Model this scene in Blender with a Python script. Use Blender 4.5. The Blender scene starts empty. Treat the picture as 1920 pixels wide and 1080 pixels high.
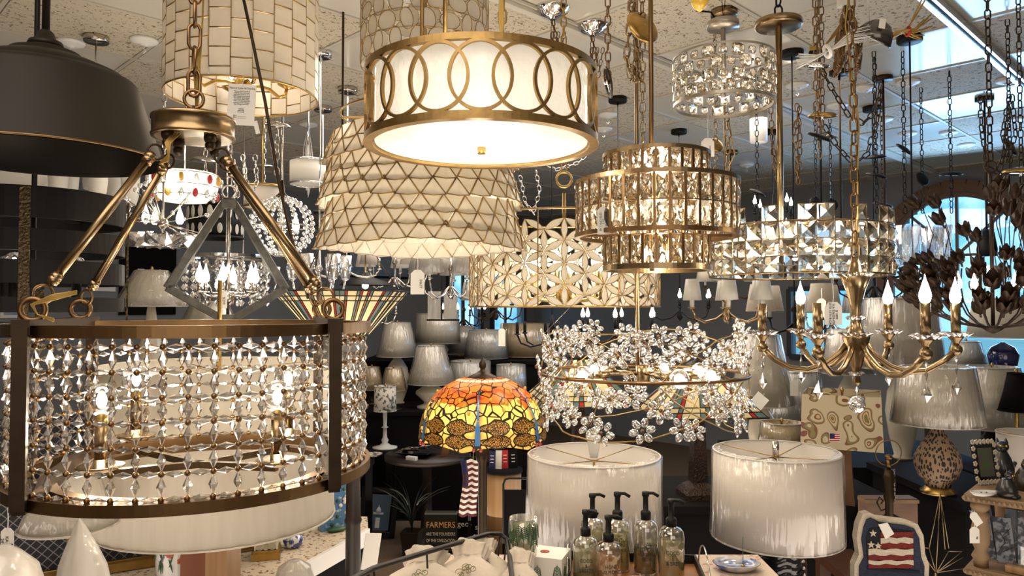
import bpy, math, random
from mathutils import Vector, Matrix
R = random.Random(7)
PI = math.pi
sc = bpy.context.scene
COL = sc.collection
F = 1400.0
CAMZ = 1.6
CEIL = 2.85
# ---------------------------------------------------------------- camera
PITCH = math.atan(38 / F)
cd = bpy.data.cameras.new('camera'); cam = bpy.data.objects.new('camera', cd); COL.objects.link(cam)
cd.sensor_width = 36; cd.lens = 36 * F / 1920; cd.clip_start = .02; cd.clip_end = 200
cam.location = (0, 0, CAMZ); cam.rotation_euler = (PI / 2 + PITCH, 0, 0)
sc.camera = cam
# ---------------------------------------------------------------- world (daylight outside the windows)
w = bpy.data.worlds.new('sky'); sc.world = w; w.use_nodes = True
bg = w.node_tree.nodes['Background']
bg.inputs[0].default_value = (.22, .56, .95, 1); bg.inputs[1].default_value = 1.5
# ---------------------------------------------------------------- exposure and lights
sc.view_settings.view_transform = 'Standard'; sc.view_settings.look = 'None'
sc.view_settings.exposure = 0.38; sc.view_settings.gamma = 1; sc.view_settings.use_curve_mapping = False
cy = sc.cycles
cy.max_bounces = 7; cy.diffuse_bounces = 3; cy.glossy_bounces = 3; cy.transmission_bounces = 5
cy.transparent_max_bounces = 14; cy.caustics_reflective = False; cy.caustics_refractive = False
cy.sample_clamp_indirect = 4; cy.blur_glossy = .5
WARM = (1, .84, .64)
def light(kind, name, loc, power, color=WARM, size=.1, size_y=None, rot=None, aim=None):
    l = bpy.data.lights.new(name, kind); l.energy = power; l.color = color
    if kind == 'AREA':
        l.size = size
        if size_y: l.shape = 'RECTANGLE'; l.size_y = size_y
    else: l.shadow_soft_size = size
    o = bpy.data.objects.new(name, l); COL.objects.link(o); o.location = loc
    if rot: o.rotation_euler = rot
    if aim is not None: o.rotation_euler = (Vector(aim) - Vector(loc)).to_track_quat('-Z', 'Y').to_euler()
    return o
# added fill lamps overhead, behind the camera and low down; daylight by the windows
light('AREA', 'overhead_fill', (-.6, .2, 2.75), 22, (1, .87, .74), 1.6, 1.6, rot=(0, 0, 0))  # added soft fill from above, no fixture there
light('AREA', 'overhead_fill', (.3, 4.6, 2.8), 60, (1, .88, .76), 3.0, 2.0, rot=(0, 0, 0))  # added overhead fill to brighten the back of the shop
light('AREA', 'front_fill', (.5, -2.4, 2.1), 26, (1, .88, .77), 3.2, 2.0, aim=(0, 4, 1.7))  # added frontal fill, no real source behind the camera
light('AREA', 'upward_fill', (0, 2.8, .35), 112, (1, .86, .72), 5.0, 4.0, rot=(PI, 0, 0))  # added lamp near the floor, aimed up to brighten the ceiling
light('AREA', 'window_daylight', (3.75, 5.7, 1.95), 38, (.30, .58, 1), 1.2, 1.2, aim=(2.2, 3.6, 2.6))

def P(px, py, d):
    """point of the shop seen at image place px, py, at distance d along the floor"""
    x = (px - 960) / F; z = (540 - py) / F
    c, s = math.cos(PITCH), math.sin(PITCH)
    y2 = c - z * s; z2 = s + z * c
    k = d / y2
    return Vector((x * k, d, CAMZ + z2 * k))
def S(px, d): return px * d / F
def CP(px, py):
    """point of the ceiling seen at px, py"""
    z = (540 - py) / F; c, s = math.cos(PITCH), math.sin(PITCH)
    return P(px, py, (CEIL - CAMZ) * (c - z * s) / (s + z * c))
# ---------------------------------------------------------------- mesh builder
class MB:
    def __init__(s): s.v = []; s.f = []; s.m = []; s.s = []; s.T = None; s.k = 0
    def add(s, vs, fs, smooth=False):
        b = len(s.v); T = s.T
        if T is None: s.v += [tuple(v) for v in vs]
        else: s.v += [tuple(T @ Vector(v)) for v in vs]
        for f in fs: s.f.append([b + i for i in f]); s.m.append(s.k); s.s.append(smooth)
        return s
    def box(s, c, d, rz=0, taper=1, ax=None):
        x, y, z = d[0] / 2, d[1] / 2, d[2] / 2; vs = []
        M = Matrix.Rotation(rz, 3, 'Z') if ax is None else ax
        for k, (i, j, l) in enumerate([(-1,-1,-1),(1,-1,-1),(1,1,-1),(-1,1,-1),(-1,-1,1),(1,-1,1),(1,1,1),(-1,1,1)]):
            t = taper if l > 0 else 1
            vs.append(Vector(c) + M @ Vector((i * x * t, j * y * t, l * z)))
        return s.add(vs, [(3,2,1,0),(4,5,6,7),(0,1,5,4),(1,2,6,5),(2,3,7,6),(3,0,4,7)])
    def bar(s, p0, p1, w, h=None, up=(0,0,1)):
        p0, p1 = Vector(p0), Vector(p1); h = h or w
        a = (p1 - p0); L = a.length; a = a / L if L else Vector((0,0,1))
        u = Vector(up)
        if abs(a.dot(u)) > .99: u = Vector((0, 1, 0))
        b = a.cross(u).normalized(); c = b.cross(a)
        M = Matrix((a, b, c)).transposed()
        return s.box((p0 + p1) / 2, (L, w, h), ax=M)
    def tube(s, pts, r, n=8, closed=False, caps=True, smooth=True, flat=1.0):
        pts = [Vector(p) for p in pts]; N = len(pts)
        rs = r if isinstance(r, (list, tuple)) else [r] * N
        vs = []; fs = []; b = None
        for i, p in enumerate(pts):
            if closed: t = pts[(i + 1) % N] - pts[i - 1]
            else: t = pts[min(i + 1, N - 1)] - pts[max(i - 1, 0)]
            t = t.normalized() if t.length > 1e-9 else Vector((0, 0, 1))
            if b is None:
                u = Vector((0, 0, 1)) if abs(t.z) < .9 else Vector((1, 0, 0))
                b = t.cross(u).normalized()
            else:
                b = (b - t * b.dot(t))
                b = b.normalized() if b.length > 1e-6 else t.orthogonal().normalized()
            c = t.cross(b)
            for j in range(n):
                a = 2 * PI * (j + .5) / n
                vs.append(p + b * math.cos(a) * rs[i] + c * math.sin(a) * rs[i] * flat)
        for i in range(N if closed else N - 1):
            i2 = (i + 1) % N
            for j in range(n):
                j2 = (j + 1) % n
                fs.append((i * n + j, i * n + j2, i2 * n + j2, i2 * n + j))
        if caps and not closed:
            fs.append(tuple(range(n - 1, -1, -1))); fs.append(tuple((N - 1) * n + j for j in range(n)))
        return s.add(vs, fs, smooth)
    def cyl(s, p0, p1, r0, r1=None, n=16, caps=True, smooth=True):
        return s.tube([p0, p1], [r0, r0 if r1 is None else r1], n, caps=caps, smooth=smooth)
    def lathe(s, prof, n=32, c=(0,0,0), sx=1, sy=1, closed=False, smooth=True, a0=0, sq=0):
        vs = []; fs = []; N = len(prof); c = Vector(c)
        for r, z in prof:
            for j in range(n):
                a = 2 * PI * j / n + a0; x, y = math.cos(a), math.sin(a)
                if sq:
                    k = 1 / max(abs(x), abs(y)) ; k = 1 + (k - 1) * sq; x *= k; y *= k
                vs.append(c + Vector((r * x * sx, r * y * sy, z)))
        for i in range(N if closed else N - 1):
            i2 = (i + 1) % N
            for j in range(n):
                j2 = (j + 1) % n
                fs.append((i * n + j, i * n + j2, i2 * n + j2, i2 * n + j))
        if not closed:
            if prof[0][0] < 1e-3 or True: pass
        return s.add(vs, fs, smooth)
    def solid(s, prof, n=32, **k):
        """lathe closed with end caps on the axis"""
        return s.lathe([(1e-5, prof[0][1])] + list(prof) + [(1e-5, prof[-1][1])], n, **k)
    def ring(s, r, z0, z1, t, n=48, c=(0,0,0), sx=1, sy=1, smooth=True, r1=None):
        r1 = r if r1 is None else r1
        return s.lathe([(r - t, z0), (r, z0), (r1, z1), (r1 - t, z1)], n, c, sx, sy, closed=True, smooth=False)
    def sph(s, c, r, n=12, m=8, sc=(1,1,1)):
        vs = []; fs = []
        for i in range(m + 1):
            a = PI * i / m
            for j in range(n):
                b = 2 * PI * j / n
                vs.append((c[0] + r * sc[0] * math.sin(a) * math.cos(b), c[1] + r * sc[1] * math.sin(a) * math.sin(b), c[2] + r * sc[2] * math.cos(a)))
        for i in range(m):
            for j in range(n):
                j2 = (j + 1) % n; fs.append((i*n+j, (i+1)*n+j, (i+1)*n+j2, i*n+j2))
        return s.add(vs, fs, True)
    def torus(s, c, Rr, r, ax=(0,0,1), n=24, m=8, sx=1):
        q = Vector(ax).to_track_quat('Z', 'X'); c = Vector(c)
        return s.tube([c + q @ Vector((Rr * sx * math.cos(2*PI*i/n), Rr * math.sin(2*PI*i/n), 0)) for i in range(n)], r, m, closed=True)
    def bip(s, p0, p1, r, n=6, mid=.5):
        p0, p1 = Vector(p0), Vector(p1); q = (p1 - p0).to_track_quat('Z', 'X'); c = p0.lerp(p1, mid)
        vs = [p0] + [c + q @ Vector((r * math.cos(2*PI*j/n), r * math.sin(2*PI*j/n), 0)) for j in range(n)] + [p1]
        return s.add(vs, [(0, 1 + (j+1) % n, 1 + j) for j in range(n)] + [(n+1, 1 + j, 1 + (j+1) % n) for j in range(n)])
    def prism(s, poly, z0, z1):
        n = len(poly)
        vs = [(x, y, z0) for x, y in poly] + [(x, y, z1) for x, y in poly]
        return s.add(vs, [tuple(range(n - 1, -1, -1)), tuple(range(n, 2 * n))] + [(i, (i+1) % n, n + (i+1) % n, n + i) for i in range(n)])
    def gem(s, w, h, t, k=.45, star=False):
        """cut stone in the XZ plane, thickness along Y"""
        o = [(-w, -h), (w, -h), (w, h), (-w, h)]
        c = .25
        oct_ = [(-w + c*w, -h), (w - c*w, -h), (w, -h + c*h), (w, h - c*h), (w - c*w, h), (-w + c*w, h), (-w, h - c*h), (-w, -h + c*h)]
        n = 8; vs = [(x, 0, z) for x, z in oct_]
        vs += [(x * k, -t, z * k) for x, z in oct_]
        q = [(x * .5, t * (1.5 if i % 2 else .8), z * .5) for i, (x, z) in enumerate(oct_)]
        vs += q + [(0, t * .9, 0)]
        fs = [(i, (i+1) % n, n + (i+1) % n, n + i) for i in range(n)] + [tuple(range(n, 2*n))]
        for i in range(n):
            j = (i+1) % n; fs += [(j, i, 2*n + i), (j, 2*n + i, 2*n + j), (2*n + j, 2*n + i, 3*n)]
        return s.add(vs, fs)
    def chain(s, pts, L=.028, wd=.011, r=.0019, n=8, m=5):
        """links following a path"""
        pts = [Vector(p) for p in pts]; seg = []; tot = 0
        for a, b in zip(pts, pts[1:]): seg.append((tot, a, b)); tot += (b - a).length
        pitch = L - 2.2 * r; cnt = max(1, int(tot / pitch))
        def at(t):
            for t0, a, b in seg:
                l = (b - a).length
                if t <= t0 + l + 1e-9: return a.lerp(b, (t - t0) / l if l else 0), (b - a).normalized()
            return pts[-1], (pts[-1] - pts[-2]).normalized()
        for i in range(cnt):
            p, d = at((i + .5) * tot / cnt)
            q = d.to_track_quat('Z', 'X') @ Matrix.Rotation((i % 2) * PI / 2 + .3 * math.sin(i), 3, 'Z').to_quaternion()
            loop = []
            hl = L / 2 - wd
            for j in range(n):
                a = 2 * PI * (j + .5) / n
                loop.append(p + q @ Vector((wd * .8 * math.cos(a), 0, wd * math.sin(a) + (hl if math.sin(a) > 0 else -hl))))
            s.tube(loop, r, m, closed=True)
        return s
    def mesh(s, name, mats):
        me = bpy.data.meshes.new(name)
        me.from_pydata(s.v, [], s.f)
        mats = mats if isinstance(mats, (list, tuple)) else [mats]
        for m in mats: me.materials.append(m)
        me.polygons.foreach_set('material_index', s.m); me.polygons.foreach_set('use_smooth', s.s)
        me.update(); return me
    def build(s, name, mat, parent=None, label=None):
        o = bpy.data.objects.new(name, s.mesh(name, mat)); COL.objects.link(o)
        if parent is not None: o.parent = parent
        if label: o['label'] = label
        return o
def thing(name, label, cat, loc=(0,0,0), rz=0, group=None):
    o = bpy.data.objects.new(name, None); COL.objects.link(o); o.empty_display_size = .05
    o.location = loc; o.rotation_euler = (0, 0, rz); o['label'] = label; o['category'] = cat
    if group: o['group'] = group
    return o
def tag(o, label, cat, group=None, loc=None, rz=None):
    o['label'] = label; o['category'] = cat
    if group: o['group'] = group
    if loc is not None: o.location = loc
    if rz is not None: o.rotation_euler = (0, 0, rz)
    return o
def struct(o): o['kind'] = 'structure'; return o
def many(name, mb, mat, parent, Ms, cap=100):
    """repeated part: the nearest hundred as parts of their own, the rest as one"""
    if not Ms: return
    me = mb.mesh(name, mat)
    W = Matrix.Translation(parent.location) @ parent.rotation_euler.to_matrix().to_4x4()
    if parent.parent: W = Matrix.Translation(parent.parent.location) @ parent.parent.rotation_euler.to_matrix().to_4x4() @ W
    cp = Vector((0, 0, CAMZ))
    Ms = sorted(Ms, key=lambda M: ((W @ M).translation - cp).length)
    for M in Ms[:cap]:
        o = bpy.data.objects.new(name, me); COL.objects.link(o); o.parent = parent; o.matrix_local = M
    rest = Ms[cap:]
    if rest:
        r = MB()
        for M in rest:
            b = len(r.v)
            r.v += [tuple(M @ Vector(v)) for v in mb.v]
            r.f += [[b + i for i in f] for f in mb.f]; r.m += mb.m; r.s += mb.s
        o = r.build(name, mat, parent); o['kind'] = 'stuff'
def onring(r, a, z, tilt=0, twist=0, scale=1):
    """frame standing on a circle: local -Y points outward, Z up"""
    return Matrix.Translation((r * math.cos(a), r * math.sin(a), z)) @ Matrix.Rotation(a + PI / 2, 4, 'Z') @ Matrix.Rotation(tilt, 4, 'X') @ Matrix.Rotation(twist, 4, 'Y') @ Matrix.Scale(scale, 4)
def text(name, body, size, mat, parent, M, depth=.0004, align='CENTER', sx=1, spacing=1):
    cu = bpy.data.curves.new('t', 'FONT'); cu.body = body; cu.size = size; cu.extrude = depth; cu.align_x = align; cu.align_y = 'CENTER'
    cu.space_line = spacing; cu.resolution_u = 3
    t = bpy.data.objects.new('t', cu); COL.objects.link(t)
    bpy.context.view_layer.update()
    me = bpy.data.meshes.new_from_object(t); bpy.data.objects.remove(t)
    me.materials.clear(); me.materials.append(mat)
    o = bpy.data.objects.new(name, me); COL.objects.link(o); o.parent = parent
    o.matrix_local = M @ Matrix.Rotation(PI / 2, 4, 'X') @ Matrix.Diagonal((sx, 1, 1, 1))
    return o
# ---------------------------------------------------------------- materials
def nt(name):
    m = bpy.data.materials.new(name); m.use_nodes = True; t = m.node_tree; t.nodes.clear()
    out = t.nodes.new('ShaderNodeOutputMaterial'); return m, t, out
def N(t, ty, **kw):
    n = t.nodes.new(ty)
    for k, v in kw.items():
        if k.startswith('_'): setattr(n, k[1:], v)
        else: n.inputs[k.replace('__', ' ')].default_value = v
    return n
def c4(c): return (*c, 1) if len(c) == 3 else c
def mat(name, c, rough=.5, metal=0, c2=None, scale=20, stretch=(1,1,1), bump=0, bscale=None, coat=0, emit=None, es=0, trans=0, sheen=0, spec=.5, detail=3, sharp=None, thr=.5):
    m, t, out = nt(name)
    b = N(t, 'ShaderNodeBsdfPrincipled'); b.inputs['Base Color'].default_value = c4(c)
    b.inputs['Roughness'].default_value = rough; b.inputs['Metallic'].default_value = metal
    b.inputs['Coat Weight'].default_value = coat; b.inputs['Coat Roughness'].default_value = .12; b.inputs['Coat IOR'].default_value = 1.9 if coat and bump else 1.5
    b.inputs['Specular IOR Level'].default_value = spec; b.inputs['Sheen Weight'].default_value = sheen
    if emit: b.inputs['Emission Color'].default_value = c4(emit); b.inputs['Emission Strength'].default_value = es
    tc = N(t, 'ShaderNodeTexCoord'); mp = N(t, 'ShaderNodeMapping'); mp.inputs['Scale'].default_value = stretch
    t.links.new(tc.outputs['Object'], mp.inputs[0])
    if c2:
        no = N(t, 'ShaderNodeTexNoise', Scale=scale, Detail=detail); t.links.new(mp.outputs[0], no.inputs['Vector'])
        cr = N(t, 'ShaderNodeValToRGB'); w_ = sharp if sharp else .25
        cr.color_ramp.elements[0].position = max(0, thr - w_); cr.color_ramp.elements[1].position = min(1, thr + w_)
        cr.color_ramp.elements[0].color = c4(c); cr.color_ramp.elements[1].color = c4(c2)
        t.links.new(no.outputs[0], cr.inputs[0]); t.links.new(cr.outputs[0], b.inputs['Base Color'])
    if bump:
        n2 = N(t, 'ShaderNodeTexNoise', Scale=bscale or scale, Detail=3); t.links.new(mp.outputs[0], n2.inputs['Vector'])
        bp = N(t, 'ShaderNodeBump', Strength=bump, Distance=.04 if coat > .9 else .01); t.links.new(n2.outputs[0], bp.inputs['Height'])
        t.links.new(bp.outputs[0], b.inputs['Coat Normal' if coat and coat > .9 else 'Normal'])
    res = b.outputs[0]
    if trans:
        tr = N(t, 'ShaderNodeBsdfTranslucent'); tr.inputs[0].default_value = c4(c)
        if c2: t.links.new(cr.outputs[0], tr.inputs[0])
        mx = N(t, 'ShaderNodeMixShader'); mx.inputs[0].default_value = trans
        t.links.new(res, mx.inputs[1]); t.links.new(tr.outputs[0], mx.inputs[2]); res = mx.outputs[0]
    t.links.new(res, out.inputs[0]); return m
def glassy(name, tint=(1,1,1), clear=.5, gl=.35, rough=.02, bump=0, bscale=30, glass=False, ior=1.5):
    """clear material: see-through part and mirror-like part, or true refraction"""
    m, t, out = nt(name)
    tr = N(t, 'ShaderNodeBsdfTransparent'); tr.inputs[0].default_value = c4(tint)
    g = N(t, 'ShaderNodeBsdfGlass' if glass else 'ShaderNodeBsdfGlossy', Roughness=rough)
    g.inputs[0].default_value = (1, 1, 1, 1)
    if glass: g.inputs['IOR'].default_value = ior; g.inputs[0].default_value = c4(tint)
    mx = N(t, 'ShaderNodeMixShader')
    if glass: mx.inputs[0].default_value = 1 - clear
    else:
        lw = N(t, 'ShaderNodeLayerWeight', Blend=gl); t.links.new(lw.outputs['Facing'], mx.inputs[0])
        mr = N(t, 'ShaderNodeMapRange'); mr.inputs[3].default_value = 1 - clear; mr.inputs[4].default_value = 1
        t.links.new(lw.outputs['Facing'], mr.inputs[0]); t.links.new(mr.outputs[0], mx.inputs[0])
    if bump:
        tc = N(t, 'ShaderNodeTexCoord'); mp = N(t, 'ShaderNodeMapping'); mp.inputs['Scale'].default_value = (1, 1, .13)
        no = N(t, 'ShaderNodeTexNoise', Scale=bscale, Detail=2); bp = N(t, 'ShaderNodeBump', Strength=bump, Distance=.01)
        t.links.new(tc.outputs['Object'], mp.inputs[0]); t.links.new(mp.outputs[0], no.inputs['Vector'])
        t.links.new(no.outputs[0], bp.inputs['Height']); t.links.new(bp.outputs[0], g.inputs['Normal'])
    t.links.new(tr.outputs[0], mx.inputs[1]); t.links.new(g.outputs[0], mx.inputs[2]); t.links.new(mx.outputs[0], out.inputs[0])
    return m
def emis(name, c, s):
    m, t, out = nt(name); e = N(t, 'ShaderNodeEmission', Strength=s); e.inputs[0].default_value = c4(c)
    t.links.new(e.outputs[0], out.inputs[0]); return m
bronze = mat('antique bronze', (.24, .14, .06), .34, 1, (.20, .12, .055), 60, (1, 1, .1), spec=.5)
dbronze = mat('dark bronze', (.055, .034, .018), .42, .75, (.035, .022, .012), 30)
brass = mat('aged brass', (.55, .36, .12), .3, 1, (.38, .24, .075), 25)
gold = mat('gold leaf metal', (.44, .29, .11), .38, 1, (.30, .19, .07), 50)
satin = mat('satin brass', (.34, .24, .13), .27, 1, (.27, .19, .10), 80, (1, 1, .05))
nickel = mat('polished nickel', (.62, .58, .52), .16, 1)
chrome = mat('chrome', (.8, .8, .8), .08, 1)
dome_m = mat('dark bronze enamel', (.009, .0062, .0035), .5, .0, (.014, .0095, .005), 8, spec=.3)
dome_in = mat('inner enamel', (.012, .009, .006), .6)
black = mat('black metal', (.006, .0055, .0055), .5, .0, spec=.25)
blackm = mat('black matte', (.006, .0055, .006), .85, spec=.1)
greym = mat('gunmetal grey', (.055, .053, .047), .45, .5, (.12, .115, .10), 40)
hammer = mat('hammered bronze', (.17, .125, .07), .33, .9, (.07, .05, .03), 150, bump=1, bscale=180)
crystal = glassy('cut crystal', (.97, .98, 1), .45, .45, .02)
gemm = glassy('cut crystal stone', (1, .96, .88), .10, glass=True, rough=.0, ior=1.55)
clearglass = glassy('clear glass', (.96, .97, .97), .9, .25, .02)
wrapm = glassy('plastic wrap', (.985, .98, .97), .965, .12, .16, bump=1.0, bscale=42)
hot = emis('lit filament bulb', (1, .93, .80), 26)
hotgem = emis('bulb glow behind crystals', (1, .86, .62), 5)
hotdim = emis('lit bulb glow', (1, .86, .62), 14)
shell = mat('capiz shell', (.80, .74, .64), .28, 0, (.66, .60, .52), 14, trans=.45, coat=.4)
shellw = mat('bright capiz shell', (.88, .83, .74), .28, 0, (.72, .66, .56), 20, trans=.55, coat=.4)
linen = mat('linen shade', (.80, .74, .63), .8, 0, (.72, .66, .55), 60, (1, 1, .1), trans=.3)
whitesh = mat('white fabric shade', (.87, .81, .75), .85, 0, (.81, .75, .69), 6, (1, 1, .15), trans=.3)
wrapped = mat('cellophaned fabric shade', (.60, .55, .46), .7, 0, (.68, .63, .54), 18, (1, 1, .12), coat=1, bump=.9, bscale=26, trans=.2)
wrappedg = mat('grey cellophaned fabric shade', (.34, .33, .30), .7, 0, (.42, .41, .37), 18, (1, 1, .12), coat=1, bump=.9, bscale=26)
wrappedb = mat('tan cellophaned fabric shade', (.34, .26, .15), .6, 0, (.44, .34, .2), 18, (1, 1, .12), coat=1, bump=.9, bscale=26)
frost = mat('frosted white glass', (.93, .91, .86), .4, trans=.5)
paper = mat('white card', (.86, .83, .77), .7)
ink = mat('printed ink', (.04, .035, .03), .8)
string = mat('white string', (.85, .83, .78), .8)
cordm = mat('gold cord', (.42, .27, .06), .4, .3)
whitep = mat('white painted metal', (.80, .78, .74), .4)
wood = mat('reddish wood', (.24, .075, .025), .4, 0, (.14, .04, .015), 10, (1, 1, .08))
walnut = mat('figured walnut', (.20, .10, .04), .35, 0, (.07, .03, .012), 9, (1.6, 1, .5), detail=6)
oak = mat('honey wood', (.42, .25, .11), .45, 0, (.30, .16, .065), 12, (6, 1, .1))
drywood = mat('weathered carved wood', (.30, .20, .11), .7, 0, (.21, .13, .07), 20, (1, 1, .2), bump=.3)
dwood = mat('dark wood', (.018, .010, .007), .45, 0, (.02, .012, .008), 8, (1, 4, 1))
trimwood = mat('brown trim wood', (.16, .075, .035), .5)
# ================================================================ the room
RA = math.atan2(.6997, .7145)
RM = Matrix.Rotation(RA, 4, 'Z')
U0, U1, V0, V1 = -3.5, 7.56, -3.5, 7.29
# sky with soft variation
wt = w.node_tree
tcw = wt.nodes.new('ShaderNodeTexCoord'); nz = wt.nodes.new('ShaderNodeTexNoise'); nz.inputs['Scale'].default_value = 26; nz.inputs['Detail'].default_value = 6
crw = wt.nodes.new('ShaderNodeValToRGB'); crw.color_ramp.elements[0].position = .35; crw.color_ramp.elements[1].position = .65
crw.color_ramp.elements[0].color = (.10, .42, .88, 1); crw.color_ramp.elements[1].color = (.50, .80, .98, 1)
wt.links.new(tcw.outputs['Generated'], nz.inputs['Vector']); wt.links.new(nz.outputs[0], crw.inputs[0]); wt.links.new(crw.outputs[0], bg.inputs[0])

def room_obj(name, mb, m):
    o = mb.build(name, m); o.rotation_euler = (0, 0, RA); return struct(o)
# floor: brown carpet
carpet = mat('brown carpet', (.16, .105, .06), .95, 0, (.11, .07, .04), 60, bump=.4, bscale=300)
room_obj('floor', MB().box(((U0+U1)/2, (V0+V1)/2, -.05), (U1-U0+.4, V1-V0+.4, .1)), carpet)
# ceiling: 61 cm tiles, fissured ones and glossy plain ones in a checker
m, t, out = nt('ceiling tiles')
b = N(t, 'ShaderNodeBsdfPrincipled'); tc = N(t, 'ShaderNodeTexCoord')
mp = N(t, 'ShaderNodeMapping'); mp.inputs['Location'].default_value = (-.017, -.305, 0); t.links.new(tc.outputs['Object'], mp.inputs[0])
ck = N(t, 'ShaderNodeTexChecker', Scale=1 / .61); t.links.new(mp.outputs[0], ck.inputs[0])
no = N(t, 'ShaderNodeTexNoise', Scale=62, Detail=4, Roughness=.6, Distortion=1.0); t.links.new(tc.outputs['Object'], no.inputs['Vector'])
cr = N(t, 'ShaderNodeValToRGB'); cr.color_ramp.elements[0].position = .395; cr.color_ramp.elements[1].position = .43
cr.color_ramp.elements[0].color = (.16, .12, .07, 1); cr.color_ramp.elements[1].color = (.56, .50, .39, 1)
t.links.new(no.outputs[0], cr.inputs[0])
mx = N(t, 'ShaderNodeMix', _data_type='RGBA'); t.links.new(ck.outputs['Fac'], mx.inputs[0]); t.links.new(cr.outputs[0], mx.inputs[6]); mx.inputs[7].default_value = (.62, .58, .50, 1)
t.links.new(mx.outputs[2], b.inputs['Base Color'])
mr = N(t, 'ShaderNodeMapRange'); mr.inputs[3].default_value = .9; mr.inputs[4].default_value = .16
t.links.new(ck.outputs['Fac'], mr.inputs[0]); t.links.new(mr.outputs[0], b.inputs['Roughness'])
bp = N(t, 'ShaderNodeBump', Strength=.5, Distance=.004); t.links.new(cr.outputs[0], bp.inputs['Height'])
t.links.new(b.outputs[0], out.inputs[0])
room_obj('ceiling', MB().box(((U0+U1)/2, (V0+V1)/2, CEIL + .05), (U1-U0+.4, V1-V0+.4, .1)), m)
tbar = mat('white ceiling bar', (.52, .48, .40), .4)
tbd = mat('bar shadow line', (.10, .085, .065), .8)  # dark strip along each ceiling bar, its shadow put in as colour
g = MB(); g2 = MB(); i = math.ceil((U0 - .017) / .61)
while .017 + i * .61 < U1:
    g.box((.017 + i*.61, (V0+V1)/2, CEIL - .003), (.018, V1-V0, .006)); g2.box((.017 + i*.61 + .012, (V0+V1)/2, CEIL - .001), (.007, V1-V0, .003)); i += 1
i = math.ceil((V0 - .305) / .61)
while .305 + i * .61 < V1:
    g.box(((U0+U1)/2, .305 + i*.61, CEIL - .0035), (U1-U0, .018, .006)); g2.box(((U0+U1)/2, .305 + i*.61 + .012, CEIL - .001), (U1-U0, .007, .003)); i += 1
room_obj('trim_1', g, tbar); room_obj('trim_2', g2, tbd)
# walls with openings
wallm = mat('grey painted wall', (.25, .26, .265), .8, 0, (.20, .21, .22), 2)
wallw = mat('warm white wall', (.55, .50, .42), .8)
def wall_strip(axis, c, a0, a1, ops, name, m, th=.12):
    """wall in the plane axis=c from a0 to a1; ops = (a, b, z0, z1, arch radius or 0)"""
    mb = MB()
    def bx(p, q, z0, z1):
        if q - p < 1e-4 or z1 - z0 < 1e-4: return
        if axis == 'u': mb.box((c + th/2, (p+q)/2, (z0+z1)/2), (th, q-p, z1-z0))
        else: mb.box(((p+q)/2, c + th/2, (z0+z1)/2), (q-p, th, z1-z0))
    p = a0
    for (a, b_, z0, z1, arch) in sorted(ops):
        bx(p, a, 0, CEIL); bx(a, b_, 0, z0)
        if arch:
            n = 16; r = (b_ - a) / 2; cc = (a + b_) / 2
            for k in range(n):
                xa = a + (b_-a)*k/n; xb = a + (b_-a)*(k+1)/n; xm = (xa+xb)/2
                bx(xa, xb, z1 + math.sqrt(max(0, r*r - (xm-cc)**2)), CEIL)
        else: bx(a, b_, z1, CEIL)
        p = b_
    bx(p, a1, 0, CEIL)
    return room_obj(name, mb, m)
wall_strip('u', U1, V0 - .12, V1 + .12, [(1.44, 2.56, .98, 2.08, 1), (2.85, 3.55, 1.1, 1.8, 0)], 'wall_right', wallm)
wall_strip('v', V1, U0 - .12, U1, [(6.0, 6.55, 1.1, 2.05, 0), (6.75, 7.35, 1.1, 2.05, 0)], 'wall_left', wallm)
room_obj('wall_back', MB().box((U0 - .06, (V0+V1)/2, CEIL/2), (.12, V1-V0+.24, CEIL)), wallw)
room_obj('wall_front', MB().box(((U0+U1)/2, V0 - .06, CEIL/2), (U1-U0+.24, .12, CEIL)), wallw)
# arched window
pane = glassy('window glass', (.93, .98, 1), .93, .1, .01)
def window(name, axis, c, a, b_, z0, z1, arch, fm, bars):
    cc = (a+b_)/2; r = (b_-a)/2
    def pt(s, z, off): return (c + off, s, z) if axis == 'u' else (s, c + off, z)
    outl = [(a, z0), (b_, z0)]
    if arch: outl += [(cc + r*math.cos(PI*k/20), z1 + r*math.sin(PI*k/20)) for k in range(21)]
    else: outl += [(b_, z1), (a, z1)]
    mb = MB(); n = len(outl)
    for k in range(n):
        p, q = outl[k], outl[(k+1) % n]
        mb.bar(pt(p[0], p[1], -.02), pt(q[0], q[1], -.02), .075 if arch else .05, .05, up=(1,0,0) if axis == 'u' else (0,1,0))
    o = struct(mb.build(name, fm)); o.rotation_euler = (0, 0, RA)
    mb = MB()
    mb.add([pt(x, z, .05) for x, z in outl] + [pt(x, z, .056) for x, z in outl], [tuple(range(n)), tuple(range(2*n-1, n-1, -1))])
    mb.build('pane', pane, o)
    mb = MB()
    for (p, q) in bars: mb.bar(pt(*p, .04), pt(*q, .04), .022, .03, up=(1,0,0) if axis == 'u' else (0,1,0))
    if bars: mb.build('glazing_bar', fm, o)
darkf = mat('dark window frame', (.05, .05, .055), .4)
cx_ = 2.0
window('window_1', 'u', U1, 1.44, 2.56, .98, 2.08, True, trimwood,
       [((1.44, 2.08), (2.56, 2.08)), ((cx_, .98), (cx_, 2.08)), ((cx_, 2.08), (cx_ + .4, 2.48)), ((cx_, 2.08), (cx_ - .4, 2.48)), ((cx_, 2.08), (cx_, 2.64))])
window('window_2', 'u', U1, 2.85, 3.55, 1.1, 1.8, False, darkf, [((3.2, 1.1), (3.2, 1.8))])
window('window_3', 'v', V1, 6.0, 6.55, 1.1, 2.05, False, darkf, [((6.28, 1.1), (6.28, 2.05))])
window('window_4', 'v', V1, 6.75, 7.35, 1.1, 2.05, False, darkf, [((7.05, 1.1), (7.05, 2.05))])
arch = MB()
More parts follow.
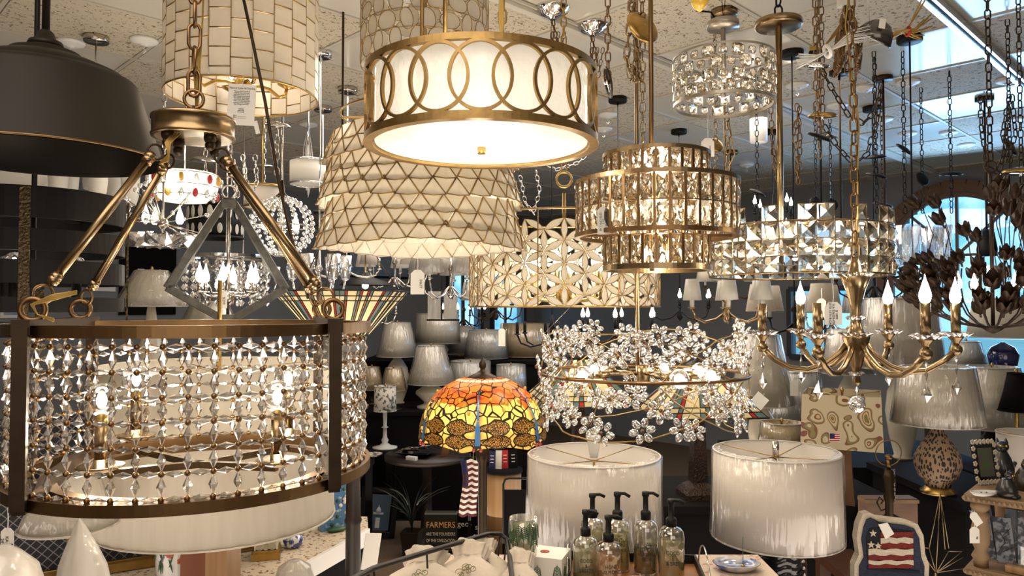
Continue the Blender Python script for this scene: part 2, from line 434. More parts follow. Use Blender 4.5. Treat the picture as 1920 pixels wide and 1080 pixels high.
pts = [(U1 - .03, cx_ + .62, 1.0), (U1 - .03, cx_ + .62, 2.08)] + [(U1 - .03, cx_ + .62*math.cos(PI*k/20), 2.08 + .62*math.sin(PI*k/20)) for k in range(1, 21)] + [(U1 - .03, cx_ - .62, 1.0)]
for p, q in zip(pts, pts[1:]): arch.bar(p, q, .11, .05, up=(1, 0, 0))
room_obj('trim_3', arch, trimwood)
snow = mat('pale pavement outside', (.45, .52, .58), .9, 0, (.25, .42, .25), .8)
g = MB().box((30, 0, -.3), (44.5, 90, .1)); g.build('lawn', snow)['kind'] = 'structure'
bpy.data.objects['lawn'].rotation_euler = (0, 0, RA)
# ceiling tracks
tr = mat('white track', (.62, .58, .50), .35)
ct = mat('chrome track', (.7, .72, .74), .12, 1)
mb = MB().box((3.4, 2.135, CEIL - .018), (8.0, .034, .03)); mb.box((3.4, 2.135 - .024, CEIL - .01), (8.0, .008, .012))
o = mb.build('track_rail', tr); o.rotation_euler = (0, 0, RA); tag(o, 'long white lighting track crossing the ceiling behind the drum pendants', 'track')
mb = MB(); mb.k = 0
mb.box((4.2, .955, CEIL - .02), (6.6, .012, .035)); mb.box((4.2, .915, CEIL - .02), (6.6, .012, .035)); mb.box((4.2, .935, CEIL - .008), (6.6, .03, .01))
o = mb.build('track_rail', ct); o.rotation_euler = (0, 0, RA); tag(o, 'shiny metal ceiling track at the upper right', 'track')
# ---------------------------------------------------------------- ceiling plates
def hook_plate(px, py, label, rpx=None, group='white hook plates on the ceiling'):
    p = CP(px, py); r = .062
    o = thing('ceiling_hook_plate', label, 'ceiling plate', (p.x, p.y, CEIL), 0, group)
    mb = MB().solid([(r, 0), (r, -.008), (r*.93, -.014), (r*.8, -.016), (r*.55, -.024), (r*.3, -.024), (r*.28, -.03)], 28)
    mb.build('plate', whitep, o)
    mb = MB().tube([(0,0,-.028), (0,0,-.045), (.008,0,-.055), (0,0,-.066), (-.009,0,-.057)], .0022, 5)
    mb.build('hook', whitep, o); return p
HP = [(270, 74, 'white fluted hook plate left of the square-panel shell drum'), (132, 78, 'white hook plate just behind the dark dome pendant rod'),
      (578, 232, 'white hook plate with bundled wires right of the shell drum'), (1622, 163, 'white hook plate left of the grey cap over the fissured tile'),
      (1703, 152, 'white hook plate under the speckled tile at upper right'), (1890, 148, 'white hook plate carrying dark chains at the right edge'),
      (1702, 249, 'white hook plate above the tilted black canopy'), (1779, 247, 'white hook plate above the black canopy with cord loop'),
      (1812, 270, 'small white hook plate right of the black canopy with cord loop'), (1905, 222, 'white hook plate at the far right edge behind chains'),
      (1495, 158, 'white hook plate right of the brass canopy rod'), (1656, 222, 'small white hook plate behind the swagged chain'),
      (1140, 213, 'white hook plate right of the ringed drum pendant'), (1132, 240, 'lower white hook plate right of the ringed drum pendant'),
      (1570, 196, 'white hook plate behind the brass chain'), (1400, 308, 'far white hook plate under the cylinder spot'),
      (1785, 323, 'far white hook plate at right near the arched window'), (1865, 322, 'farthest white hook plate at right above the window')]
for h in HP: hook_plate(*h)
def wire_bundle(px, py, d, label, n=9, Lz=.5, col=None):
    p = P(px, py, d); o = MB()
    for k in range(n):
        a = R.uniform(0, 6.28); rr = R.uniform(.01, .04); pts = []
        for j in range(9):
            tt = j / 8; pts.append((rr*math.sin(tt*3.1)*math.cos(a + tt), rr*math.sin(tt*3.1)*math.sin(a + tt), -Lz*R.uniform(.8,1)*tt if j else 0))
        o.tube(pts, .0018, 4)
    ob = o.build('wire_bundle', col or string); tag(ob, label, 'wires', loc=p)
wire_bundle(578, 238, CP(578, 232).y, 'bundle of thin white wires hanging below the left hook plate', 12, .5)
# cylinder spot lamp
p = CP(1422, 208)
o = thing('ceiling_spot', 'white cylinder ceiling spotlight behind the brass rod', 'spotlight', (p.x, p.y, CEIL))
MB().lathe([(1e-4, 0), (.054, 0), (.054, -.2), (.047, -.2), (.047, -.17), (1e-4, -.17)], 28).build('body', whitep, o)
MB().lathe([(1e-4, -.172), (.046, -.172)], 24).build('lens', emis('spot lens', (1, .95, .85), 5), o)
# little boxes on the rail at far left
p = P(45, 62, 2.2); o = thing('track_adapter', 'small cream cord adapter clipped to the ceiling bar at top left', 'adapter', (p.x, p.y, CEIL))
MB().box((0,0,-.025), (.05, .03, .05)).build('housing', frost, o)
MB().tube([(0,0,-.05), (0,0,-.065), (-.005,0,-.085), (-.05,0,-.12), (-.14,.0,-.14), (-.25,0,-.14)], .004, 6).build('plug_cord', blackm, o)
# ================================================================ common lamp bits
def rod(parent, z0, z1, r=.005, m=brass, name='rod', x=0, y=0):
    return MB().cyl((x,y,z0), (x,y,z1), r, n=12).build(name, m, parent)
def canopy(parent, z, r, m, h=.025, name='canopy', x=0, y=0):
    return MB().solid([(r, h), (r, 0), (r*.94, -.004)], 32, c=(x,y,z)).build(name, m, parent)
def candle_bulb(parent, x, y, z, m=hot, k=1.0, base=True):
    o = MB().lathe([(1e-4, .062*k), (.002*k, .052*k), (.006*k, .040*k), (.0115*k, .022*k), (.0125*k, .014*k), (.010*k, .004*k), (.0065*k, 0), (1e-4, 0)], 14, c=(x,y,z)).build('bulb', m, parent)
    return o
def globe_bulb(parent, x, y, z, r=.026, glow=hot):
    o = MB().sph((x,y,z+r*1.25), r, 18, 12).build('bulb', clearglass, parent)
    mb = MB().sph((x,y,z+r*1.2), r*.30, 8, 6, (1,1,1.7)); mb.build('filament', glow, o)
    MB().cyl((x,y,z-.012), (x,y,z+r*.45), .010, n=12).build('socket', brass, o)
    return o
def tagshape(w, h):
    c = w * .28
    return [(-w/2, -h), (w/2, -h), (w/2, -c), (w/2 - c, 0), (-w/2 + c, 0), (-w/2, -c)]
def price_tag(px, py, wpx, hpx, d, label, up=None, rz=0, lines=None, card=False, tz=0, cat='price tag'):
    """paper tag with top centre at px, py and its string"""
    p = P(px, py, d); wd, h = S(wpx, d), S(hpx, d)
    o = thing('price_tag', label, cat, p, rz)
    M = Matrix.Rotation(tz, 4, 'Y')
    mb = MB(); mb.T = M @ Matrix.Rotation(PI/2, 4, 'X')
    poly = [(-wd/2,-h),(wd/2,-h),(wd/2,0),(-wd/2,0)] if card else tagshape(wd, h)
    mb.prism(poly, -.0006, .0006); mb.build('card', paper, o)
    if up: MB().tube([(0,0,-.006), (.001,0,.01), (0,0,S(up,d)*.5), (.002,0,S(up,d))], .0009, 4).build('string', string, o)
    if lines:
        for body, sz, x, z, rot in lines:
            text('lettering', body, S(sz, d), ink, o, M @ Matrix.Translation((S(x,d), -.0012, -S(z,d))) @ Matrix.Rotation(rot, 4, 'Y'), .0002)
    return o
# ================================================================ 1. dark dome pendant
c = P(82, 292, 1.5); Rd = .223
o = thing('dome_pendant', 'large dark bronze dome pendant on a straight rod at top left', 'pendant lamp', c)
prof = [(Rd, -.004), (Rd*.985, 0), (.171, .150), (.166, .157), (.152, .163), (.146, .166), (.144, .171), (.10, .190), (.066, .203), (.064, .209), (.03, .222), (.016, .232), (.014, .24)]
mb = MB().lathe(prof, 72); mb.lathe([(r - .003, z - .002) for r, z in prof[:9]] + [(1e-4, .203)], 72)
mb.build('shade', dome_m, o)
MB().torus((0,0,-.003), Rd, .0022, n=72, m=6).build('rim', bronze, o)
MB().solid([(.034, .222), (.030, .232), (.018, .238), (.015, .25), (.009, .256)], 24).build('cap', dome_m, o)
rod(o, .24, CEIL - c.z - .02, .0075, dome_m); canopy(o, CEIL - c.z - .025, .065, dome_m)
globe_bulb(o, 0, 0, .12, .03, hotdim)
# ================================================================ 2. banded drum
c = P(60, 605, 1.75)
o = thing('banded_drum_pendant', 'black drum pendant of five flat rings with a hammered strap', 'pendant lamp', c)
for k, (z0, z1) in enumerate([(.228, .296), (.158, .205), (.088, .138), (.025, .058), (-.028, .0)]):
    MB().ring(.193, z0, z1, .004, 64).build('ring_band', black, o)
for a in (-62, 28, 118, 208):
    a = math.radians(a); mb = MB(); mb.T = Matrix.Rotation(a, 4, 'Z')
    mb.box((.197, 0, .12), (.005, .02, .345)); mb.build('strap', hammer, o)
MB().bar((-.19,0,.26), (.19,0,.26), .012).bar((0,-.19,.26), (0,.19,.26), .012).build('crossbar', black, o)
rod(o, .26, CEIL - c.z - .02, .006, black); canopy(o, CEIL - c.z - .025, .06, black)
for a in (40, 160, 280):
    x, y = .09*math.cos(math.radians(a)), .09*math.sin(math.radians(a))
    MB().cyl((x,y,.04), (x,y,.10), .011, n=12).cyl((0,0,.04), (x,y,.04), .005).build('candle_cup', black, o)
    globe_bulb(o, x, y, .11, .022)
rod(o, .03, .26, .006, black, 'stem')
# ================================================================ 3. crystal net drum (hero)
c = Vector((-.566, 1.359, CAMZ - .162)); RZ = math.radians(17.9)
o = thing('crystal_drum_chandelier', 'large round bronze chandelier on slanting rods wrapped in a net of crystal beads', 'chandelier', c, RZ)
Rr = .292; ht = .134
def band(z): MB().ring(Rr + .012, z - .009, z + .009, .022, 96).build('ring_band', bronze, o)
band(ht - .006); band(-ht + .010)
for sx in (-1, 1):
    mb = MB()
    for sy in (-1, 1): mb.box((sx*.221, sy*.227, .003), (.02, .012, .262))
    mb.box((sx*.221, 0, -ht + .012), (.018, .45, .026)); mb.build('side_frame', dbronze, o)
    mb = MB().box((sx*.221, 0, ht + .000), (.024, .46, .022)); mb.build('top_bar', dbronze, o)
# crystals and beads
NC, NR = 53, 6; dz = (2*ht - .05) / NR; zt = ht - .028
sp = MB().bip((0,0,-.5), (0,0,.5), .5, 6)
vM, hM, bM = [], [], []
for k in range(NC):
    a = 2*PI*k/NC; a2 = 2*PI*(k+1)/NC
    for j in range(NR + 1):
        z = zt - j*dz; p = Vector((Rr*math.cos(a), Rr*math.sin(a), z)); q = Vector((Rr*math.cos(a2), Rr*math.sin(a2), z))
        bM.append(Matrix.Translation(p))
        if j < NR: vM.append(Matrix.Translation(p - Vector((0,0,dz/2))) @ Matrix.Diagonal((.0135, .0135, dz*.86, 1)))
        dv = q - p
        hM.append(Matrix.Translation((p+q)/2) @ dv.to_track_quat('Z', 'X').to_matrix().to_4x4() @ Matrix.Diagonal((.0105, .0105, dv.length*.86, 1)))
heroc = glassy('chandelier crystal', (.96, .96, .95), .58, .5, .03)
many('crystal_drop', sp, heroc, o, vM); many('crystal_link', sp, heroc, o, hM)
many('bead', MB().sph((0,0,0), .0048, 8, 6), bronze, o, bM)
# inner lights
MB().ring(.24, -.135, -.125, .02, 48).build('inner_ring', bronze, o)
for k, (ppx, ppy, dd) in enumerate([(190, 805, 1.28), (255, 775, 1.5), (520, 790, 1.33), (540, 760, 1.52)]):
    wp = P(ppx, ppy, dd); l = Matrix.Rotation(-RZ, 3, 'Z') @ (wp - c); l.z = -.035 if dd < 1.4 else -.02
    a = MB().cyl((l.x, l.y, l.z - .06), (l.x, l.y, l.z), .0105, n=14); a.solid([(.006,-.085), (.018,-.082), (.038,-.072), (.037,-.070), (.012,-.075), (.012,-.06)], 24, c=(l.x,l.y,l.z))
    a.bar((0,0,-.12), (l.x, l.y, -.12), .012); a.build('candle_arm', satin, o)
    globe_bulb(o, l.x, l.y, l.z + .006, .028)
    light('POINT', 'bulb_light', wp, 2.2, WARM, .03)
# hanger: canopy, loops, four rods
cc = P(363, 240, 1.33); h = thing('rod_hanger', 'round bronze canopy with slanting rods and rings above the crystal drum', 'lamp hanger', cc, RZ)
MB().lathe([(1e-4, .02), (.066, .02), (.071, .017), (.071, .012), (.069, .010), (.069, -.012), (.071, -.015), (.070, -.019), (.062, -.019), (1e-4, -.016)], 48).build('canopy', satin, h)
MB().solid([(.010, .02), (.008, .028), (.004, .03), (.004, .04)], 16).torus((0,0,.052), .016, .0032, (0,1,0), 20, 8).build('loop', bronze, h)
inv = Matrix.Rotation(-RZ, 3, 'Z')
tops = [(-.038,-.035), (-.028,.030), (.030,-.030), (.034,.03)]
bots = [(-.224,-.16), (-.224,.14), (.224,-.14), (.224,.16)]
for (tx, ty), (bx_, by_) in zip(tops, bots):
    wp = c + Matrix.Rotation(RZ, 3, 'Z') @ Vector((bx_, by_, ht + .03)); q = inv @ (wp - cc)
    p = Vector((tx, ty, -.022)); dirv = (q - p).normalized()
    mb = MB().sph(tuple(p), .011, 12, 8, (1,1,1.1)).sph(tuple(p - Vector((0,0,.014))), .009, 12, 8)
    mb.torus(tuple(p + dirv*.036 - Vector((0,0,.004))), .013, .0022, (dirv.y, -dirv.x, 0), 18, 6)
    mb.build('swivel', dbronze, h)
    s = p + dirv*.052; e = q - dirv*.05
    MB().cyl(s, e, .0068, n=16).sph(tuple(s), .010, 12, 8).cyl(s, s + dirv*.014, .0095, n=14).sph(tuple(e), .0095, 12, 8).cyl(e - dirv*.012, e, .009, n=14).build('rod', satin, h)
    rm = MB().torus(tuple(q + Vector((0,0,-.004))), .0165, .0045, (0,1,0), 28, 8).torus(tuple(q - dirv*.024), .014, .0022, (dirv.y, -dirv.x, 0), 20, 6)
    rm.build('ring', bronze, h)
MB().chain([(0,0,.06), (.0,0,.30), (0,0, CEIL - cc.z - .03)], .048, .013, .0032, 10, 6).build('chain', bronze, h)
MB().solid([(.06,-.0), (.06,-.02), (.02,-.03)], 28, c=(0,0,CEIL-cc.z)).build('ceiling_canopy', satin, h)
mb = MB()
for k in range(4): mb.tube([(.004*k,.006,CEIL-cc.z-.03), (.014+.004*math.sin(k),.008,.35), (.012,.01,.2), (.008-.003*k,.012,.1), (.004,.005,.03)], .0016, 5)
mb.build('cord', cordm, h)
mb = MB()
for k in range(5): mb.tube([(-.03+.003*k,-.04,-.02), (-.04+.002*k,-.05,-.04), (-.034,-.055,-.06-.003*k), (-.05,-.04,-.075)], .0013, 5)
mb.build('cord', cordm, h)
off_ = inv @ (cc - c)
for ch in list(h.children):
    ch.parent = o; ch.location = off_
bpy.data.objects.remove(h)
# loose gold cord on the top bar
p = P(70, 585, 1.12)
mb = MB()
for k in range(5): mb.tube([(.052,.0,.028+.001*k), (.02,0,.018+.002*k), (-.005-.001*k,0,.011), (0,0,-.004), (.022,0,-.014+.001*k)], .0013, 5)
# cord stays with its lamp
q = MB(); k0 = mb.build('cord', cordm, o); k0.location = inv @ (p - c)
# ================================================================ 4. square-panel capiz drum
c = P(455, 178, 2.25)
o = thing('shell_panel_drum', 'brass-edged drum shade of square capiz shell panels at top left', 'pendant lamp', c, .2)
Rs = .220; cols = 24; rows = 9; H = .0545
pm = MB(); pm.box((0,0,0), (.0555, .0015, .0500)); Ms = []; wire = MB()
zb = -.008
for i in range(cols):
    a = 2*PI*(i + .5)/cols; off = (i % 2)*.5*H + R.uniform(-.005,.005)
    for j in range(rows):
        z = zb + j*H + off + H/2
        if j == 0 and off > .01:
            Ms.append(onring(Rs, a, zb + off/2, twist=0) @ Matrix.Diagonal((1,1,off/H*1.0,1)))
        sl = R.uniform(-.05,.05)
        if z < .45: Ms.append(onring(Rs, a, z, twist=sl*.6))
        for zz in (z - H/2,):
            a0, a1 = a - PI/cols, a + PI/cols
            wire.tube([((Rs+.002)*math.cos(a0), (Rs+.002)*math.sin(a0), zz + sl*.02), ((Rs+.002)*math.cos(a1), (Rs+.002)*math.sin(a1), zz - sl*.02)], .0021, 4)
    a0 = a - PI/cols; wire.tube([((Rs+.001)*math.cos(a0 + R.uniform(-.012,.012)), (Rs+.001)*math.sin(a0), zb + .45*s/6) for s in range(7)], .0021, 4)
many('shell_panel', pm, shell, o, Ms)
wire.build('wire_frame', gold, o)
for zz in (zb, zb + .455): MB().torus((0,0,zz), Rs, .0028, n=64, m=6).build('rim', brass, o)
for k in range(4):
    a = PI*k/2 + .4; mb = MB()
    pts = [(math.cos(a)*r, math.sin(a)*r, z) for r, z in [(.01,.03), (.05,.035), (.08,.03), (.11,.01), (.13,.02), (.135,.045)]]
    mb.tube(pts, .0055, 8); mb.solid([(.006,.04), (.028,.052), (.030,.056), (.024,.058)], 20, c=(math.cos(a)*.135, math.sin(a)*.135, 0)); mb.build('arm', brass, o)
    globe_bulb(o, math.cos(a)*.135, math.sin(a)*.135, .07, .017, hotdim)
MB().solid([(.02,.01), (.03,.03), (.016,.05), (.010,.3), (.010, CEIL - c.z)], 20).build('stem', brass, o)
for a in (150, -30, 60, 240):
    a = math.radians(a); MB().cyl((Rs*math.cos(a), Rs*math.sin(a), .30), ((Rs+.014)*math.cos(a), (Rs+.014)*math.sin(a), .30), .005).build('screw', brass, o)
light('POINT', 'bulb_light', c + Vector((0,0,.1)), 3.0, (1,.85,.65), .08)
# ================================================================ 5. disc capiz drum behind
c = P(797, 122, 2.5)
o = thing('shell_disc_drum', 'drum shade of round and oval capiz discs in wire rings at the top', 'pendant lamp', c)
Rs = .212; dm = MB().lathe([(1e-4,-.0008), (.032,-.0008), (.032,.0008), (1e-4,.0008)], 20); dm2 = MB(); dm2.T = Matrix.Rotation(PI/2, 4, 'X')
dm2.add(dm.v, dm.f); Ms = []; wr = MB()
for row in range(5):
    z = row*.058 + .02; n = 20
    for i in range(n):
        a = 2*PI*(i + .5*(row % 2))/n + R.uniform(-.02,.02); sx, sz = R.choice([(1,1),(.72,1.05),(.62,1.1),(1.05,.8)])
        M = onring(Rs, a, z, twist=R.uniform(-.3,.3)) @ Matrix.Diagonal((sx,1,sz,1)); Ms.append(M)
        wr.tube([M @ Vector((.033*math.cos(t_), -.001, .033*math.sin(t_))) for t_ in [2*PI*s/14 for s in range(14)]], .0016, 4, closed=True)
for z in (-.012, .052, .112, .175, .237, .29): wr.torus((0,0,z), Rs+.001, .0013, n=60, m=4)
many('shell_disc', dm2, shell, o, Ms); wr.build('wire_frame', gold, o)
rod(o, 0, CEIL - c.z, .006, gold)
# ================================================================ 6. ringed drum pendant
c = P(903, 263, 1.62)
o = thing('ringed_drum_pendant', 'lit white drum pendant wrapped in interlocking gold oval rings', 'pendant lamp', c)
Rp = .252; zb_, zt_ = -.012, .145
MB().ring(Rp, zb_ - .002, zb_ + .012, .012, 96).ring(Rp + .002, zb_ - .004, zb_, .02, 96).build('lower_band', gold, o)
MB().ring(Rp, zt_ - .012, zt_ + .001, .012, 96).build('upper_band', gold, o)
nr = 19; mb0 = MB()
def onc(a, z, r=Rp - .002): return Vector((r*math.cos(a), r*math.sin(a), z))
zm = (zb_ + zt_)/2; hz = (zt_ - zb_)/2 - .010
for i in range(nr):
    a0 = 2*PI*(i + .35)/nr; ha = .063/Rp; mb = MB(); K = 40; prof_o, prof_i = [], []
    vs, fs = [], []
    for s in range(K):
        t_ = 2*PI*s/K; cs, sn = math.cos(t_), math.sin(t_)
        for (kk, rr) in ((1, Rp), (.90, Rp), (.90, Rp-.007), (1, Rp-.007)):
            da = ha*kk if kk == 1 else ha - .0062/Rp; dzz = hz if kk == 1 else hz - .0062
            vs.append(onc(a0 + da*cs, zm + dzz*sn, rr))
    for s in range(K):
        s2 = (s+1) % K
        for q in range(4): fs.append((s*4+q, s*4+(q+1) % 4, s2*4+(q+1) % 4, s2*4+q))
    mb.add(vs, fs, False); mb.build('oval_ring', gold, o)
drumfab = mat('white inner drum fabric', (.86, .83, .78), .7, 0, (.80, .78, .74), 40, trans=.26, coat=1, bump=.9, bscale=22)
MB().lathe([(Rp-.022, zb_+.004), (Rp-.022, zt_-.004)], 96).build('inner_shade', drumfab, o)
diffm = mat('opal diffuser', (.95, .93, .88), .5, trans=.75)
MB().lathe([(1e-4, zb_ - .004), (.15, zb_ - .002), (Rp-.022, zb_ + .003)], 96).build('diffuser', diffm, o)
MB().solid([(.0095, -.030), (.0098, -.029), (.0098, -.016)], 24).build('finial', brass, o)
rod(o, zt_, CEIL - c.z, .0055, gold, x=-.0855, y=.06)
mb = MB().chain([(.045, .05, zt_+.01), (.045,.05,CEIL - c.z)], .036, .011, .0026, 9, 6); mb.build('chain', gold, o)
mb = MB()
for k in range(6): mb.tube([(.04+.003*k,.05,CEIL-c.z), (.047-.002*k,.04,.28), (.04+.002*k,.045,zt_+.03), (.045,.05,zt_)], .0016, 5)
mb.build('cord', cordm, o)
MB().bar((-.24,0,zt_-.008), (.24,0,zt_-.008), .01, .005).bar((0,-.24,zt_-.008), (0,.24,zt_-.008), .01, .005).build('spider', gold, o)
for a in (0, 2.1, 4.2):
    x, y = .11*math.cos(a+.5), .11*math.sin(a+.5); b_ = MB().sph((x,y,.055), .026, 12, 8).build('bulb', hotdim, o)
    light('POINT', 'bulb_light', c + Vector((x, y, .005)), 1.5, (1,.90,.74), .04)
# ================================================================ 7. fan-shaped capiz shade in layers
c = P(790, 470, 2.22)
o = thing('layered_shell_pendant', 'flaring shade of pointed shell pieces in wavy layers under the ringed drum', 'pendant lamp', c)
rowsz = [(.005, .272), (.042, .262), (.083, .250), (.122, .264), (.160, .254), (.198, .243), (.236, .252), (.272, .238)]
n = 28; up_, dn_ = [], []; wr = MB(); hrow = .044
def cone(a, z, r): return Vector((r*math.cos(a), r*math.sin(a), z))
tri_u = MB(); tri_d = MB()
bigU, bigD = [], []
shp = MB()
panels = []
for k, (z, r) in enumerate(rowsz):
    tlt = .022
    for i in range(n):
        a = 2*PI*(i + .5*(k % 2))/n; da = 2*PI/n; wob = .006*math.sin(3*a + k)
        B0, B1 = cone(a, z + wob, r + tlt*.6), cone(a + da, z + wob, r + tlt*.6)
        Bm = cone(a + da/2, z + wob - .004, r + tlt*.8); T0 = cone(a + da/2, z + wob + hrow, r)
        T1 = cone(a + 3*da/2, z + wob + hrow, r); B2 = B1
        out = Vector((math.cos(a), math.sin(a), 0))
        panels.append((B0, Bm, B1, T0)); panels.append((T0, B1, T1, None))
        for p, q in ((B0, T0), (T0, B1)): wr.tube([p + out*.001, q + out*.001], .0021, 4)
        wr.tube([B0 + out*.001, Bm + out*.001, B1 + out*.001], .0018, 4)
def panel_mesh(pts):
    nrm = (pts[1] - pts[0]).cross(pts[2] - pts[0]).normalized()*.0007; cen = sum(pts, Vector())/len(pts)
    m_ = MB(); L_ = len(pts); m_.add([p - cen + nrm for p in pts] + [p - cen - nrm for p in pts], [tuple(range(L_)), tuple(range(2*L_-1, L_-1, -1))] + [(j, L_ + j, L_ + (j+1) % L_, (j+1) % L_) for j in range(L_)]); return m_, cen
rest = MB(); cam_l = Vector((0,0,CAMZ)) - c
panels = [[q for q in (p if p[3] is not None else p[:3])] for p in panels]
panels.sort(key=lambda p: (p[0] - cam_l).length)
for j, p in enumerate(panels):
    m_, cen = panel_mesh(p)
    if j < 100: q = m_.build('shell_piece', shellw, o); q.location = cen
    else: rest.T = Matrix.Translation(cen); rest.add(m_.v, m_.f)
q = rest.build('shell_piece', shellw, o); q['kind'] = 'stuff'
wr.build('wire_frame', gold, o)
o.scale = (1.08,)*3
MB().torus((0,0,.37), .22, .003, n=48, m=6).bar((-.22,0,.37), (.22,0,.37), .006).build('top_ring', gold, o)
rod(o, .37, CEIL - c.z, .006, gold)
for a in (1.2, 3.3, 5.2, 4.2):
    light('POINT', 'bulb_light', c + Vector((.12*math.cos(a), .12*math.sin(a), .16)), 2.2, (1,.88,.68), .04)
    globe_bulb(o, .12*math.cos(a), .12*math.sin(a), .12, .02, hotdim)
# ================================================================ 8. petal lattice shell drum
c = P(1058, 575, 2.75)
o = thing('petal_lattice_pendant', 'oval openwork shade of petal-shaped shell pieces with lit bulbs inside', 'pendant lamp', c)
RX, RY, HH = .348, .30, .325
petal = MB(); K = 7
top = [(-.5 + s/K, .155*math.sin(PI*s/K)) for s in range(K+1)]; poly = top + [(x, -z) for x, z in reversed(top[1:-1])]
pp = MB(); pp.T = Matrix.Rotation(PI/2, 4, 'X'); pp.prism(poly, -.012, .012)
pet2 = MB(); pet2.add(pp.v, pp.f)
Ms = []; wr = MB(); nc = 32; cw = 2*PI*.32/nc; rh = cw*1.15/2*1.0
def ol(u, z): a = u/.324; return Vector((RX*math.cos(a), RY*math.sin(a), z))
edges = []
gh = cw*1.16
rown = int(HH/(gh/2))
for i in range(nc):
    for j in range(rown + 1):
        z = j*gh/2*1.0
        if (i + j) % 2: continue
        u = i*cw
        for (du, dzz) in ((cw, gh/2), (cw, -gh/2), (0, gh)):
            z2 = z + dzz
            if z2 < -.001 or z2 > HH + .001: continue
            edges.append((u, z, u + du, z2))
for (u, z, u2, z2) in edges:
    p, q = ol(u, z), ol(u2, z2)
    if (p.z > .22 or q.z > .22) and p.x < -.20: continue
    mid = (p+q)/2; dv = q - p; nrm = Vector((mid.x/RX**2, mid.y/RY**2, 0)).normalized()
    x = dv.normalized(); y = -nrm; y = (y - x*y.dot(x)).normalized(); zz = x.cross(y)
    M = Matrix((x, y, zz)).transposed().to_4x4(); M.translation = mid
    L_ = dv.length*.97; M = M @ Matrix.Diagonal((L_, L_*.1, L_*.98, 1)); Ms.append(M)
    Mo = M.copy()
    wr.tube([M @ Vector((x_, -.3, z_)) for x_, z_ in poly], .0014, 4, closed=True)
many('shell_petal', pet2, shellw, o, Ms, 100); wr.build('wire_frame', gold, o)
for zz in (0, HH):
    MB().tube([ol(2*PI*.324*s/64, zz) for s in range(64)], .0032, 6, closed=True).build('rim', gold, o)
mb = MB()
for a in (2.55, 3.6, 4.4, 5.2, 5.95, .6): p = ol(a*.324, 0); mb.cyl(p, p + Vector((0,0,HH)), .0022, n=6)
mb.build('upright', gold, o)
for k in range(6):
    a = 2*PI*k/6 + .3; x, y = .15*math.cos(a), .13*math.sin(a)
    MB().tube([(0,0,.05), (x*.4,y*.4,.02), (x*.9,y*.9,.03), (x,y,.06)], .006, 8).solid([(.006,.055), (.022,.06), (.011,.065), (.011,.13)], 16, c=(x,y,0)).build('arm', brass, o)
    candle_bulb(o, x, y, .13, hot, 1.25)
MB().solid([(.02,.02), (.03,.05), (.012,.08), (.008,.3), (.006,.42)], 16).torus((0,0,.47), .028, .005, (0,1,0), 20, 6).build('stem', brass, o)
MB().chain([(0,0,.50), (0,0,CEIL - c.z)], .04, .013, .003).build('chain', brass, o)
light('POINT', 'bulb_light', c + Vector((0,0,.18)), 6, (1,.88,.66), .09)
# ================================================================ 9. tiered rectangular-stone chandelier
c = P(1231, 508, 1.88)
o = thing('tiered_crystal_chandelier', 'three-tier brass chandelier of upright cut stones hung from a brass rod', 'chandelier', c); o.scale = (.945,)*3
gm = MB(); gm.gem(.0158, .024, .007, .30); Ms = []
def tier(r, z0, z1, rows_, n_, b0=.011, b1=.011):
    if b0: MB().ring(r + .008, z0, z0 + b0, .014, 80).build('ring_band', bronze if r > .2 else satin, o)
    MB().ring(r + .008, z1 - b1, z1, .014, 80).build('ring_band', satin, o)
    hh = (z1 - b1 - z0 - b0)/rows_; mb = MB()
    for k in range(n_):
        a = 2*PI*k/n_ + .05; w_ = PI*r/n_
        for j in range(rows_): Ms.append(onring(r, a, z0 + b0 + hh*(j+.5)) @ Matrix.Diagonal((w_*.80/.0158, 1, hh*.46/.024, 1)))
        a2 = a + PI/n_; x, y = (r+.004)*math.cos(a2), (r+.004)*math.sin(a2)
        mb.T = Matrix.Translation((x,y,(z0+z1)/2)) @ Matrix.Rotation(a2, 4, 'Z'); mb.box((0,0,0), (.003,.0065,z1-z0)); mb.T = None
    for j in range(1, rows_): mb.ring(r + .004, z0 + b0 + hh*j - .0015, z0 + b0 + hh*j + .0015, .006, 80)
    mb.build('setting_frame', bronze, o)
tier(.210, .088, .238, 2, 36)
tier(.137, .0, .088, 1, 26, .014, .001)
tier(.135, .238, .312, 1, 26, .001, .010)
many('cut_stone', gm, gemm, o, Ms)
rod(o, .0, (CEIL - c.z)/.945, .0065, bronze, x=-.012)
MB().bar((-.135,0,.305), (.135,0,.305), .008).bar((0,-.135,.305), (0,.135,.305), .008).build('spider', bronze, o); MB().bar((-.2,0,.095), (.2,0,.095), .008).bar((0,-.2,.095), (0,.2,.095), .008).build('spider', bronze, o)
for k in range(6):
    a = 2*PI*k/6 + .2; x, y = .12*math.cos(a), .12*math.sin(a)
    MB().cyl((x,y,.10), (x,y,.13), .009, n=12).build('candle_cup', bronze, o); candle_bulb(o, x, y, .13, hotgem, 1.0)
light('POINT', 'bulb_light', c + Vector((0,0,.16)), 3, (1,.86,.62), .012); light('POINT', 'bulb_light', c + Vector((0,-.02,.04)), 1.5, (1,.86,.62), .012); light('POINT', 'bulb_light', c + Vector((0,-.02,.275)), 1.2, (1,.86,.62), .012)
light('POINT', 'bulb_light', c + Vector((0,-.09,.16)), 2, (1,.86,.62), .012)
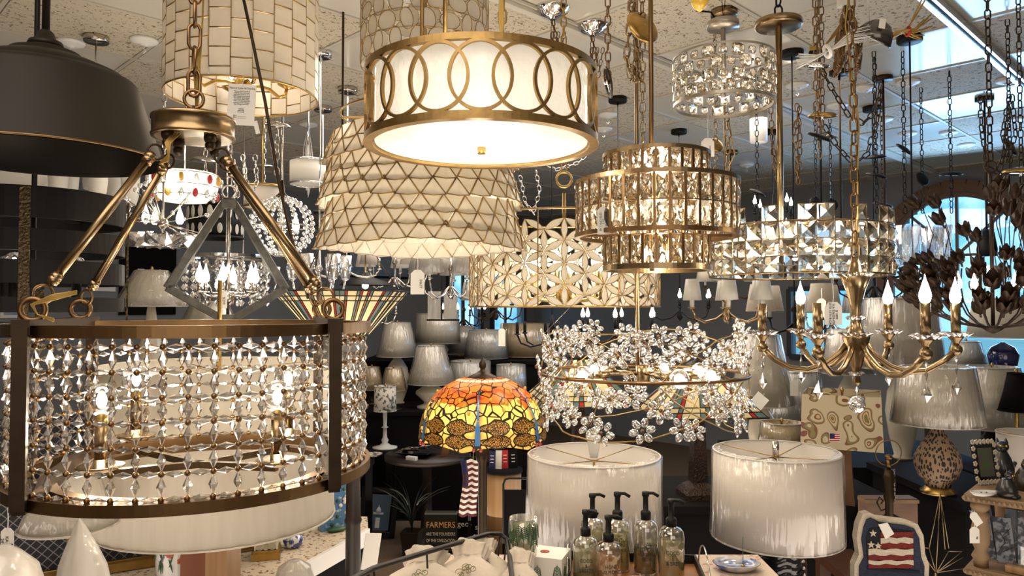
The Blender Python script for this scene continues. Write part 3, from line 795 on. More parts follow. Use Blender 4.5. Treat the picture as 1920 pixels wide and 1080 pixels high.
# ================================================================ 10. crystal flower ring
c = P(1205, 700, 2.2)
o = thing('crystal_flower_chandelier', 'gold ring chandelier covered with clear glass flowers on wire vines', 'chandelier', c); o.scale = (1.12,)*3
Rf = .268
MB().torus((0,0,0), Rf, .0045, n=96, m=8).build('ring', bronze, o)
fl = MB()
for k in range(6):
    a = 2*PI*k/6; M = Matrix.Rotation(a, 4, 'Y'); fl.T = M
    fl.sph((0, -.002, .0128), .0068, 8, 6, (.82, .42, 1.1))
fl.T = None; fl.k = 1; fl.sph((0,-.006,0), .003, 6, 5); fl.k = 0
flc = glassy('flower glass', (1, .99, .97), .62, .5, .06)
Ms = []; vines = []
for v in range(7):
    up = 1 if v < 4 else -1; a_s = 2*PI*v/4 if v < 4 else 2*PI*(v-4)/3 + .5; pts = []
    L_ = 2*PI/4*1.55 if v < 4 else 2*PI/3*1.5
    for s in range(26):
        tt = s/25; a = a_s + L_*tt
        z = up*(.005 + .105*math.sin(PI*min(1, tt*1.12))**.7) if up > 0 else -(.01 + .135*math.sin(PI*min(1, tt*1.06))**.7)
        rr = Rf*(1 - .10*abs(z)/.12) + .006*math.sin(s*1.7)
        pts.append(Vector((rr*math.cos(a), rr*math.sin(a), z)))
    vines.append(pts)
    v2 = MB().tube(pts, .0018, 5)
    v2.build('vine', gold, o)
for i in range(88):
    a = 2*PI*i/44 + R.uniform(-.05,.05); low = i >= 44
    z = R.uniform(.015, .115)**1 if not low else -R.uniform(.02, .135)
    if abs(z) < .03 and R.random() < .5: z *= 2
    rr = Rf*(1 - .10*abs(z)/.12) + .006
    Ms.append(onring(rr, a, z, tilt=R.uniform(-.35,.35) + (.25 if z > 0 else -.25), twist=R.uniform(0,1), scale=R.uniform(1.45,1.75)))
many('glass_flower', fl, [flc, bronze], o, Ms, 112)
for i, M in enumerate(Ms):
    if i % 2: continue
    p = M.translation; q = Vector((Rf*math.cos(math.atan2(p.y, p.x) + .15), Rf*math.sin(math.atan2(p.y, p.x) + .15), p.z*.2)); MB().tube([p, (p+q)/2*1.01, q], .0012, 4).build('twig', gold, o)

MB().solid([(.016, -.022), (.018, .02), (.016, .022), (.006, .024)], 20).build('hub', satin, o)
for k, a in enumerate((200, 340, 290, 60, 130, 20)):
    a = math.radians(a); x, y = .145*math.cos(a), .145*math.sin(a)
    MB().cyl((0,0,0), (x*.75,y*.75,0), .004, n=8).cyl((x*.7,y*.7,0), (x*.98,y*.98,0), .010, n=12).build('arm', satin, o)
    b_ = MB().sph((x*1.2,y*1.2,.0), .024, 14, 10).build('bulb', clearglass, o); MB().sph((x*1.2,y*1.2,0), .013, 10, 8).build('filament', hot, b_)
    light('POINT', 'bulb_light', c + Vector((x*1.2,y*1.2,.02)), .8, WARM, .03)
rod(o, .02, (CEIL - c.z)/1.12, .0055, satin, x=-.013)
MB().tube([(-.16,.05,.20), (-.26,.03,.1), ], .0006, 4).build('wire', nickel, o)
# ================================================================ 11. six-arm brass chandelier
c = P(1606, 700, 1.8)
o = thing('six_arm_chandelier', 'six-arm brass candle chandelier with crystal saucers and drops at right', 'chandelier', c)
MB().solid([(.004, -.03), (.010, -.02), (.006, .0), (.014, .02), (.020, .05), (.031, .085), (.030, .092), (.018, .10), (.014, .115), (.011, .125), (.014, .135), (.011, .15), (.014, .17), (.022, .20), (.034, .232), (.030, .236), (.016, .244), (.012, .262), (.008, .28)], 28).build('column', satin, o)
for z, r in ((-.002, .018), (.094, .040), (.132, .022), (.236, .042)):
    mb = MB()
    for k in range(16):
        a = 2*PI*k/16; mb.bip((r*.55*math.cos(a), r*.55*math.sin(a), z), (r*1.05*math.cos(a), r*1.05*math.sin(a), z + .003), .0055, 6)
    mb.build('crystal_collar', crystal, o)
for k in range(6):
    a = math.radians(-15.7 + 60*k); ca, sa = math.cos(a), math.sin(a)
    a_ = math.degrees(a) % 360
    pts = [(r*ca, r*sa, z) for r, z in [(.018,.075), (.04,.045), (.075,.018), (.11,.006), (.15,.010), (.185,.03), (.213,.058)]]
    arm = MB().tube(pts, .0075, 10); arm.sph((.214*ca,.214*sa,.060), .0135, 12, 8)
    arm.solid([(.006,.07), (.008,.078), (.016,.088), (.018,.092), (.01,.096)], 16, c=(.214*ca,.214*sa,0)); arm.build('arm', satin, o)
    q = MB().solid([(.0105,.096), (.0105,.168)], 16, c=(.214*ca,.214*sa,0)).build('candle_sleeve', satin, o)
    mb = MB()
    for s in range(14):
        b_ = 2*PI*s/14; mb.bip((.214*ca + .012*math.cos(b_), .214*sa + .012*math.sin(b_), .094), (.214*ca + .038*math.cos(b_), .214*sa + .038*math.sin(b_), .099), .0062, 6)
    mb.build('crystal_saucer', crystal, o)
    if k not in (3, 4): candle_bulb(o, .214*ca, .214*sa, .168)
    mb = MB().bip((.214*ca,.214*sa,.044), (.214*ca,.214*sa,.03), .005, 6).bip((.214*ca,.214*sa,.03), (.214*ca,.214*sa,-.0), .0035, 6).bip((.214*ca,.214*sa,-.002), (.214*ca,.214*sa,-.045), .011, 8, .62)
    mb.build('crystal_drop', crystal, o)
MB().sph((0,0,-.075), .021, 8, 6).bip((0,0,-.03), (0,0,-.055), .005, 6).build('crystal_ball', crystal, o)
MB().chain([(0,0,.28), (0,0,CEIL - c.z)], .036, .011, .0026, 8, 5).build('chain', bronze, o)
mb = MB()
for k in range(3): mb.tube([(.003*k,0,.3), (.014,.004*k,.6), (-.012,.01,.85), (.01+.003*k,.0,1.1), (0,0,CEIL-c.z)], .0016, 5)
mb.build('cord', cordm, o)
light('POINT', 'bulb_light', c + Vector((.12,-.02,.32)), 2.0, WARM, .05)
# ================================================================ 12. pyramid-stone drum
c = P(1497, 518, 2.5)
o = thing('pyramid_crystal_chandelier', 'wide drum chandelier of square faceted stones behind the brass candle chandelier', 'chandelier', c)
sq = MB(); o8 = [(-1,-1),(1,-1),(1,1),(-1,1)]
sq.add([(x, 0, z) for x, z in o8] + [(x*.97, .12, z*.97) for x, z in o8] + [(0, -.55, 0)], [(0,1,8),(1,2,8),(2,3,8),(3,0,8),(7,6,5,4),(0,4,5,1),(1,5,6,2),(2,6,7,3),(3,7,4,0)])
Ms = []; Rq = .288; n = 34; fr = MB()
for k in range(n):
    a = 2*PI*k/n; w_ = PI*Rq/n
    for j in range(4):
        z = .026 + j*.0515
        if j == 3 and (k % 5 in (1, 3)): continue
        if j == 0 and k % 7 == 2: continue
        M = onring(Rq, a, z) @ Matrix.Diagonal((w_*.93, w_*.8, .0245, 1)); Ms.append(M)
        cs = [M @ Vector((x*1.05, 0, z_*1.05)) for x, z_ in o8]; fr.tube(cs, .0013, 4, closed=True)
many('square_stone', sq, gemm, o, Ms); fr.build('setting_frame', satin, o)
MB().torus((0,0,0), Rq, .003, n=60, m=6).torus((0,0,.158), Rq, .002, n=60, m=6).build('frame_ring', satin, o)
MB().bar((-.28,0,.1), (.28,0,.1), .008).bar((0,-.28,.1), (0,.28,.1), .008).build('spider', satin, o)
rod(o, .1, .845, .0105, satin, x=-.058)
MB().lathe([(1e-4,.020), (.075,.020), (.077,.016), (.077,.0), (.072,-.004), (1e-4,0)], 40, c=(-.058,0,.845)).build('canopy', satin, o)
MB().chain([(-.058,0,.87), (-.058,0,CEIL - c.z)], .05, .016, .0035, 10, 6).build('chain', black, o)
for k in range(8):
    a = 2*PI*k/8 + .2; x, y = .16*math.cos(a), .16*math.sin(a)
    MB().cyl((x,y,.09), (x,y,.125), .009, n=10).build('candle_cup', satin, o); candle_bulb(o, x, y, .125 if k % 3 else .05, hotgem, .9)
light('POINT', 'bulb_light', c + Vector((.03,-.05,.1)), 1.6, (1,.87,.66), .012); light('POINT', 'bulb_light', c + Vector((-.12,-.05,.1)), 1.2, (1,.87,.66), .012); light('POINT', 'bulb_light', c + Vector((.13,0,.1)), 1.0, (1,.87,.66), .012)
# ================================================================ 13. small octagon-stone drum near ceiling
c = P(1357, 197, 2.45)
o = thing('octagon_crystal_drum', 'small silvery drum light of octagonal crystals close to the ceiling', 'pendant lamp', c)
Ro = .164; nickm = mat('brushed nickel', (.50, .45, .38), .35, .9)
MB().ring(Ro, -.004, .006, .008, 72).ring(Ro, .152, .158, .006, 72).build('rim', nickm, o)
og = MB(); og.gem(1, 1, .4, .5)
Ms = []; fr = MB(); n = 22
for k in range(n):
    for j in range(4):
        a = 2*PI*(k + .5*(j % 2))/n; z = .024 + j*.036; sx = .019 if (k + j) % 2 else .013; sz = .019 if (k + j) % 2 else .012
        M = onring(Ro - .003, a, z) @ Matrix.Diagonal((sx, .012, sz, 1)); Ms.append(M)
        fr.tube([M @ Vector((1.12*math.cos(PI/8 + PI*s/4), -.05, 1.12*math.sin(PI/8 + PI*s/4))) for s in range(8)], .0015, 4, closed=True)
many('octagon_stone', og, gemm, o, Ms); fr.build('setting_frame', nickm, o)
MB().solid([(.052,.0), (.052,.022), (.046,.026)], 36, c=(0,0,.255)).build('canopy', nickm, o)
MB().cyl((0,0,.1), (0,0,.26), .008, n=12).cyl((0,0,.16), (.1,0,.152), .004).cyl((0,0,.16), (-.1,0,.152), .004).build('stem', nickm, o)
MB().tube([(0,0,.28), (-.006,0,.4), (0,0,CEIL-c.z)], .0012, 4).tube([(0,0,.28), (.012,0,.4), (0,0,CEIL-c.z)], .0012, 4).tube([(-.02,0,.28), (-.04,.0,.31), (-.09,0,.315)], .003, 5).build('wire', blackm, o)
for a in (.5, 2.6, 4.7): globe_bulb(o, .07*math.cos(a), .07*math.sin(a), .06, .014, hotdim)
# ================================================================ 14. blossom bowl chandelier at right
leafm = mat('rust bronze petal', (.035, .019, .010), .42, .4, (.065, .034, .017), 30)
c = P(1862, 614, 2.5)
o = thing('blossom_bowl_chandelier', 'bowl-shaped chandelier of dark bronze tulip blossoms in front of the arched window', 'chandelier', c)
mb = MB()
for k in range(22):
    a = 2*PI*k/22; mb.tube([(.03*math.cos(a), .03*math.sin(a), 0)] + [(r*math.cos(a), r*math.sin(a), z) for r, z in [(.10,.012), (.17,.045), (.215,.09), (.235,.15), (.225,.21)]], .0028, 5)
mb.build('ribs', leafm, o)
MB().solid([(.004,-.02), (.02,-.012), (.036,0), (.036,.006)], 20).build('hub', leafm, o)
tul = MB()
for k in range(5):
    a = 2*PI*k/5; ca, sa = math.cos(a), math.sin(a); vs = []
    for z, r, wd in [(0,.003,.003), (.012,.013,.011), (.028,.016,.012), (.044,.019,.003)]:
        for s in (-1, 1): vs.append((r*ca - s*wd*sa, r*sa + s*wd*ca, z))
    nn = len(vs); vs += [(x*.9, y*.9, z + .001) for x, y, z in vs]
    fs = [(2*i, 2*i+1, 2*i+3, 2*i+2) for i in range(3)] + [(nn+2*i+2, nn+2*i+3, nn+2*i+1, nn+2*i) for i in range(3)] + [(0,2,nn+2,nn),(2,4,nn+4,nn+2),(4,6,nn+6,nn+4),(1,nn+1,nn+3,3),(3,nn+3,nn+5,5),(5,nn+5,nn+7,7)]
    tul.add(vs, fs, True)
tul.cyl((0,0,-.012), (0,0,.004), .003, n=6)
Ms = []; stems = MB()
def blossom(p, s=1.0):
    dv = Vector((p[0]*.9, p[1]*.9, .22)).normalized(); q = dv.to_track_quat('Z', 'X').to_matrix().to_4x4()
    Ms.append(Matrix.Translation(p) @ q @ Matrix.Scale(s, 4))
for row, (r, z, nn) in enumerate([(.19,.055,16), (.225,.09,20), (.24,.13,20), (.235,.175,18), (.20,.21,10)]):
    for k in range(nn):
        a = 2*PI*(k + .5*(row % 2))/nn + R.uniform(-.1,.1); blossom((r*math.cos(a), r*math.sin(a), z + R.uniform(-.012,.012)), R.uniform(1.0,1.35))
for k in range(18):
    a = R.uniform(0, 2*PI); r = R.uniform(.06, .25); z = R.uniform(.28, .45)
    blossom((r*math.cos(a), r*math.sin(a), z), R.uniform(1.1,1.4)); stems.tube([(r*math.cos(a)*.95, r*math.sin(a)*.95, z), (r*math.cos(a)*.8, r*math.sin(a)*.8, z-.1), (r*.9*math.cos(a+.2), r*.9*math.sin(a+.2), .16)], .0016, 4)
many('blossom', tul, leafm, o, Ms, 101); stems.build('stems', leafm, o)
for k in range(5):
    a = 2*PI*k/5 + .3; candle_bulb(o, .10*math.cos(a), .10*math.sin(a), .13, hotdim, 1.0)
MB().tube([(0,0,0), (0,0,.52)], .006, 8).torus((0,0,.54), .02, .004, (0,1,0), 16, 6).build('stem', leafm, o)
MB().chain([(0,0,.56), (0,0,CEIL - c.z)], .036, .012, .0028).build('chain', dbronze, o)
# ================================================================ 15. gunmetal lantern with candle cluster
c = P(427, 598, 2.7)
o = thing('diamond_lantern', 'gunmetal diamond-frame lantern holding lit candle bulbs behind the slanting rods', 'lantern', c, .365)
ap = Vector((0,0,.42)); lo = Vector((0,0,0)); mids = [Vector((sx*.198, sy*.05, .11)) for sx in (-1, 1) for sy in (-1, 1)]
for k in range(4):
    m_ = mids[k]; d1 = Vector((m_.x, m_.y, 0)).normalized()*.02
    MB().bar(ap + d1, m_, .022, .024, up=(m_.x, m_.y, 0)).bar(lo + d1, m_, .022, .024, up=(m_.x, m_.y, 0)).build('frame_side', greym, o)
MB().box((0,0,.415), (.05,.05,.03)).solid([(.022,.43), (.022,.437)], 16).build('top_cap', greym, o)
MB().box((0,0,.005), (.04,.04,.022)).build('base_cap', greym, o)
MB().cyl((0,0,0), (0,0,.42), .006, n=12).build('stem', nickel, o)
MB().torus((0,0,.46), .024, .004, (0,1,0), 20, 6).build('loop', nickel, o)
MB().chain([(0,0,.485), (0,0,CEIL - c.z)], .036, .011, .0025).build('chain', nickel, o)
MB().torus((0,0,.092), .055, .004, n=32, m=6).solid([(.005,.05), (.02,.07), (.024,.09), (.01,.1)], 20).build('hub', nickel, o)
for k in range(6):
    a = 2*PI*k/6 + .35; x, y = .10*math.cos(a), .10*math.sin(a)
    MB().tube([(0,0,.085), (x*.6,y*.6,.08), (x,y,.095)], .0035, 6).cyl((x,y,.095), (x,y,.135), .0075, n=12).solid([(.004,.092), (.016,.096), (.014,.1)], 14, c=(x,y,0)).build('candle_arm', nickel, o)
    candle_bulb(o, x, y, .135, hot, 1.1)
    MB().bip((x,y,.09), (x,y,.05), .006, 6).build('crystal_drop', crystal, o)
# ================================================================ 16. beaded globe
c = P(528, 478, 3.0)
o = thing('beaded_globe_pendant', 'open globe pendant of crystal bead ribs left of the layered shell shade', 'pendant lamp', c)
for k in range(14):
    a = 2*PI*k/14; mb = MB(); 
    for s in range(1, 15):
        t_ = PI*s/15; mb.sph((.124*math.sin(t_)*math.cos(a), .124*math.sin(t_)*math.sin(a), .115 - .115*math.cos(t_)), .0095, 6, 5)
    mb.build('bead_rib', crystal, o)
MB().solid([(.03,.222), (.035,.23), (.012,.25), (.006,.30)], 16).build('cap', dbronze, o)
MB().torus((0,0,.115), .12, .003, n=40, m=5).torus((0,0,.004), .03, .003, n=20, m=5).build('hoop', nickel, o)
rod(o, .25, CEIL - c.z, .005, nickel); MB().cyl((0,0,.1), (0,0,.25), .005).build('stem', nickel, o)
candle_bulb(o, -.06, -.02, .10, hot, 1.3); candle_bulb(o, .05, .02, .10, hotdim, 1.2)
# ================================================================ 17. crystal burst and lit flower light at left
c = P(305, 462, 2.9)
o = thing('crystal_burst_chandelier', 'starburst chandelier with glass dish and crystal tips behind the left slanting rods', 'chandelier', c)
for k in range(26):
    a = R.uniform(0, 2*PI); e = R.uniform(-.5, 1.1); L_ = R.uniform(.12, .17)
    dv = Vector((math.cos(a)*math.cos(e), math.sin(a)*math.cos(e), math.sin(e))); p = Vector((0,0,.09)); q = p + dv*L_
    s_ = MB().cyl(p, q, .002, n=5).build('spoke', nickel, o); MB().sph(tuple(q), .010, 7, 5).build('crystal_tip', crystal, s_)
MB().sph((0,0,.09), .022, 14, 10).cyl((0,0,0), (0,0,.25), .004).build('hub', nickel, o)
mb = MB()
for k in range(12):
    a = 2*PI*k/12; mb.bip((.03*math.cos(a), .03*math.sin(a), 0), (.145*math.cos(a), .145*math.sin(a), .045), .03, 6)
mb.build('glass_dish', crystal, o)
for a in (.4, 2.5, 3.6): candle_bulb(o, .06*math.cos(a), .06*math.sin(a), .09, hotdim, 1.2)
MB().chain([(0,0,.25), (0,0,CEIL - c.z)], .036, .011, .0025).build('chain', nickel, o)
c = P(346, 382, 3.2)
o = thing('jewelled_basket_light', 'glowing flush basket light with coloured jewels beyond the slanting rods', 'chandelier', c); o.scale = (.74, .74, 1)
redj = mat('red jewel', (.45, .02, .02), .15, coat=.5); ambj = mat('amber jewel', (.7, .4, .08), .15, coat=.5)
MB().lathe([(.17,.13), (.19,.10), (.175,.045), (.12,.01), (1e-4,0)], 36).build('bowl', frost, o)
for k in range(30):
    a = 2*PI*k/15; z = .035 if k < 15 else .095; r = .175 if k < 15 else .195
    MB().sph((r*math.cos(a), r*math.sin(a), z), .017, 8, 6, (1,1,1.2)).build('jewel', [crystal, redj, crystal, ambj][k % 4], o)
mb = MB()
for z, r in ((.03,.17), (.07,.19), (.12,.185)): mb.torus((0,0,z), r+.005, .0025, n=36, m=5)
mb.build('wire_frame', nickel, o); rod(o, .0, CEIL - c.z, .005, nickel)
light('POINT', 'bulb_light', c + Vector((0,-.05,.2)), 3, (1,.86,.66), .05); 
for a in (3.6, 4.7, 5.6): candle_bulb(o, .12*math.cos(a), .20*math.sin(a), .05, hot, 1.3)
# ================================================================ table and floor lamps
def on(z): return z
def tablelamp(name, label, px, yt, yb, rt, rb, d, sm, base=None, zfoot=None, wrap=False, sy=1, open_top=True, finial=True, cat='table lamp', sq=0, rz=0, bm=None, ribs=0, group=None, shade_n=40):
    """lamp with a shade between image rows yt and yb (near rims) at distance d, standing at height zfoot"""
    r1, r0 = S(rt, d), S(rb, d); zt = P(px, yt, d).z; zb = P(px, yb, d).z
    p = P(px, yb, d); z0 = zfoot if zfoot is not None else zb - .35
    o = thing(name, label, cat, (p.x, d, z0), rz, group)
    t0, b0 = zt - z0, zb - z0
    mb = MB(); pr = [(r0, b0), (r0*.5 + r1*.5 - (r0-r1)*.06, (t0+b0)/2), (r1, t0), (r1 - .0025, t0), (r0*.5+r1*.5 - (r0-r1)*.06 - .0025, (t0+b0)/2), (r0 - .0025, b0)]
    mb.lathe(pr, 4 if sq else shade_n, closed=True, smooth=not sq, a0=PI/4 if sq else 0)
    if ribs: pass
    sh = mb.build('shade', sm, o)
    if not sq:
        MB().torus((0,0,t0), r1, .003, n=36, m=5).build('trim_band', sm, sh); MB().torus((0,0,b0), r0, .003, n=36, m=5).build('trim_band', sm, sh)
    if open_top:
        mb = MB()
        for k in range(4):
            a = PI/4 + k*PI/2; mb.cyl((0,0,t0 - .02), (r1*.98*math.cos(a), r1*.98*math.sin(a), t0 - .004), .0016, n=5)
        mb.torus((0,0,t0 - .02), .012, .002, n=12, m=4); mb.build('spider', brass, o)
    if finial: MB().solid([(.004, t0-.02), (.005, t0), (.008, t0+.008), (.003, t0+.02)], 12).build('finial', bm or brass, o)
    if wrap:
        mb = MB(); K = 48; vs = []; fs = []
        for j, (f_, rr) in enumerate([(-.004, r0*.93), (.0, r0+.004), (.5, (r0+r1)/2+.004), (1, r1+.004), (1.02, r1*.9)]):
            for k in range(K):
                a = 2*PI*k/K; q = rr + .0035*math.sin(k*2.9 + j) * (1 if j else .3); vs.append((q*math.cos(a), q*math.sin(a), b0 + (t0-b0)*f_))
        for j in range(4):
            for k in range(K): fs.append((j*K+k, j*K+(k+1) % K, (j+1)*K+(k+1) % K, (j+1)*K+k))
        mb.add(vs, fs, True); mb.build('plastic_wrap', wrapm, o)
    if base:
        kind, m_, R_ = base
        H = b0 + .02
        neck = [(.012, H), (.008, H + (t0-b0)*.5)]
        if kind == 'stick': pr = [(R_, 0), (R_, .01), (R_*.5, .02), (R_*.22, .04), (R_*.3, .06), (R_*.18, .08), (R_*.15, H*.5), (R_*.28, H*.52), (R_*.15, H*.55), (R_*.18, H*.9), (R_*.1, H)]
        elif kind == 'vase': pr = [(R_*.6, 0), (R_*.62, .01), (R_*.5, .02), (R_*.8, H*.25), (R_, H*.5), (R_*.85, H*.72), (R_*.35, H*.9), (R_*.2, H)]
        elif kind == 'urn': pr = [(R_*.9, 0), (R_*.9, .02), (R_*.5, .035), (R_*.45, .05), (R_, H*.55), (R_*.95, H*.65), (R_*.4, H*.85), (R_*.3, H)]
        else: pr = [(R_, 0), (R_, .012), (R_*.2, .02), (R_*.12, .03), (R_*.12, H)]
        MB().solid(pr, 28).build('base', m_, o)
        MB().cyl((0,0,H - .005), (0,0,t0 - .02), .004, n=8).build('stem', brass, o)
    return o
cer_w = mat('cream ceramic', (.62, .56, .44), .25, coat=.4); cer_b = mat('cobalt glazed ceramic', (.01, .015, .10), .12, coat=1)
blackgl = mat('black glaze', (.008, .008, .011), .15, coat=1)
whitew = mat('whitewashed wood', (.55, .54, .5), .6)
# --- supports
def table(name, label, px0, px1, z, d0, d1, m_, th=.03, legs=True, cat='table', solid=False, extra=None):
    x0, x1 = P(px0, 600, (d0+d1)/2).x, P(px1, 600, (d0+d1)/2).x
    o = thing(name, label, cat, ((x0+x1)/2, (d0+d1)/2, 0)); W, D = x1 - x0, d1 - d0
    MB().box((0,0,z - th/2), (W, D, th)).build('top', m_, o)
    if solid: MB().box((0,0,(z - th)/2), (W-.04, D-.04, z - th)).build('body', m_, o)
    else:
        for sx in (-1,1):
            for sy in (-1,1): MB().box((sx*(W/2-.03), sy*(D/2-.03), (z-th)/2), (.04,.04,z-th)).build('leg', m_, o)
    if extra:
        for zz in extra: MB().box((0,0,zz), (W-.06, D-.06, .02)).build('shelf', m_, o)
    return o
T_front = .93
# --- two big white drum lamps in front
table('display_table', 'low dark table carrying the two white drum lamps', 975, 1480, .60, 2.12, 2.68, dwood, cat='table')
la = tablelamp('drum_table_lamp', 'wide white drum lamp in plastic behind the soap bottles', 1114, 852, 1000, 122, 124, 2.36, whitesh, ('urn', cer_w, .07), .60, wrap=True, finial=False)
MB().solid([(.012, .60), (.016, .62), (.022, .665), (.023, .668)], 16).build('glass_finial', frost, la)
for ch in la.children:
    if ch.name.startswith('glass_finial'): ch.location.z = P(1114, 852, 2.36).z - .60 - .61
lb = tablelamp('drum_table_lamp', 'white drum lamp on a black wavy vase right of the soap bottles', 1456, 845, 1006, 113, 117, 2.36, whitesh, None, .60, wrap=True, finial=False)
zt = P(1456, 845, 2.36).z - .6
MB().cyl((0,0,zt-.03), (0,0,zt+.03), .0105, n=16).cyl((0,0,.25), (0,0,zt-.02), .005).build('finial', nickel, lb)
mb = MB(); K = 60; vs = []; fs = []; J = 70
for j in range(J + 1):
    z = .335*j/J
    for k in range(K):
        a = 2*PI*k/K; e = .075 + .012*math.sin(PI*z/.335) - max(0, z - .29)*.5
        u = (z + .006*math.sin(a*9))/.021; e += .0030*(abs((u % 1) - .5)*2)**1.6
        vs.append((e*math.cos(a), e*math.sin(a), z))
for j in range(J):
    for k in range(K): fs.append((j*K+k, j*K+(k+1) % K, (j+1)*K+(k+1) % K, (j+1)*K+k))
vs.append((0,0,.335)); fs += [(J*K+k, J*K+(k+1) % K, len(vs)-1) for k in range(K)]
mb.add(vs, fs, True); mb.build('wave_vase', blackgl, lb)
# --- big drum shade with wooden post, behind the crystal drum
o = tablelamp('wood_post_lamp', 'very large cream drum lamp on a two-tone wood post behind the crystal drum', 408, 683, 968, 205, 212, 2.12, linen, None, .75, finial=False)
o2 = o
MB().box((.018,0,.26), (.058,.11,.50)).build('post', oak, o); MB().box((-.045,0,.26), (.068,.11,.52)).build('post', wood, o)
MB().box((0,0,.006), (.20,.18,.012)).build('foot', wood, o)
MB().cyl((0,0,.5), (0,0,.93), .006, n=8).build('stem', brass, o)
light('POINT', 'bulb_light', (o.location.x, 2.12, 1.38), 2.5, WARM, .08)
table('side_table', 'dark table under the wood post lamp', 340, 455, .75, 2.0, 2.17, dwood)
# --- pleated white shade lower left
o = tablelamp('pleated_table_lamp', 'white wrapped bell lamp half hidden under the crystal drum at lower left', 130, 880, 985, 46, 83, 1.72, wrapped, None, .74)
lacq = mat('black lacquer with gilding', (.012, .010, .010), .2, 0, (.42, .24, .06), 22, sharp=.02, thr=.62, coat=.6)
table('narrow_stand', 'small dark stand under the wrapped bell lamp at lower left', 105, 155, .738, 1.66, 1.78, dwood)
MB().solid([(.04,0), (.045,.012), (.035,.02), (.04,.06), (.045,.12), (.035,.17), (.02,.18)], 8).build('base', lacq, o); MB().cyl((0,0,.17), (0,0,.36), .005).build('stem', brass, o)
# --- left counter with cloth, panel, things
cloth = mat('sprigged cream cloth', (.62, .53, .40), .85, 0, (.20, .10, .07), 70, sharp=.03, thr=.60)
pl0 = P(430, 1000, 2.15); pl1 = P(700, 1000, 2.9)
o = thing('display_counter', 'cream sprigged counter with a white front edge at lower left', 'counter', (-1.2, 3.0, -.001))
e0 = Vector((S(478-960, 2.3), 2.26)); e1 = Vector((S(690-960, 2.9), 2.93))
poly = [(-2.6, 2.24), (e0.x, e0.y), (e1.x, e1.y), (-.60, 3.12), (-2.6, 3.12)]
poly = [(x + 1.2, y - 3.0) for x, y in poly]
MB().prism(poly, .70, .738).build('top', cloth, o)
MB().bar((e0.x+1.2, e0.y-3.0, .715), (e1.x+1.2, e1.y-3.0, .715), .014, .06).build('edge_strip', whitep, o)
inner = [(x*.97, y*.96) for x, y in poly]
MB().prism(inner, 0, .70).build('body', blackm, o)
navyp = nt('dark patterned wallpaper'); m, t, out = navyp
b = N(t, 'ShaderNodeBsdfPrincipled', Roughness=.8); tc = N(t, 'ShaderNodeTexCoord'); mp = N(t, 'ShaderNodeMapping'); mp.inputs['Rotation'].default_value = (PI/2, 0, PI/4); vo = N(t, 'ShaderNodeTexVoronoi', Scale=46, Randomness=.0, _voronoi_dimensions='2D'); vo.feature = 'DISTANCE_TO_EDGE'
cr = N(t, 'ShaderNodeValToRGB'); cr.color_ramp.elements[0].color = (.20,.19,.19,1); cr.color_ramp.elements[1].color = (.012,.012,.018,1); cr.color_ramp.elements[1].position = .09; cr.color_ramp.elements[0].position = .03
t.links.new(tc.outputs['Object'], mp.inputs[0]); t.links.new(mp.outputs[0], vo.inputs['Vector']); t.links.new(vo.outputs['Distance'], cr.inputs[0]); t.links.new(cr.outputs[0], b.inputs['Base Color']); t.links.new(b.outputs[0], out.inputs[0])
wallp = m
a0, a1 = P(-60, 1000, 2.27), P(512, 1000, 2.74); ang = math.atan2(a1.y - a0.y, a1.x - a0.x); L_ = (Vector((a1.x, a1.y)) - Vector((a0.x, a0.y))).length
o = thing('wallpaper_panel', 'dark navy wallpapered panel with a gold moulding at lower left', 'panel', ((a0.x+a1.x)/2, (a0.y+a1.y)/2, .738), ang)
MB().box((0,0,.26), (L_, .02, .52)).build('board', wallp, o)
MB().box((0,-.016,.02), (L_, .02, .035)).box((0,-.020,.036), (L_,.012,.01)).build('lower_moulding', brass, o)
MB().box((0,-.016,.31), (L_, .02, .035)).build('upper_moulding', brass, o)
# porcelain jar
porc = mat('painted porcelain', (.78, .77, .72), .15, 0, (.62, .60, .58), 8, coat=1)
pink = mat('pink petals', (.55, .10, .16), .3); leafg = mat('painted green leaf', (.03, .10, .04), .3); orange = mat('orange petals', (.5, .12, .05), .3)
p = P(331, 1078, 2.35)
o = thing('floral_porcelain_jar', 'white porcelain jar painted with pink flowers left of the wood post', 'vase', (p.x, p.y, .738))
pr = [(.055,.02), (.060,.03), (.064,.10), (.065,.15), (.060,.175), (.045,.185), (.04,.19)]
MB().solid(pr, 32, sx=1, sy=.9).build('body', porc, o); MB().solid([(.062,0), (.066,.012), (.055,.022)], 32, sy=.9).build('foot', blackgl, o)
for k in range(9):
    a = math.radians(-90 + R.uniform(-55,55)); z = R.uniform(.06,.165); mb = MB()
    M = Matrix.Translation((.065*math.cos(a), .0585*math.sin(a), z)) @ Matrix.Rotation(a + PI/2, 4, 'Z')
    mb.T = M
    for s in range(5): mb.sph((.006*math.cos(s*1.256), -.001, .006*math.sin(s*1.256)), .005, 6, 5, (1,.3,1))
    f_ = mb.build('painted_flower', [pink, orange, pink][k % 3], o)
mb = MB()
for k in range(14):
    a = math.radians(-90 + R.uniform(-55,55)); z = R.uniform(.05,.14); a2 = a + R.uniform(-.3,.3)
    pts = [(.0655*math.cos(a + (a2-a)*s/4), .059*math.sin(a + (a2-a)*s/4), z + .04*s/4) for s in range(5)]; mb.tube(pts, [.0008,.0016,.0028,.0016,.0008], 4)
mb.build('painted_leaf', leafg, o)
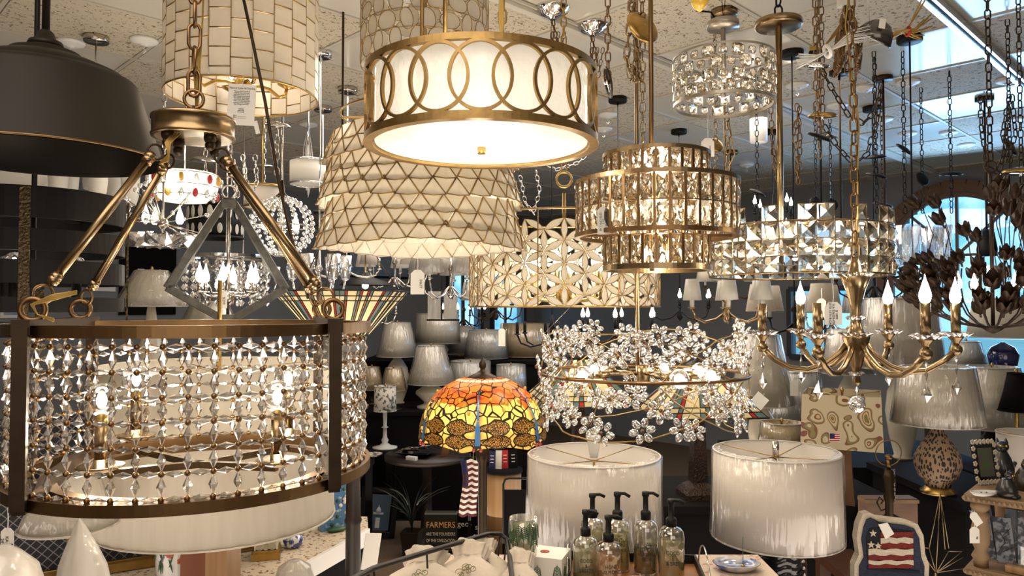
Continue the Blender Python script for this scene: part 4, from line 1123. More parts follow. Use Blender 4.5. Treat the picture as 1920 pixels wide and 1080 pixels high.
# lattice lamp
lat = mat('cream lattice metal', (.72, .66, .50), .45)
p = P(500, 1022, 2.62); o = thing('lattice_column_lamp', 'cream latticework column on a gold base on the counter', 'table lamp', (p.x, p.y, .738), .25)
MB().box((0,0,.012), (.095,.095,.024)).box((0,0,.028), (.088,.088,.01)).build('base', brass, o)
MB().box((0,0,.14), (.066,.066,.21)).build('core', cer_w, o)
mb = MB()
for f_ in range(4):
    M = Matrix.Rotation(f_*PI/2, 4, 'Z'); mb.T = M
    for sx in (-.036,.036): mb.box((sx, -.036, .14), (.006,.004,.215))
    for i in range(8):
        for j in (-1, 0, 1): mb.torus((j*.021, -.0365, .045 + i*.026), .0125, .0016, (0,1,0), 8, 4)
mb.build('lattice', lat, o); MB().cyl((0,0,.24), (0,0,.36), .006).build('stem', brass, o)
# ginger jar
bw = mat('blue and white porcelain', (.70, .72, .74), .15, 0, (.02, .04, .22), 55, sharp=.03, thr=.5, coat=1)
p = P(550, 1018, 2.72); o = thing('ginger_jar', 'small round blue and white lidded jar on the counter', 'jar', (p.x, p.y, .738))
MB().solid([(.022,0), (.034,.012), (.037,.028), (.03,.042), (.02,.048)], 28).build('body', bw, o); MB().solid([(.021,.047), (.021,.052), (.004,.056)], 20).build('lid', bw, o)
# blue floral box
bluef = mat('blue painted tin', (.07, .20, .42), .4, 0, (.45, .55, .5), 45, sharp=.04, thr=.62)
p = P(625, 985, 2.95); o = thing('floral_gift_box', 'blue box with raised flower sprays at the counter end', 'box', (p.x, p.y, .738), .5)
MB().box((0,0,.09), (.11,.05,.18)).build('body', bluef, o)
for k in range(14):
    MB().sph((R.uniform(-.05,.05), -.028, R.uniform(.02,.17)), .008, 7, 5, (1,.5,1)).build('flower', [paper, leafg, paper][k % 3], o)
MB().sph((0,-.05,.01), .03, 10, 5, (1.4,.6,.3)).build('moss', leafg, o)
# raffia bundle
raf = mat('straw', (.42, .26, .10), .8)
p = P(548, 985, 2.85); mb = MB()
for k in range(30):
    a = R.uniform(-.6,.6); mb.tube([(-.05*math.cos(a), -.03*math.sin(a), .008), (0, 0, .012 + R.uniform(0,.01)), (.05*math.cos(a), .03*math.sin(a), .008 + R.uniform(0,.02))], .0013, 4)
o = mb.build('straw_bundle', raf, None); tag(o, 'bundle of tied straw beside the blue and white jar', 'straw', loc=(p.x, p.y, .738)); 
# plastic-wrapped peak and tag at lower left
plas = mat('milky wrapping plastic', (.72, .67, .60), .25, 0, (.82, .78, .72), 12, trans=.3, coat=1, bump=.6, bscale=14)
p = P(158, 1100, 1.55); H_ = P(148, 985, 1.5).z - p.z
vs = []; fs = []; K = 18
for j, (r, z, ox) in enumerate([(.068, -.14, 0), (.055, 0, 0), (.044, H_*.35, -.003), (.030, H_*.6, -.006), (.010, H_*.9, -.010), (.002, H_, -.012)]):
    for k in range(K):
        a = 2*PI*k/K; rr = r*(1 + .14*math.sin(k*2.3 + j*.6)); vs.append((rr*math.cos(a) + ox, rr*math.sin(a)*.7, z))
for j in range(5):
    for k in range(K): fs.append((j*K+k, j*K+(k+1) % K, (j+1)*K+(k+1) % K, (j+1)*K+k))

mb = MB().add(vs, fs, True); o = thing('wrapped_finial_shade', 'milky plastic peak wrapping a lamp top at the bottom left', 'wrapped lamp', (p.x, p.y, 0))
q = mb.build('wrapping', plas, o); q.location = (0,0,p.z)
MB().solid([(.06,0), (.06,.015), (.02,.03), (.015, p.z - .14)], 20).build('stand', dbronze, o); MB().solid([(.06,p.z-.16), (.06,p.z-.12)], 16).build('cup', dbronze, o)
vs2 = []; p = P(2, 1120, 1.30); o = thing('wrapped_lamp_top', 'milky plastic mound below the price tag in the bottom left corner', 'wrapped lamp', (p.x, p.y, 0))
q = MB().lathe([(.085,-.1), (.075,-.02), (.055,.05), (.03,.075), (.012,.088), (1e-4,.09)], 20).build('wrapping', plas, o); q.location = (0,0,p.z)
MB().solid([(.06,0), (.06,.015), (.02,.03), (.015, p.z - .08)], 20).build('stand', dbronze, o)
price_tag(14, 990, 24, 72, 1.35, 'long white price tag with a string in the bottom left corner', up=90, lines=[('$ 2200\nKA 037 18117\n24" D 26" H', 8.5, 0, 40, PI/2)])
# --- tiffany floor lamp
tz = P(905, 838, 2.75).z
o = thing('dragonfly_floor_lamp', 'stained glass dome lamp with orange, yellow and blue dragonflies on a black pole', 'floor lamp', (P(905, 700, 2.85).x, 2.85, 0))
Rt = S(117, 2.85); Ht = P(905, 712, 2.85).z - P(905, 806, 2.85).z + .02
z0 = P(905, 818, 2.85).z; Ht = P(905, 706, 2.85).z - z0
m, t, out = nt('leaded glass')
tc = N(t, 'ShaderNodeTexCoord'); sep = N(t, 'ShaderNodeSeparateXYZ'); t.links.new(tc.outputs['Object'], sep.inputs[0])
vo = N(t, 'ShaderNodeTexVoronoi', Scale=26, Randomness=.85); vo.feature = 'DISTANCE_TO_EDGE'; t.links.new(tc.outputs['Object'], vo.inputs['Vector'])
zr = N(t, 'ShaderNodeMapRange'); zr.inputs[1].default_value = 0; zr.inputs[2].default_value = Ht; t.links.new(sep.outputs['Z'], zr.inputs[0])
nz_ = N(t, 'ShaderNodeTexNoise', Scale=22); t.links.new(tc.outputs['Object'], nz_.inputs['Vector'])
ad = N(t, 'ShaderNodeMath', _operation='MULTIPLY_ADD'); ad.inputs[1].default_value = .35; t.links.new(nz_.outputs[0], ad.inputs[0]); t.links.new(zr.outputs[0], ad.inputs[2])
cr = N(t, 'ShaderNodeValToRGB'); cr.color_ramp.interpolation = 'CONSTANT'; e = cr.color_ramp.elements
e[0].color = (.78,.50,.12,1); e[0].position = 0; e[1].color = (.62,.13,.012,1); e[1].position = .80
for pos, col in ((.35, (.86,.62,.16,1)), (.60, (.84,.57,.14,1)), (.93, (.48,.07,.01,1)), (.99, (.66,.16,.02,1))): q = e.new(pos); q.color = col
t.links.new(ad.outputs[0], cr.inputs[0])
cb = N(t, 'ShaderNodeMath', _operation='GREATER_THAN'); cb.inputs[1].default_value = .055; t.links.new(vo.outputs['Distance'], cb.inputs[0])
mx = N(t, 'ShaderNodeMix', _data_type='RGBA'); mx.inputs[6].default_value = (.006,.005,.004,1); t.links.new(cb.outputs[0], mx.inputs[0]); t.links.new(cr.outputs[0], mx.inputs[7])
b = N(t, 'ShaderNodeBsdfPrincipled', Roughness=.3); tl = N(t, 'ShaderNodeBsdfTranslucent'); ms = N(t, 'ShaderNodeMixShader'); ms.inputs[0].default_value = .5
t.links.new(mx.outputs[2], b.inputs['Base Color']); t.links.new(mx.outputs[2], tl.inputs[0]); t.links.new(b.outputs[0], ms.inputs[1]); t.links.new(tl.outputs[0], ms.inputs[2]); t.links.new(ms.outputs[0], out.inputs[0])
leaded = m
lead = mat('lead came', (.012,.010,.008), .5)
def dprof(s):
    """s 0 at the rim .. 1 at the cap: radius and height of the dome"""
    a = s*PI/2*.93
    return Rt*(math.cos(a)**.85)*(1 - .0*s) , Ht*math.sin(a)/math.sin(PI/2*.93)
def dpt(th, s, off=0): r, z = dprof(s); return Vector(((r+off)*math.cos(th), (r+off)*math.sin(th), z + off*s))
sh = MB(); J, K = 20, 72; vs = []; fs = []
for j in range(J+1):
    for k in range(K):
        th = 2*PI*k/K; s = j/J*.95; sc_ = .05*abs(math.sin(3*(th+.52))) if j == 0 else 0; vs.append(dpt(th, max(0, s)) - Vector((0,0,(.02*(1 - abs(math.sin(3*(th - .26)))) if j == 0 else 0))))
for j in range(J):
    for k in range(K): fs.append((j*K+k, j*K+(k+1) % K, (j+1)*K+(k+1) % K, (j+1)*K+k))
sh.add(vs, fs, True); shd = sh.build('shade', leaded, o); shd.location = (0,0,z0)
wingm, wt_, wout = nt('filigree wing glass')
tc = N(wt_, 'ShaderNodeTexCoord'); vo = N(wt_, 'ShaderNodeTexVoronoi', Scale=150); vo.feature = 'DISTANCE_TO_EDGE'; wt_.links.new(tc.outputs['Object'], vo.inputs['Vector'])
cr = N(wt_, 'ShaderNodeValToRGB'); cr.color_ramp.elements[0].color = (.01,.008,.005,1); cr.color_ramp.elements[1].color = (.72,.36,.06,1); cr.color_ramp.elements[0].position = .10; cr.color_ramp.elements[1].position = .16
b = N(wt_, 'ShaderNodeBsdfPrincipled', Roughness=.35); wt_.links.new(vo.outputs['Distance'], cr.inputs[0]); wt_.links.new(cr.outputs[0], b.inputs['Base Color']); wt_.links.new(b.outputs[0], wout.inputs[0])
blueg = mat('blue glass', (.03,.20,.55), .2, coat=.5); redg = mat('red glass jewel', (.45,.01,.02), .15, coat=1); jewel = mat('amber glass jewel', (.75,.48,.06), .12, coat=1)
creamg = mat('cream glass', (.88,.80,.52), .3)
def patch(poly, off):
    """polygon in (angle*Rt, arc) space laid on the dome"""
    vs = [dpt(u/Rt, max(-.02, v), off) for u, v in poly]; c_ = sum(vs, Vector())/len(vs); n_ = len(vs)
    return MB().add([c_ + (c_ - Vector((0,0,c_.z))).normalized()*.001] + vs, [(0, 1+i, 1+(i+1) % n_) for i in range(n_)], True)
for k in range(6):
    th0 = math.radians(-90 - 2) + k*PI/3; u0 = th0*Rt
    dr = []
    for sx in (-1, 1):
        for (cx_, cyv, L_, W_, tl_) in ((.062, .20, .055, .078, .0), (.060, .055, .058, .062, 0)):
            pts = [(u0 + sx*(cx_ + L_*math.cos(2*PI*s/16)), cyv + W_*math.sin(2*PI*s/16)*(1 if math.cos(2*PI*s/16) > -.3 else .5)) for s in range(16)]
            ptsb = [(u0 + sx*(cx_ + (L_+.004)*math.cos(2*PI*s/16)), cyv + (W_+.020)*math.sin(2*PI*s/16)*(1 if math.cos(2*PI*s/16) > -.3 else .55)) for s in range(16)]
            w_ = patch(pts, .0038).build('dragonfly_wing', wingm, o); w_.location = (0,0,z0)
            l_ = patch(ptsb, .0028).build('wing_outline', lead, w_)
    bd = MB()
    for (sA, sB, wA, wB) in ((.02, .19, .009, .009), (.19, .27, .009, .004), (.28, .40, .0045, .004), (.41, .52, .004, .0035), (.53, .63, .0035, .0015)):
        q = [(u0 - wA, sA), (u0 + wA, sA), (u0 + wB, sB), (u0 - wB, sB)]; m_ = patch(q, .006); bd.add(m_.v, m_.f, True)
    q = bd.build('dragonfly_body', blueg, o); q.location = (0,0,z0)
    q = patch([(u0 - .013, -.01), (u0 + .013, -.01), (u0 + .008, .66), (u0 - .008, .66)], .0044).build('body_outline', lead, q)
    mb = MB()
    for sx in (-1,1): mb.sph(tuple(dpt(th0 + sx*.05, -.02, .008)), .0065, 8, 6)
    q = mb.build('dragonfly_eyes', redg, o); q.location = (0,0,z0)
    for s in range(5):
        q = MB(); pp_ = dpt(th0 + R.uniform(.12,.9), R.uniform(.35,.62), .002); q.sph(tuple(pp_), .0075, 8, 6, (.8,.8,1.25)); q = q.build('glass_jewel', jewel, o); q.location = (0,0,z0)
mb = MB()
for k in range(24):
    for s0, s1 in ((.82,.87),):
        a0, a1 = 2*PI*k/24 + .02, 2*PI*(k+1)/24 - .02; mb.add([dpt(a0,s0,.002), dpt(a1,s0,.002), dpt(a1,s1,.002), dpt(a0,s1,.002)], [(0,1,2,3)])
q = mb.build('cream_border', creamg, o); q.location = (0,0,z0)
MB().solid([(.062, z0+Ht-.012), (.055, z0+Ht), (.025, z0+Ht+.014), (.010, z0+Ht+.024), (.008, z0+Ht+.03), (.013,z0+Ht+.035), (.014,z0+Ht+.05), (.006,z0+Ht+.062), (.004,z0+Ht+.072)], 24).build('cap', dbronze, o)
MB().solid([(.15,0), (.15,.02), (.06,.04), (.03,.08), (.017,.12), (.017, z0-.10), (.024, z0-.09), (.027, z0-.06), (.018,z0-.02), (.008,z0), (.006, z0+Ht)], 24).build('pole', dbronze, o)
MB().tube([(-.03,-.02,z0+.02), (-.035,-.03,z0-.10)], .0012, 4).build('pull_chain', brass, o)
for a in (0, 2.1, 4.2): light('POINT', 'bulb_light', (o.location.x + .07*math.cos(a), 2.85 + .07*math.sin(a), z0 + .07), 1.15, (1,.86,.66), .03)
# --- mission stained glass shades
def strip_glass(name, cols, sc_):
    m, t, out = nt(name); tc = N(t, 'ShaderNodeTexCoord'); mp = N(t, 'ShaderNodeMapping'); mp.inputs['Scale'].default_value = sc_; t.links.new(tc.outputs['UV'], mp.inputs[0])
    br = N(t, 'ShaderNodeTexBrick', Scale=1); br.offset = .37; br.inputs['Mortar Size'].default_value = .045; br.inputs['Mortar'].default_value = (.01,.01,.008,1); br.inputs['Color1'].default_value = c4(cols[0]); br.inputs['Color2'].default_value = c4(cols[1])
    br.inputs['Brick Width'].default_value = 1; br.inputs['Row Height'].default_value = .32; t.links.new(mp.outputs[0], br.inputs['Vector'])
    b = N(t, 'ShaderNodeBsdfPrincipled', Roughness=.3); tl = N(t, 'ShaderNodeBsdfTranslucent'); ms = N(t, 'ShaderNodeMixShader'); ms.inputs[0].default_value = .45
    t.links.new(br.outputs['Color'], b.inputs['Base Color']); t.links.new(br.outputs['Color'], tl.inputs[0]); t.links.new(b.outputs[0], ms.inputs[1]); t.links.new(tl.outputs[0], ms.inputs[2]); t.links.new(ms.outputs[0], out.inputs[0]); return m
cream2 = mat('cream art glass', (.84,.74,.46), .3, 0, (.76,.62,.34), 15, trans=.45); greeng = mat('green grey art glass', (.18,.26,.24), .3, 0, (.10,.16,.16), 20, trans=.3)
amberg = mat('amber art glass', (.55,.30,.08), .3, 0, (.30,.10,.03), 60, trans=.4); redart = mat('red art glass', (.5,.03,.02), .3, trans=.3)
def mission(o, n, prof, sq=True, a0=PI/4):
    """panelled glass shade: prof (r,z) wide to narrow; strips of glass with lead between"""
    (r0, z0), (r1, z1) = prof; ld = MB(); vals = [(0,.10,1),(.10,.15,3),(.15,.34,0),(.34,.40,1),(.40,.45,2),(.45,.55,0),(.55,.60,2),(.60,.66,1),(.66,.85,0),(.85,.90,3),(.90,1,1)]
    mats = [cream2, greeng, amberg, redart]; gl = [MB() for _ in mats]; mm = MB()
    for k in range(n):
        A, B = a0 + 2*PI*k/n, a0 + 2*PI*(k+1)/n
        P0, P1 = Vector((r0*math.cos(A), r0*math.sin(A), z0)), Vector((r0*math.cos(B), r0*math.sin(B), z0))
        Q0, Q1 = Vector((r1*math.cos(A), r1*math.sin(A), z1)), Vector((r1*math.cos(B), r1*math.sin(B), z1))
        def at(u, v): return P0.lerp(P1, u).lerp(Q0.lerp(Q1, u), v)
        pan = MB()
        for (u0, u1, ci) in vals:
            for (v0, v1) in ((0,.12), (.12,.22), (.22,1)):
                c_ = ci
                if v0 == .12 and ci == 0: c_ = 0
                elif v0 == .12: c_ = 0 if ci == 1 else 1
                if v0 == 0 and ci in (2,): c_ = 3
                pan.k = c_; pan.add([at(u0,v0), at(u1,v0), at(u1,v1), at(u0,v1)], [(0,1,2,3)])
            ld.tube([at(u0,0), at(u0,1)], .0022, 4)
        for v in (0,.12,.22,1): ld.tube([at(0,v), at(1,v)], .0028 if v not in (0,1) else .0045, 4)
        pan.build('glass_panel', mats, o)
    ld.build('lead_frame', lead, o)
c = P(640, 606, 3.12)
o = thing('inverted_glass_pendant', 'stained glass bowl pendant opening upward behind the crystal drum', 'pendant lamp', c)
rr = S(125, 3.12); mission(o, 8, ((rr, .132), (rr*.42, -.05)), a0=.2)
MB().solid([(.05,-.06), (.1,-.052)], 16).build('base_cap', lead, o)
for a in range(3):
    x, y = rr*.9*math.cos(a*2.1), rr*.9*math.sin(a*2.1); MB().cyl((x,y,.12), (0,0,.5), .0022, n=5).build('support_rod', dbronze, o)
rod(o, .5, CEIL - c.z, .005, dbronze); light('POINT', 'bulb_light', c + Vector((0,0,.06)), 2.5, WARM, .05)
table('long_cabinet', 'dark cabinet under the mission lamps and the patterned square lamp', 1000, 1640, .82, 2.96, 3.50, blackm, cat='cabinet', solid=True)
hamm2 = mat('dark hammered pedestal', (.05,.022,.014), .3, .3, (.02,.01,.008), 90, bump=1, bscale=120)
def mission_lamp(label, px, ya, yb, hw, d):
    zb, za = P(px, yb, d).z, P(px, ya, d).z; o = thing('mission_table_lamp', label, 'table lamp', (P(px, yb, d).x, d, .82))
    r = S(hw, d)*1.15; mission(o, 4, ((r, zb - .82), (r*.20, za - .82)), a0=PI/4 + .12)
    MB().lathe([(.10,0), (.10,.02), (.075,.045), (.045,.06), (.030, zb-.82+.02)], 4, a0=PI/4+.12, smooth=False).build('base', hamm2, o)
    MB().solid([(r*.2, za-.82), (r*.15, za-.80), (.01,za-.785), (.008,za-.77)], 8).build('cap', lead, o); MB().cyl((0,0,zb-.82), (0,0,za-.82), .006).build('stem', lead, o)
    light('POINT', 'bulb_light', o.location + Vector((0,0,(zb+za)/2 - .82)), 1.8, WARM, .04)
mission_lamp('striped stained glass mission lamp on a hammered pillar behind the flower chandelier', 1308, 690, 772, 116, 3.12)
mission_lamp('striped stained glass mission lamp left of the one on the hammered pillar', 1085, 672, 752, 112, 3.3)
# --- paisley square lamp with walnut base
m, t, out = nt('paisley fabric'); tc = N(t, 'ShaderNodeTexCoord'); nz_ = N(t, 'ShaderNodeTexNoise', Scale=9, Detail=1)
wv = N(t, 'ShaderNodeTexVoronoi', Scale=15, Randomness=.6); t.links.new(tc.outputs['Object'], nz_.inputs['Vector'])
vm = N(t, 'ShaderNodeVectorMath', _operation='MULTIPLY_ADD'); vm.inputs[1].default_value = (.12,.12,.12); t.links.new(nz_.outputs['Color'], vm.inputs[0]); t.links.new(tc.outputs['Object'], vm.inputs[2]); t.links.new(vm.outputs[0], wv.inputs['Vector'])
cr = N(t, 'ShaderNodeValToRGB'); e = cr.color_ramp.elements; cr.color_ramp.interpolation = 'CONSTANT'; e[0].color = (.16,.14,.04,1); e[1].position = .70; e[1].color = (.48,.40,.27,1)
for pos, col in ((.16, (.50,.36,.18,1)), (.24, (.15,.045,.02,1)), (.29, (.50,.42,.28,1)), (.40, (.20,.17,.06,1)), (.47, (.17,.06,.03,1)), (.52, (.48,.40,.27,1))): q = e.new(pos); q.color = col
sc3 = N(t, 'ShaderNodeMath', _operation='MULTIPLY'); sc3.inputs[1].default_value = 1.15; t.links.new(wv.outputs['Distance'], sc3.inputs[0]); t.links.new(sc3.outputs[0], cr.inputs[0])
b = N(t, 'ShaderNodeBsdfPrincipled', Roughness=.7); b.inputs['Coat Weight'].default_value = .7; t.links.new(cr.outputs[0], b.inputs['Base Color']); t.links.new(b.outputs[0], out.inputs[0]); paisley = m
o = tablelamp('paisley_square_lamp', 'square paisley fabric lamp on a figured walnut block', 1580, 735, 832, 92, 97, 3.02, paisley, None, .82, sq=1, rz=-.45, finial=True)
zb = P(1580, 832, 3.02).z - .82
mb = MB(); K = 4; mb.lathe([(.062,0), (.05, .12), (.042, zb), (1e-4, zb)], 4, a0=PI/4, smooth=False); mb.build('base', walnut, o)
price_tag(1565, 812, 20, 16, 2.86, 'small flag sticker tag on the paisley lampshade', card=True)
fl_ = [x for x in bpy.data.objects if x.name.startswith('price_tag') and x.get('label', '').startswith('small flag sticker')][0]
redp = mat('flag red', (.42,.02,.025), .8); bluep = mat('flag blue', (.012,.018,.07), .8); whitepz = mat('flag white', (.75,.70,.62), .8)
mb = MB()
for k in range(4): mb.box((0,-.0008,-S(2+k*4,2.86)), (S(19,2.86),.0006,S(2,2.86)))
mb.build('red_stripe', redp, fl_); MB().box((-S(5,2.86),-.0014,-S(5,2.86)), (S(9,2.86),.0006,S(9,2.86))).build('blue_canton', bluep, fl_)
table('turned_leg_table', 'small brown table with turned legs in front of the walnut lamp', 1545, 1622, .70, 2.55, 2.82, mat('brown stained wood', (.09,.035,.016), .35, 0, (.05,.02,.01), 10, (1,6,1)))
# --- gourd lamp
gour, t, out = nt('carved gourd glaze'); tc = N(t, 'ShaderNodeTexCoord'); mp = N(t, 'ShaderNodeMapping'); mp.inputs['Scale'].default_value = (1,1,.42); vo = N(t, 'ShaderNodeTexVoronoi', Scale=95, Randomness=.5)
cr = N(t, 'ShaderNodeValToRGB'); cr.color_ramp.elements[0].color = (.012,.008,.006,1); cr.color_ramp.elements[1].color = (.36,.24,.15,1); cr.color_ramp.elements[0].position = .40; cr.color_ramp.elements[1].position = .46
b = N(t, 'ShaderNodeBsdfPrincipled', Roughness=.6); t.links.new(tc.outputs['Object'], mp.inputs[0]); t.links.new(mp.outputs[0], vo.inputs['Vector']); t.links.new(vo.outputs['Distance'], cr.inputs[0]); t.links.new(cr.outputs[0], b.inputs['Base Color']); t.links.new(b.outputs[0], out.inputs[0])
zc = P(1762, 924, 3.0).z
table('black_cabinet', 'black cabinet under the carved gourd lamp', 1700, 1850, zc, 2.83, 3.6, blackm, cat='cabinet', solid=True)
o = tablelamp('gourd_table_lamp', 'tan wrapped lamp on a carved long-necked gourd vase', 1757, 688, 793, 62, 78, 3.0, wrapped, None, zc, wrap=True)
MB().solid([(.064,0), (.066,.008), (.05,.02), (.045,.028)], 32).build('foot', brass, o)
MB().solid([(.046,.028), (.05,.045), (.072,.07), (.086,.11), (.084,.145), (.062,.19), (.036,.225), (.022,.26), (.022,.30), (.028,.315)], 40).build('body', gour, o)
MB().cyl((0,0,.31), (0,0,.49), .005).build('stem', brass, o)
table('black_cabinet', 'black cabinet behind the beaded wooden shelf at right', 1858, 2040, zc, 2.86, 3.6, blackm, cat='cabinet', solid=True)
tablelamp('tapered_table_lamp', 'tall tapered wrapped lamp on a black column at right', 1862, 688, 800, 42, 66, 3.42, wrapped, ('urn', blackgl, .055), zc, wrap=True)
tablelamp('white_drum_lamp', 'white drum lamp at the right edge behind the figurines', 1935, 812, 900, 56, 56, 2.98, whitesh, ('stick', brass, .06), zc)
tablelamp('cobalt_vase_lamp', 'glossy cobalt blue vase lamp in front of the window', 1880, 560, 632, 48, 60, 4.02, linen, None, P(1880, 735, 4.1).z)
o = [x for x in bpy.data.objects if x.name.startswith('cobalt_vase_lamp')][0]
zz = P(1880, 640, 4.1).z - o.location.z
MB().solid([(.035,0), (.04,.01), (.04,.05), (.065,zz*.55), (.075,zz*.75), (.055,zz*.9), (.015,zz*.98), (.01,zz)], 32).build('vase', cer_b, o)
table('window_table', 'dark table in front of the arched window', 1780, 2000, P(1880, 735, 4.1).z, 3.9, 4.5, dwood)
# ================================================================ lamps farther back
table('stepped_display', 'black lower step of the lamp display at the back', 690, 1010, .82, 5.65, 6.28, blackm, cat='display stand', solid=True)
table('stepped_display', 'black upper step of the lamp display behind the lower step', 690, 1010, 1.15, 6.36, 7.25, blackm, cat='display stand', solid=True)
table('low_stand', 'small black stand under the candlestick lamp', 686, 742, .575, 5.38, 5.62, blackm)
floralsh = mat('leaf printed shade', (.62,.58,.50), .8, 0, (.10,.10,.09), 40, sharp=.04, thr=.56)
tablelamp('candlestick_lamp', 'small leaf-printed drum lamp on a white turned candlestick', 722, 724, 770, 20, 21, 5.5, floralsh, ('stick', whitew, .09), .575)
B = [('tapered_table_lamp', 'tapered cream lamp, leftmost of the big wrapped shades at the back', 745, 605, 668, 24, 38, 6.15, wrapped, ('vase', cer_w, .10), .82),
 ('drum_table_lamp', 'cream wrapped drum lamp just above the white bell lamp at the back', 820, 588, 643, 39, 42, 6.58, wrapped, ('vase', cer_w, .10), 1.15),
 ('bell_table_lamp', 'cream wrapped bell lamp on a cream urn above the round table', 808, 648, 719, 25, 44, 5.85, wrapped, ('urn', cer_w, .12), .82),
 ('small_table_lamp', 'small tapered tan lamp beside the crystal drum edge', 697, 688, 730, 14, 22, 6.1, wrappedb, ('stick', dbronze, .07), .82),
 ('small_table_lamp', 'small tapered tan lamp below the leftmost big shade', 738, 690, 731, 15, 23, 5.76, wrappedb, ('stick', dbronze, .07), .82),
 ('drum_table_lamp', 'grey wrapped drum lamp right behind the dragonfly lamp finial', 882, 677, 752, 37, 41, 6.12, wrappedg, ('vase', cer_w, .10), .82),
 ('tapered_table_lamp', 'grey wrapped lamp with a tan sticker behind the small hanging tag', 912, 619, 671, 33, 41, 6.6, wrappedg, ('vase', cer_w, .10), 1.15),
 ('drum_table_lamp', 'brown foil-wrapped drum lamp below the petal lattice pendant', 985, 607, 667, 46, 50, 6.9, wrappedb, ('vase', dbronze, .10), 1.15),
 ('drum_table_lamp', 'blue-grey drum lamp between the dragonfly lamp and the mission lamps', 958, 684, 742, 27, 29, 6.1, wrappedg, ('stick', dbronze, .07), .82),
 ('drum_table_lamp', 'pale grey wrapped lamp peeping between the two rear drum lamps', 866, 612, 662, 24, 28, 6.95, wrappedg, ('stick', brass, .07), 1.15),
 ('bell_table_lamp', 'tan bell lamp right of the crystal flower chandelier', 1428, 628, 757, 32, 60, 3.8, wrapped, ('vase', cer_w, .07), None),
 ('tapered_table_lamp', 'grey-tan lamp under the left arms of the brass chandelier', 1492, 695, 790, 42, 50, 4.15, wrappedg, ('vase', dbronze, .07), None),
 ('box_shade_lamp', 'large boxy cream wrapped lamp behind the right arms of the brass chandelier', 1690, 560, 690, 62, 72, 3.9, wrapped, ('vase', cer_w, .08), None),
 ('small_table_lamp', 'small tan drum lamp above the right white drum lamp', 1466, 792, 828, 36, 40, 3.35, wrappedb, ('stick', brass, .05), .82),
 ('bell_table_lamp', 'white wrapped bell lamp between the slanting rods at left', 284, 508, 574, 28, 63, 3.35, wrapped, ('vase', cer_w, .07), .74),
 ('bell_table_lamp', 'wide grey-white bell lamp below the diamond lantern', 392, 566, 632, 30, 62, 3.88, wrapped, ('vase', cer_w, .07), .74),
 ('drum_table_lamp', 'grey lamp at the right edge of the crystal drum', 640, 610, 700, 38, 44, 4.6, wrappedg, ('vase', cer_w, .07), None),
 ('tapered_table_lamp', 'beige lamp between the brass chandelier stem and the box shade lamp', 1590, 618, 700, 34, 46, 4.3, wrapped, ('vase', cer_w, .07), None),
 ('small_table_lamp', 'small cream lamp in front of the window beside the cobalt vase', 1812, 640, 682, 22, 34, 4.4, wrapped, ('stick', brass, .05), P(1880, 735, 4.1).z),
 ('small_table_lamp', 'small black-shaded lamp at the far right edge', 1906, 700, 770, 14, 30, 3.2, blackm, ('stick', brass, .05), zc)]
for b_ in B:
    zf = b_[10]
    if zf is None: zf = {3.8: .82, 4.15: .82, 3.9: .82, 4.3: .82}.get(b_[7], .62)
    tablelamp(*b_[:10], zf, wrap=b_[8] in (wrapped, wrappedg, wrappedb) and b_[4] > 20)
table('long_cabinet', 'dark cabinet behind the patterned square lamp', 1380, 1790, .82, 3.68, 4.45, blackm, cat='cabinet', solid=True)
table('low_table', 'dark table behind the crystal drum edge', 570, 690, .62, 4.4, 4.9, blackm)
table('long_cabinet', 'dark cabinet hidden behind the wallpapered panel', 60, 560, .74, 3.18, 3.98, blackm, cat='cabinet', solid=True)
# ================================================================ arm chandeliers in the background
def armlight(label, px, py, d, n, rpx, hpx, m_, kind='candle', bulbs=True, smat=None, a0=.3, name='arm_chandelier', rodm=None, sk=1, dn=.5):
    c = P(px, py, d); o = thing(name, label, 'chandelier', c); r = S(rpx, d); h = S(hpx, d)
    MB().solid([(.006,0), (.018,.015), (.022,.03), (.010,.05), (.008,h*.55), (.02,h*.62), (.008,h*.72), (.006,h)], 16).build('column', m_, o)
    for k in range(n):
        a = a0 + 2*PI*k/n; ca, sa = math.cos(a), math.sin(a)
        q = MB().tube([(q_*r*ca, q_*r*sa, z*h) for q_, z in ((.06,.25), (.3,.08), (.62,.0), (.9,.12), (1,.38))], .0055, 6).solid([(.004,h*.36), (.018,h*.40), (.016,h*.42)], 12, c=(r*ca,r*sa,0)).build('arm', m_, o)
        if kind != 'cup': MB().cyl((r*ca,r*sa,h*.42), (r*ca,r*sa,h*.42+.06), .009, n=10).build('candle_sleeve', m_ if kind == 'candle' else whitep, o)
        zt_ = h*.42 + .06
        if kind == 'candle' and bulbs: candle_bulb(o, r*ca, r*sa, zt_, hotdim if k % 2 else hot)
        if kind == 'shade': MB().lathe([(.062*sk,zt_-.03), (.042*sk,zt_+.09*sk), (.040*sk,zt_+.09*sk), (.060*sk,zt_-.03)], 20, c=(r*ca,r*sa,0), closed=True).build('small_shade', smat or whitesh, o)
        if kind == 'cup': MB().lathe([(.025*sk,h*.42), (.036*sk,h*.42+.04), (.042*sk,h*.42+.14*sk), (.040*sk,h*.42+.14*sk), (.03*sk,h*.42+.03), (1e-4,h*.42+.005)], 20, c=(r*ca,r*sa,0)).build('glass_cup', smat or clearglass, o)
    rod(o, h, CEIL - c.z - .02, .004, rodm or m_); canopy(o, CEIL - c.z - .025, .055, rodm or m_)
    return o
pleat = mat('white pleated glass', (.86,.84,.78), .3, trans=.3)
armlight('nickel chandelier with small white tapered shades behind the layered shell shade', 740, 540, 5.0, 5, 62, 78, nickel, 'shade', sk=1.1)
armlight('nickel arm chandelier with large grey cup shades under the layered shell shade', 845, 560, 4.6, 5, 58, 90, nickel, 'shade', smat=wrappedg, sk=1.5)
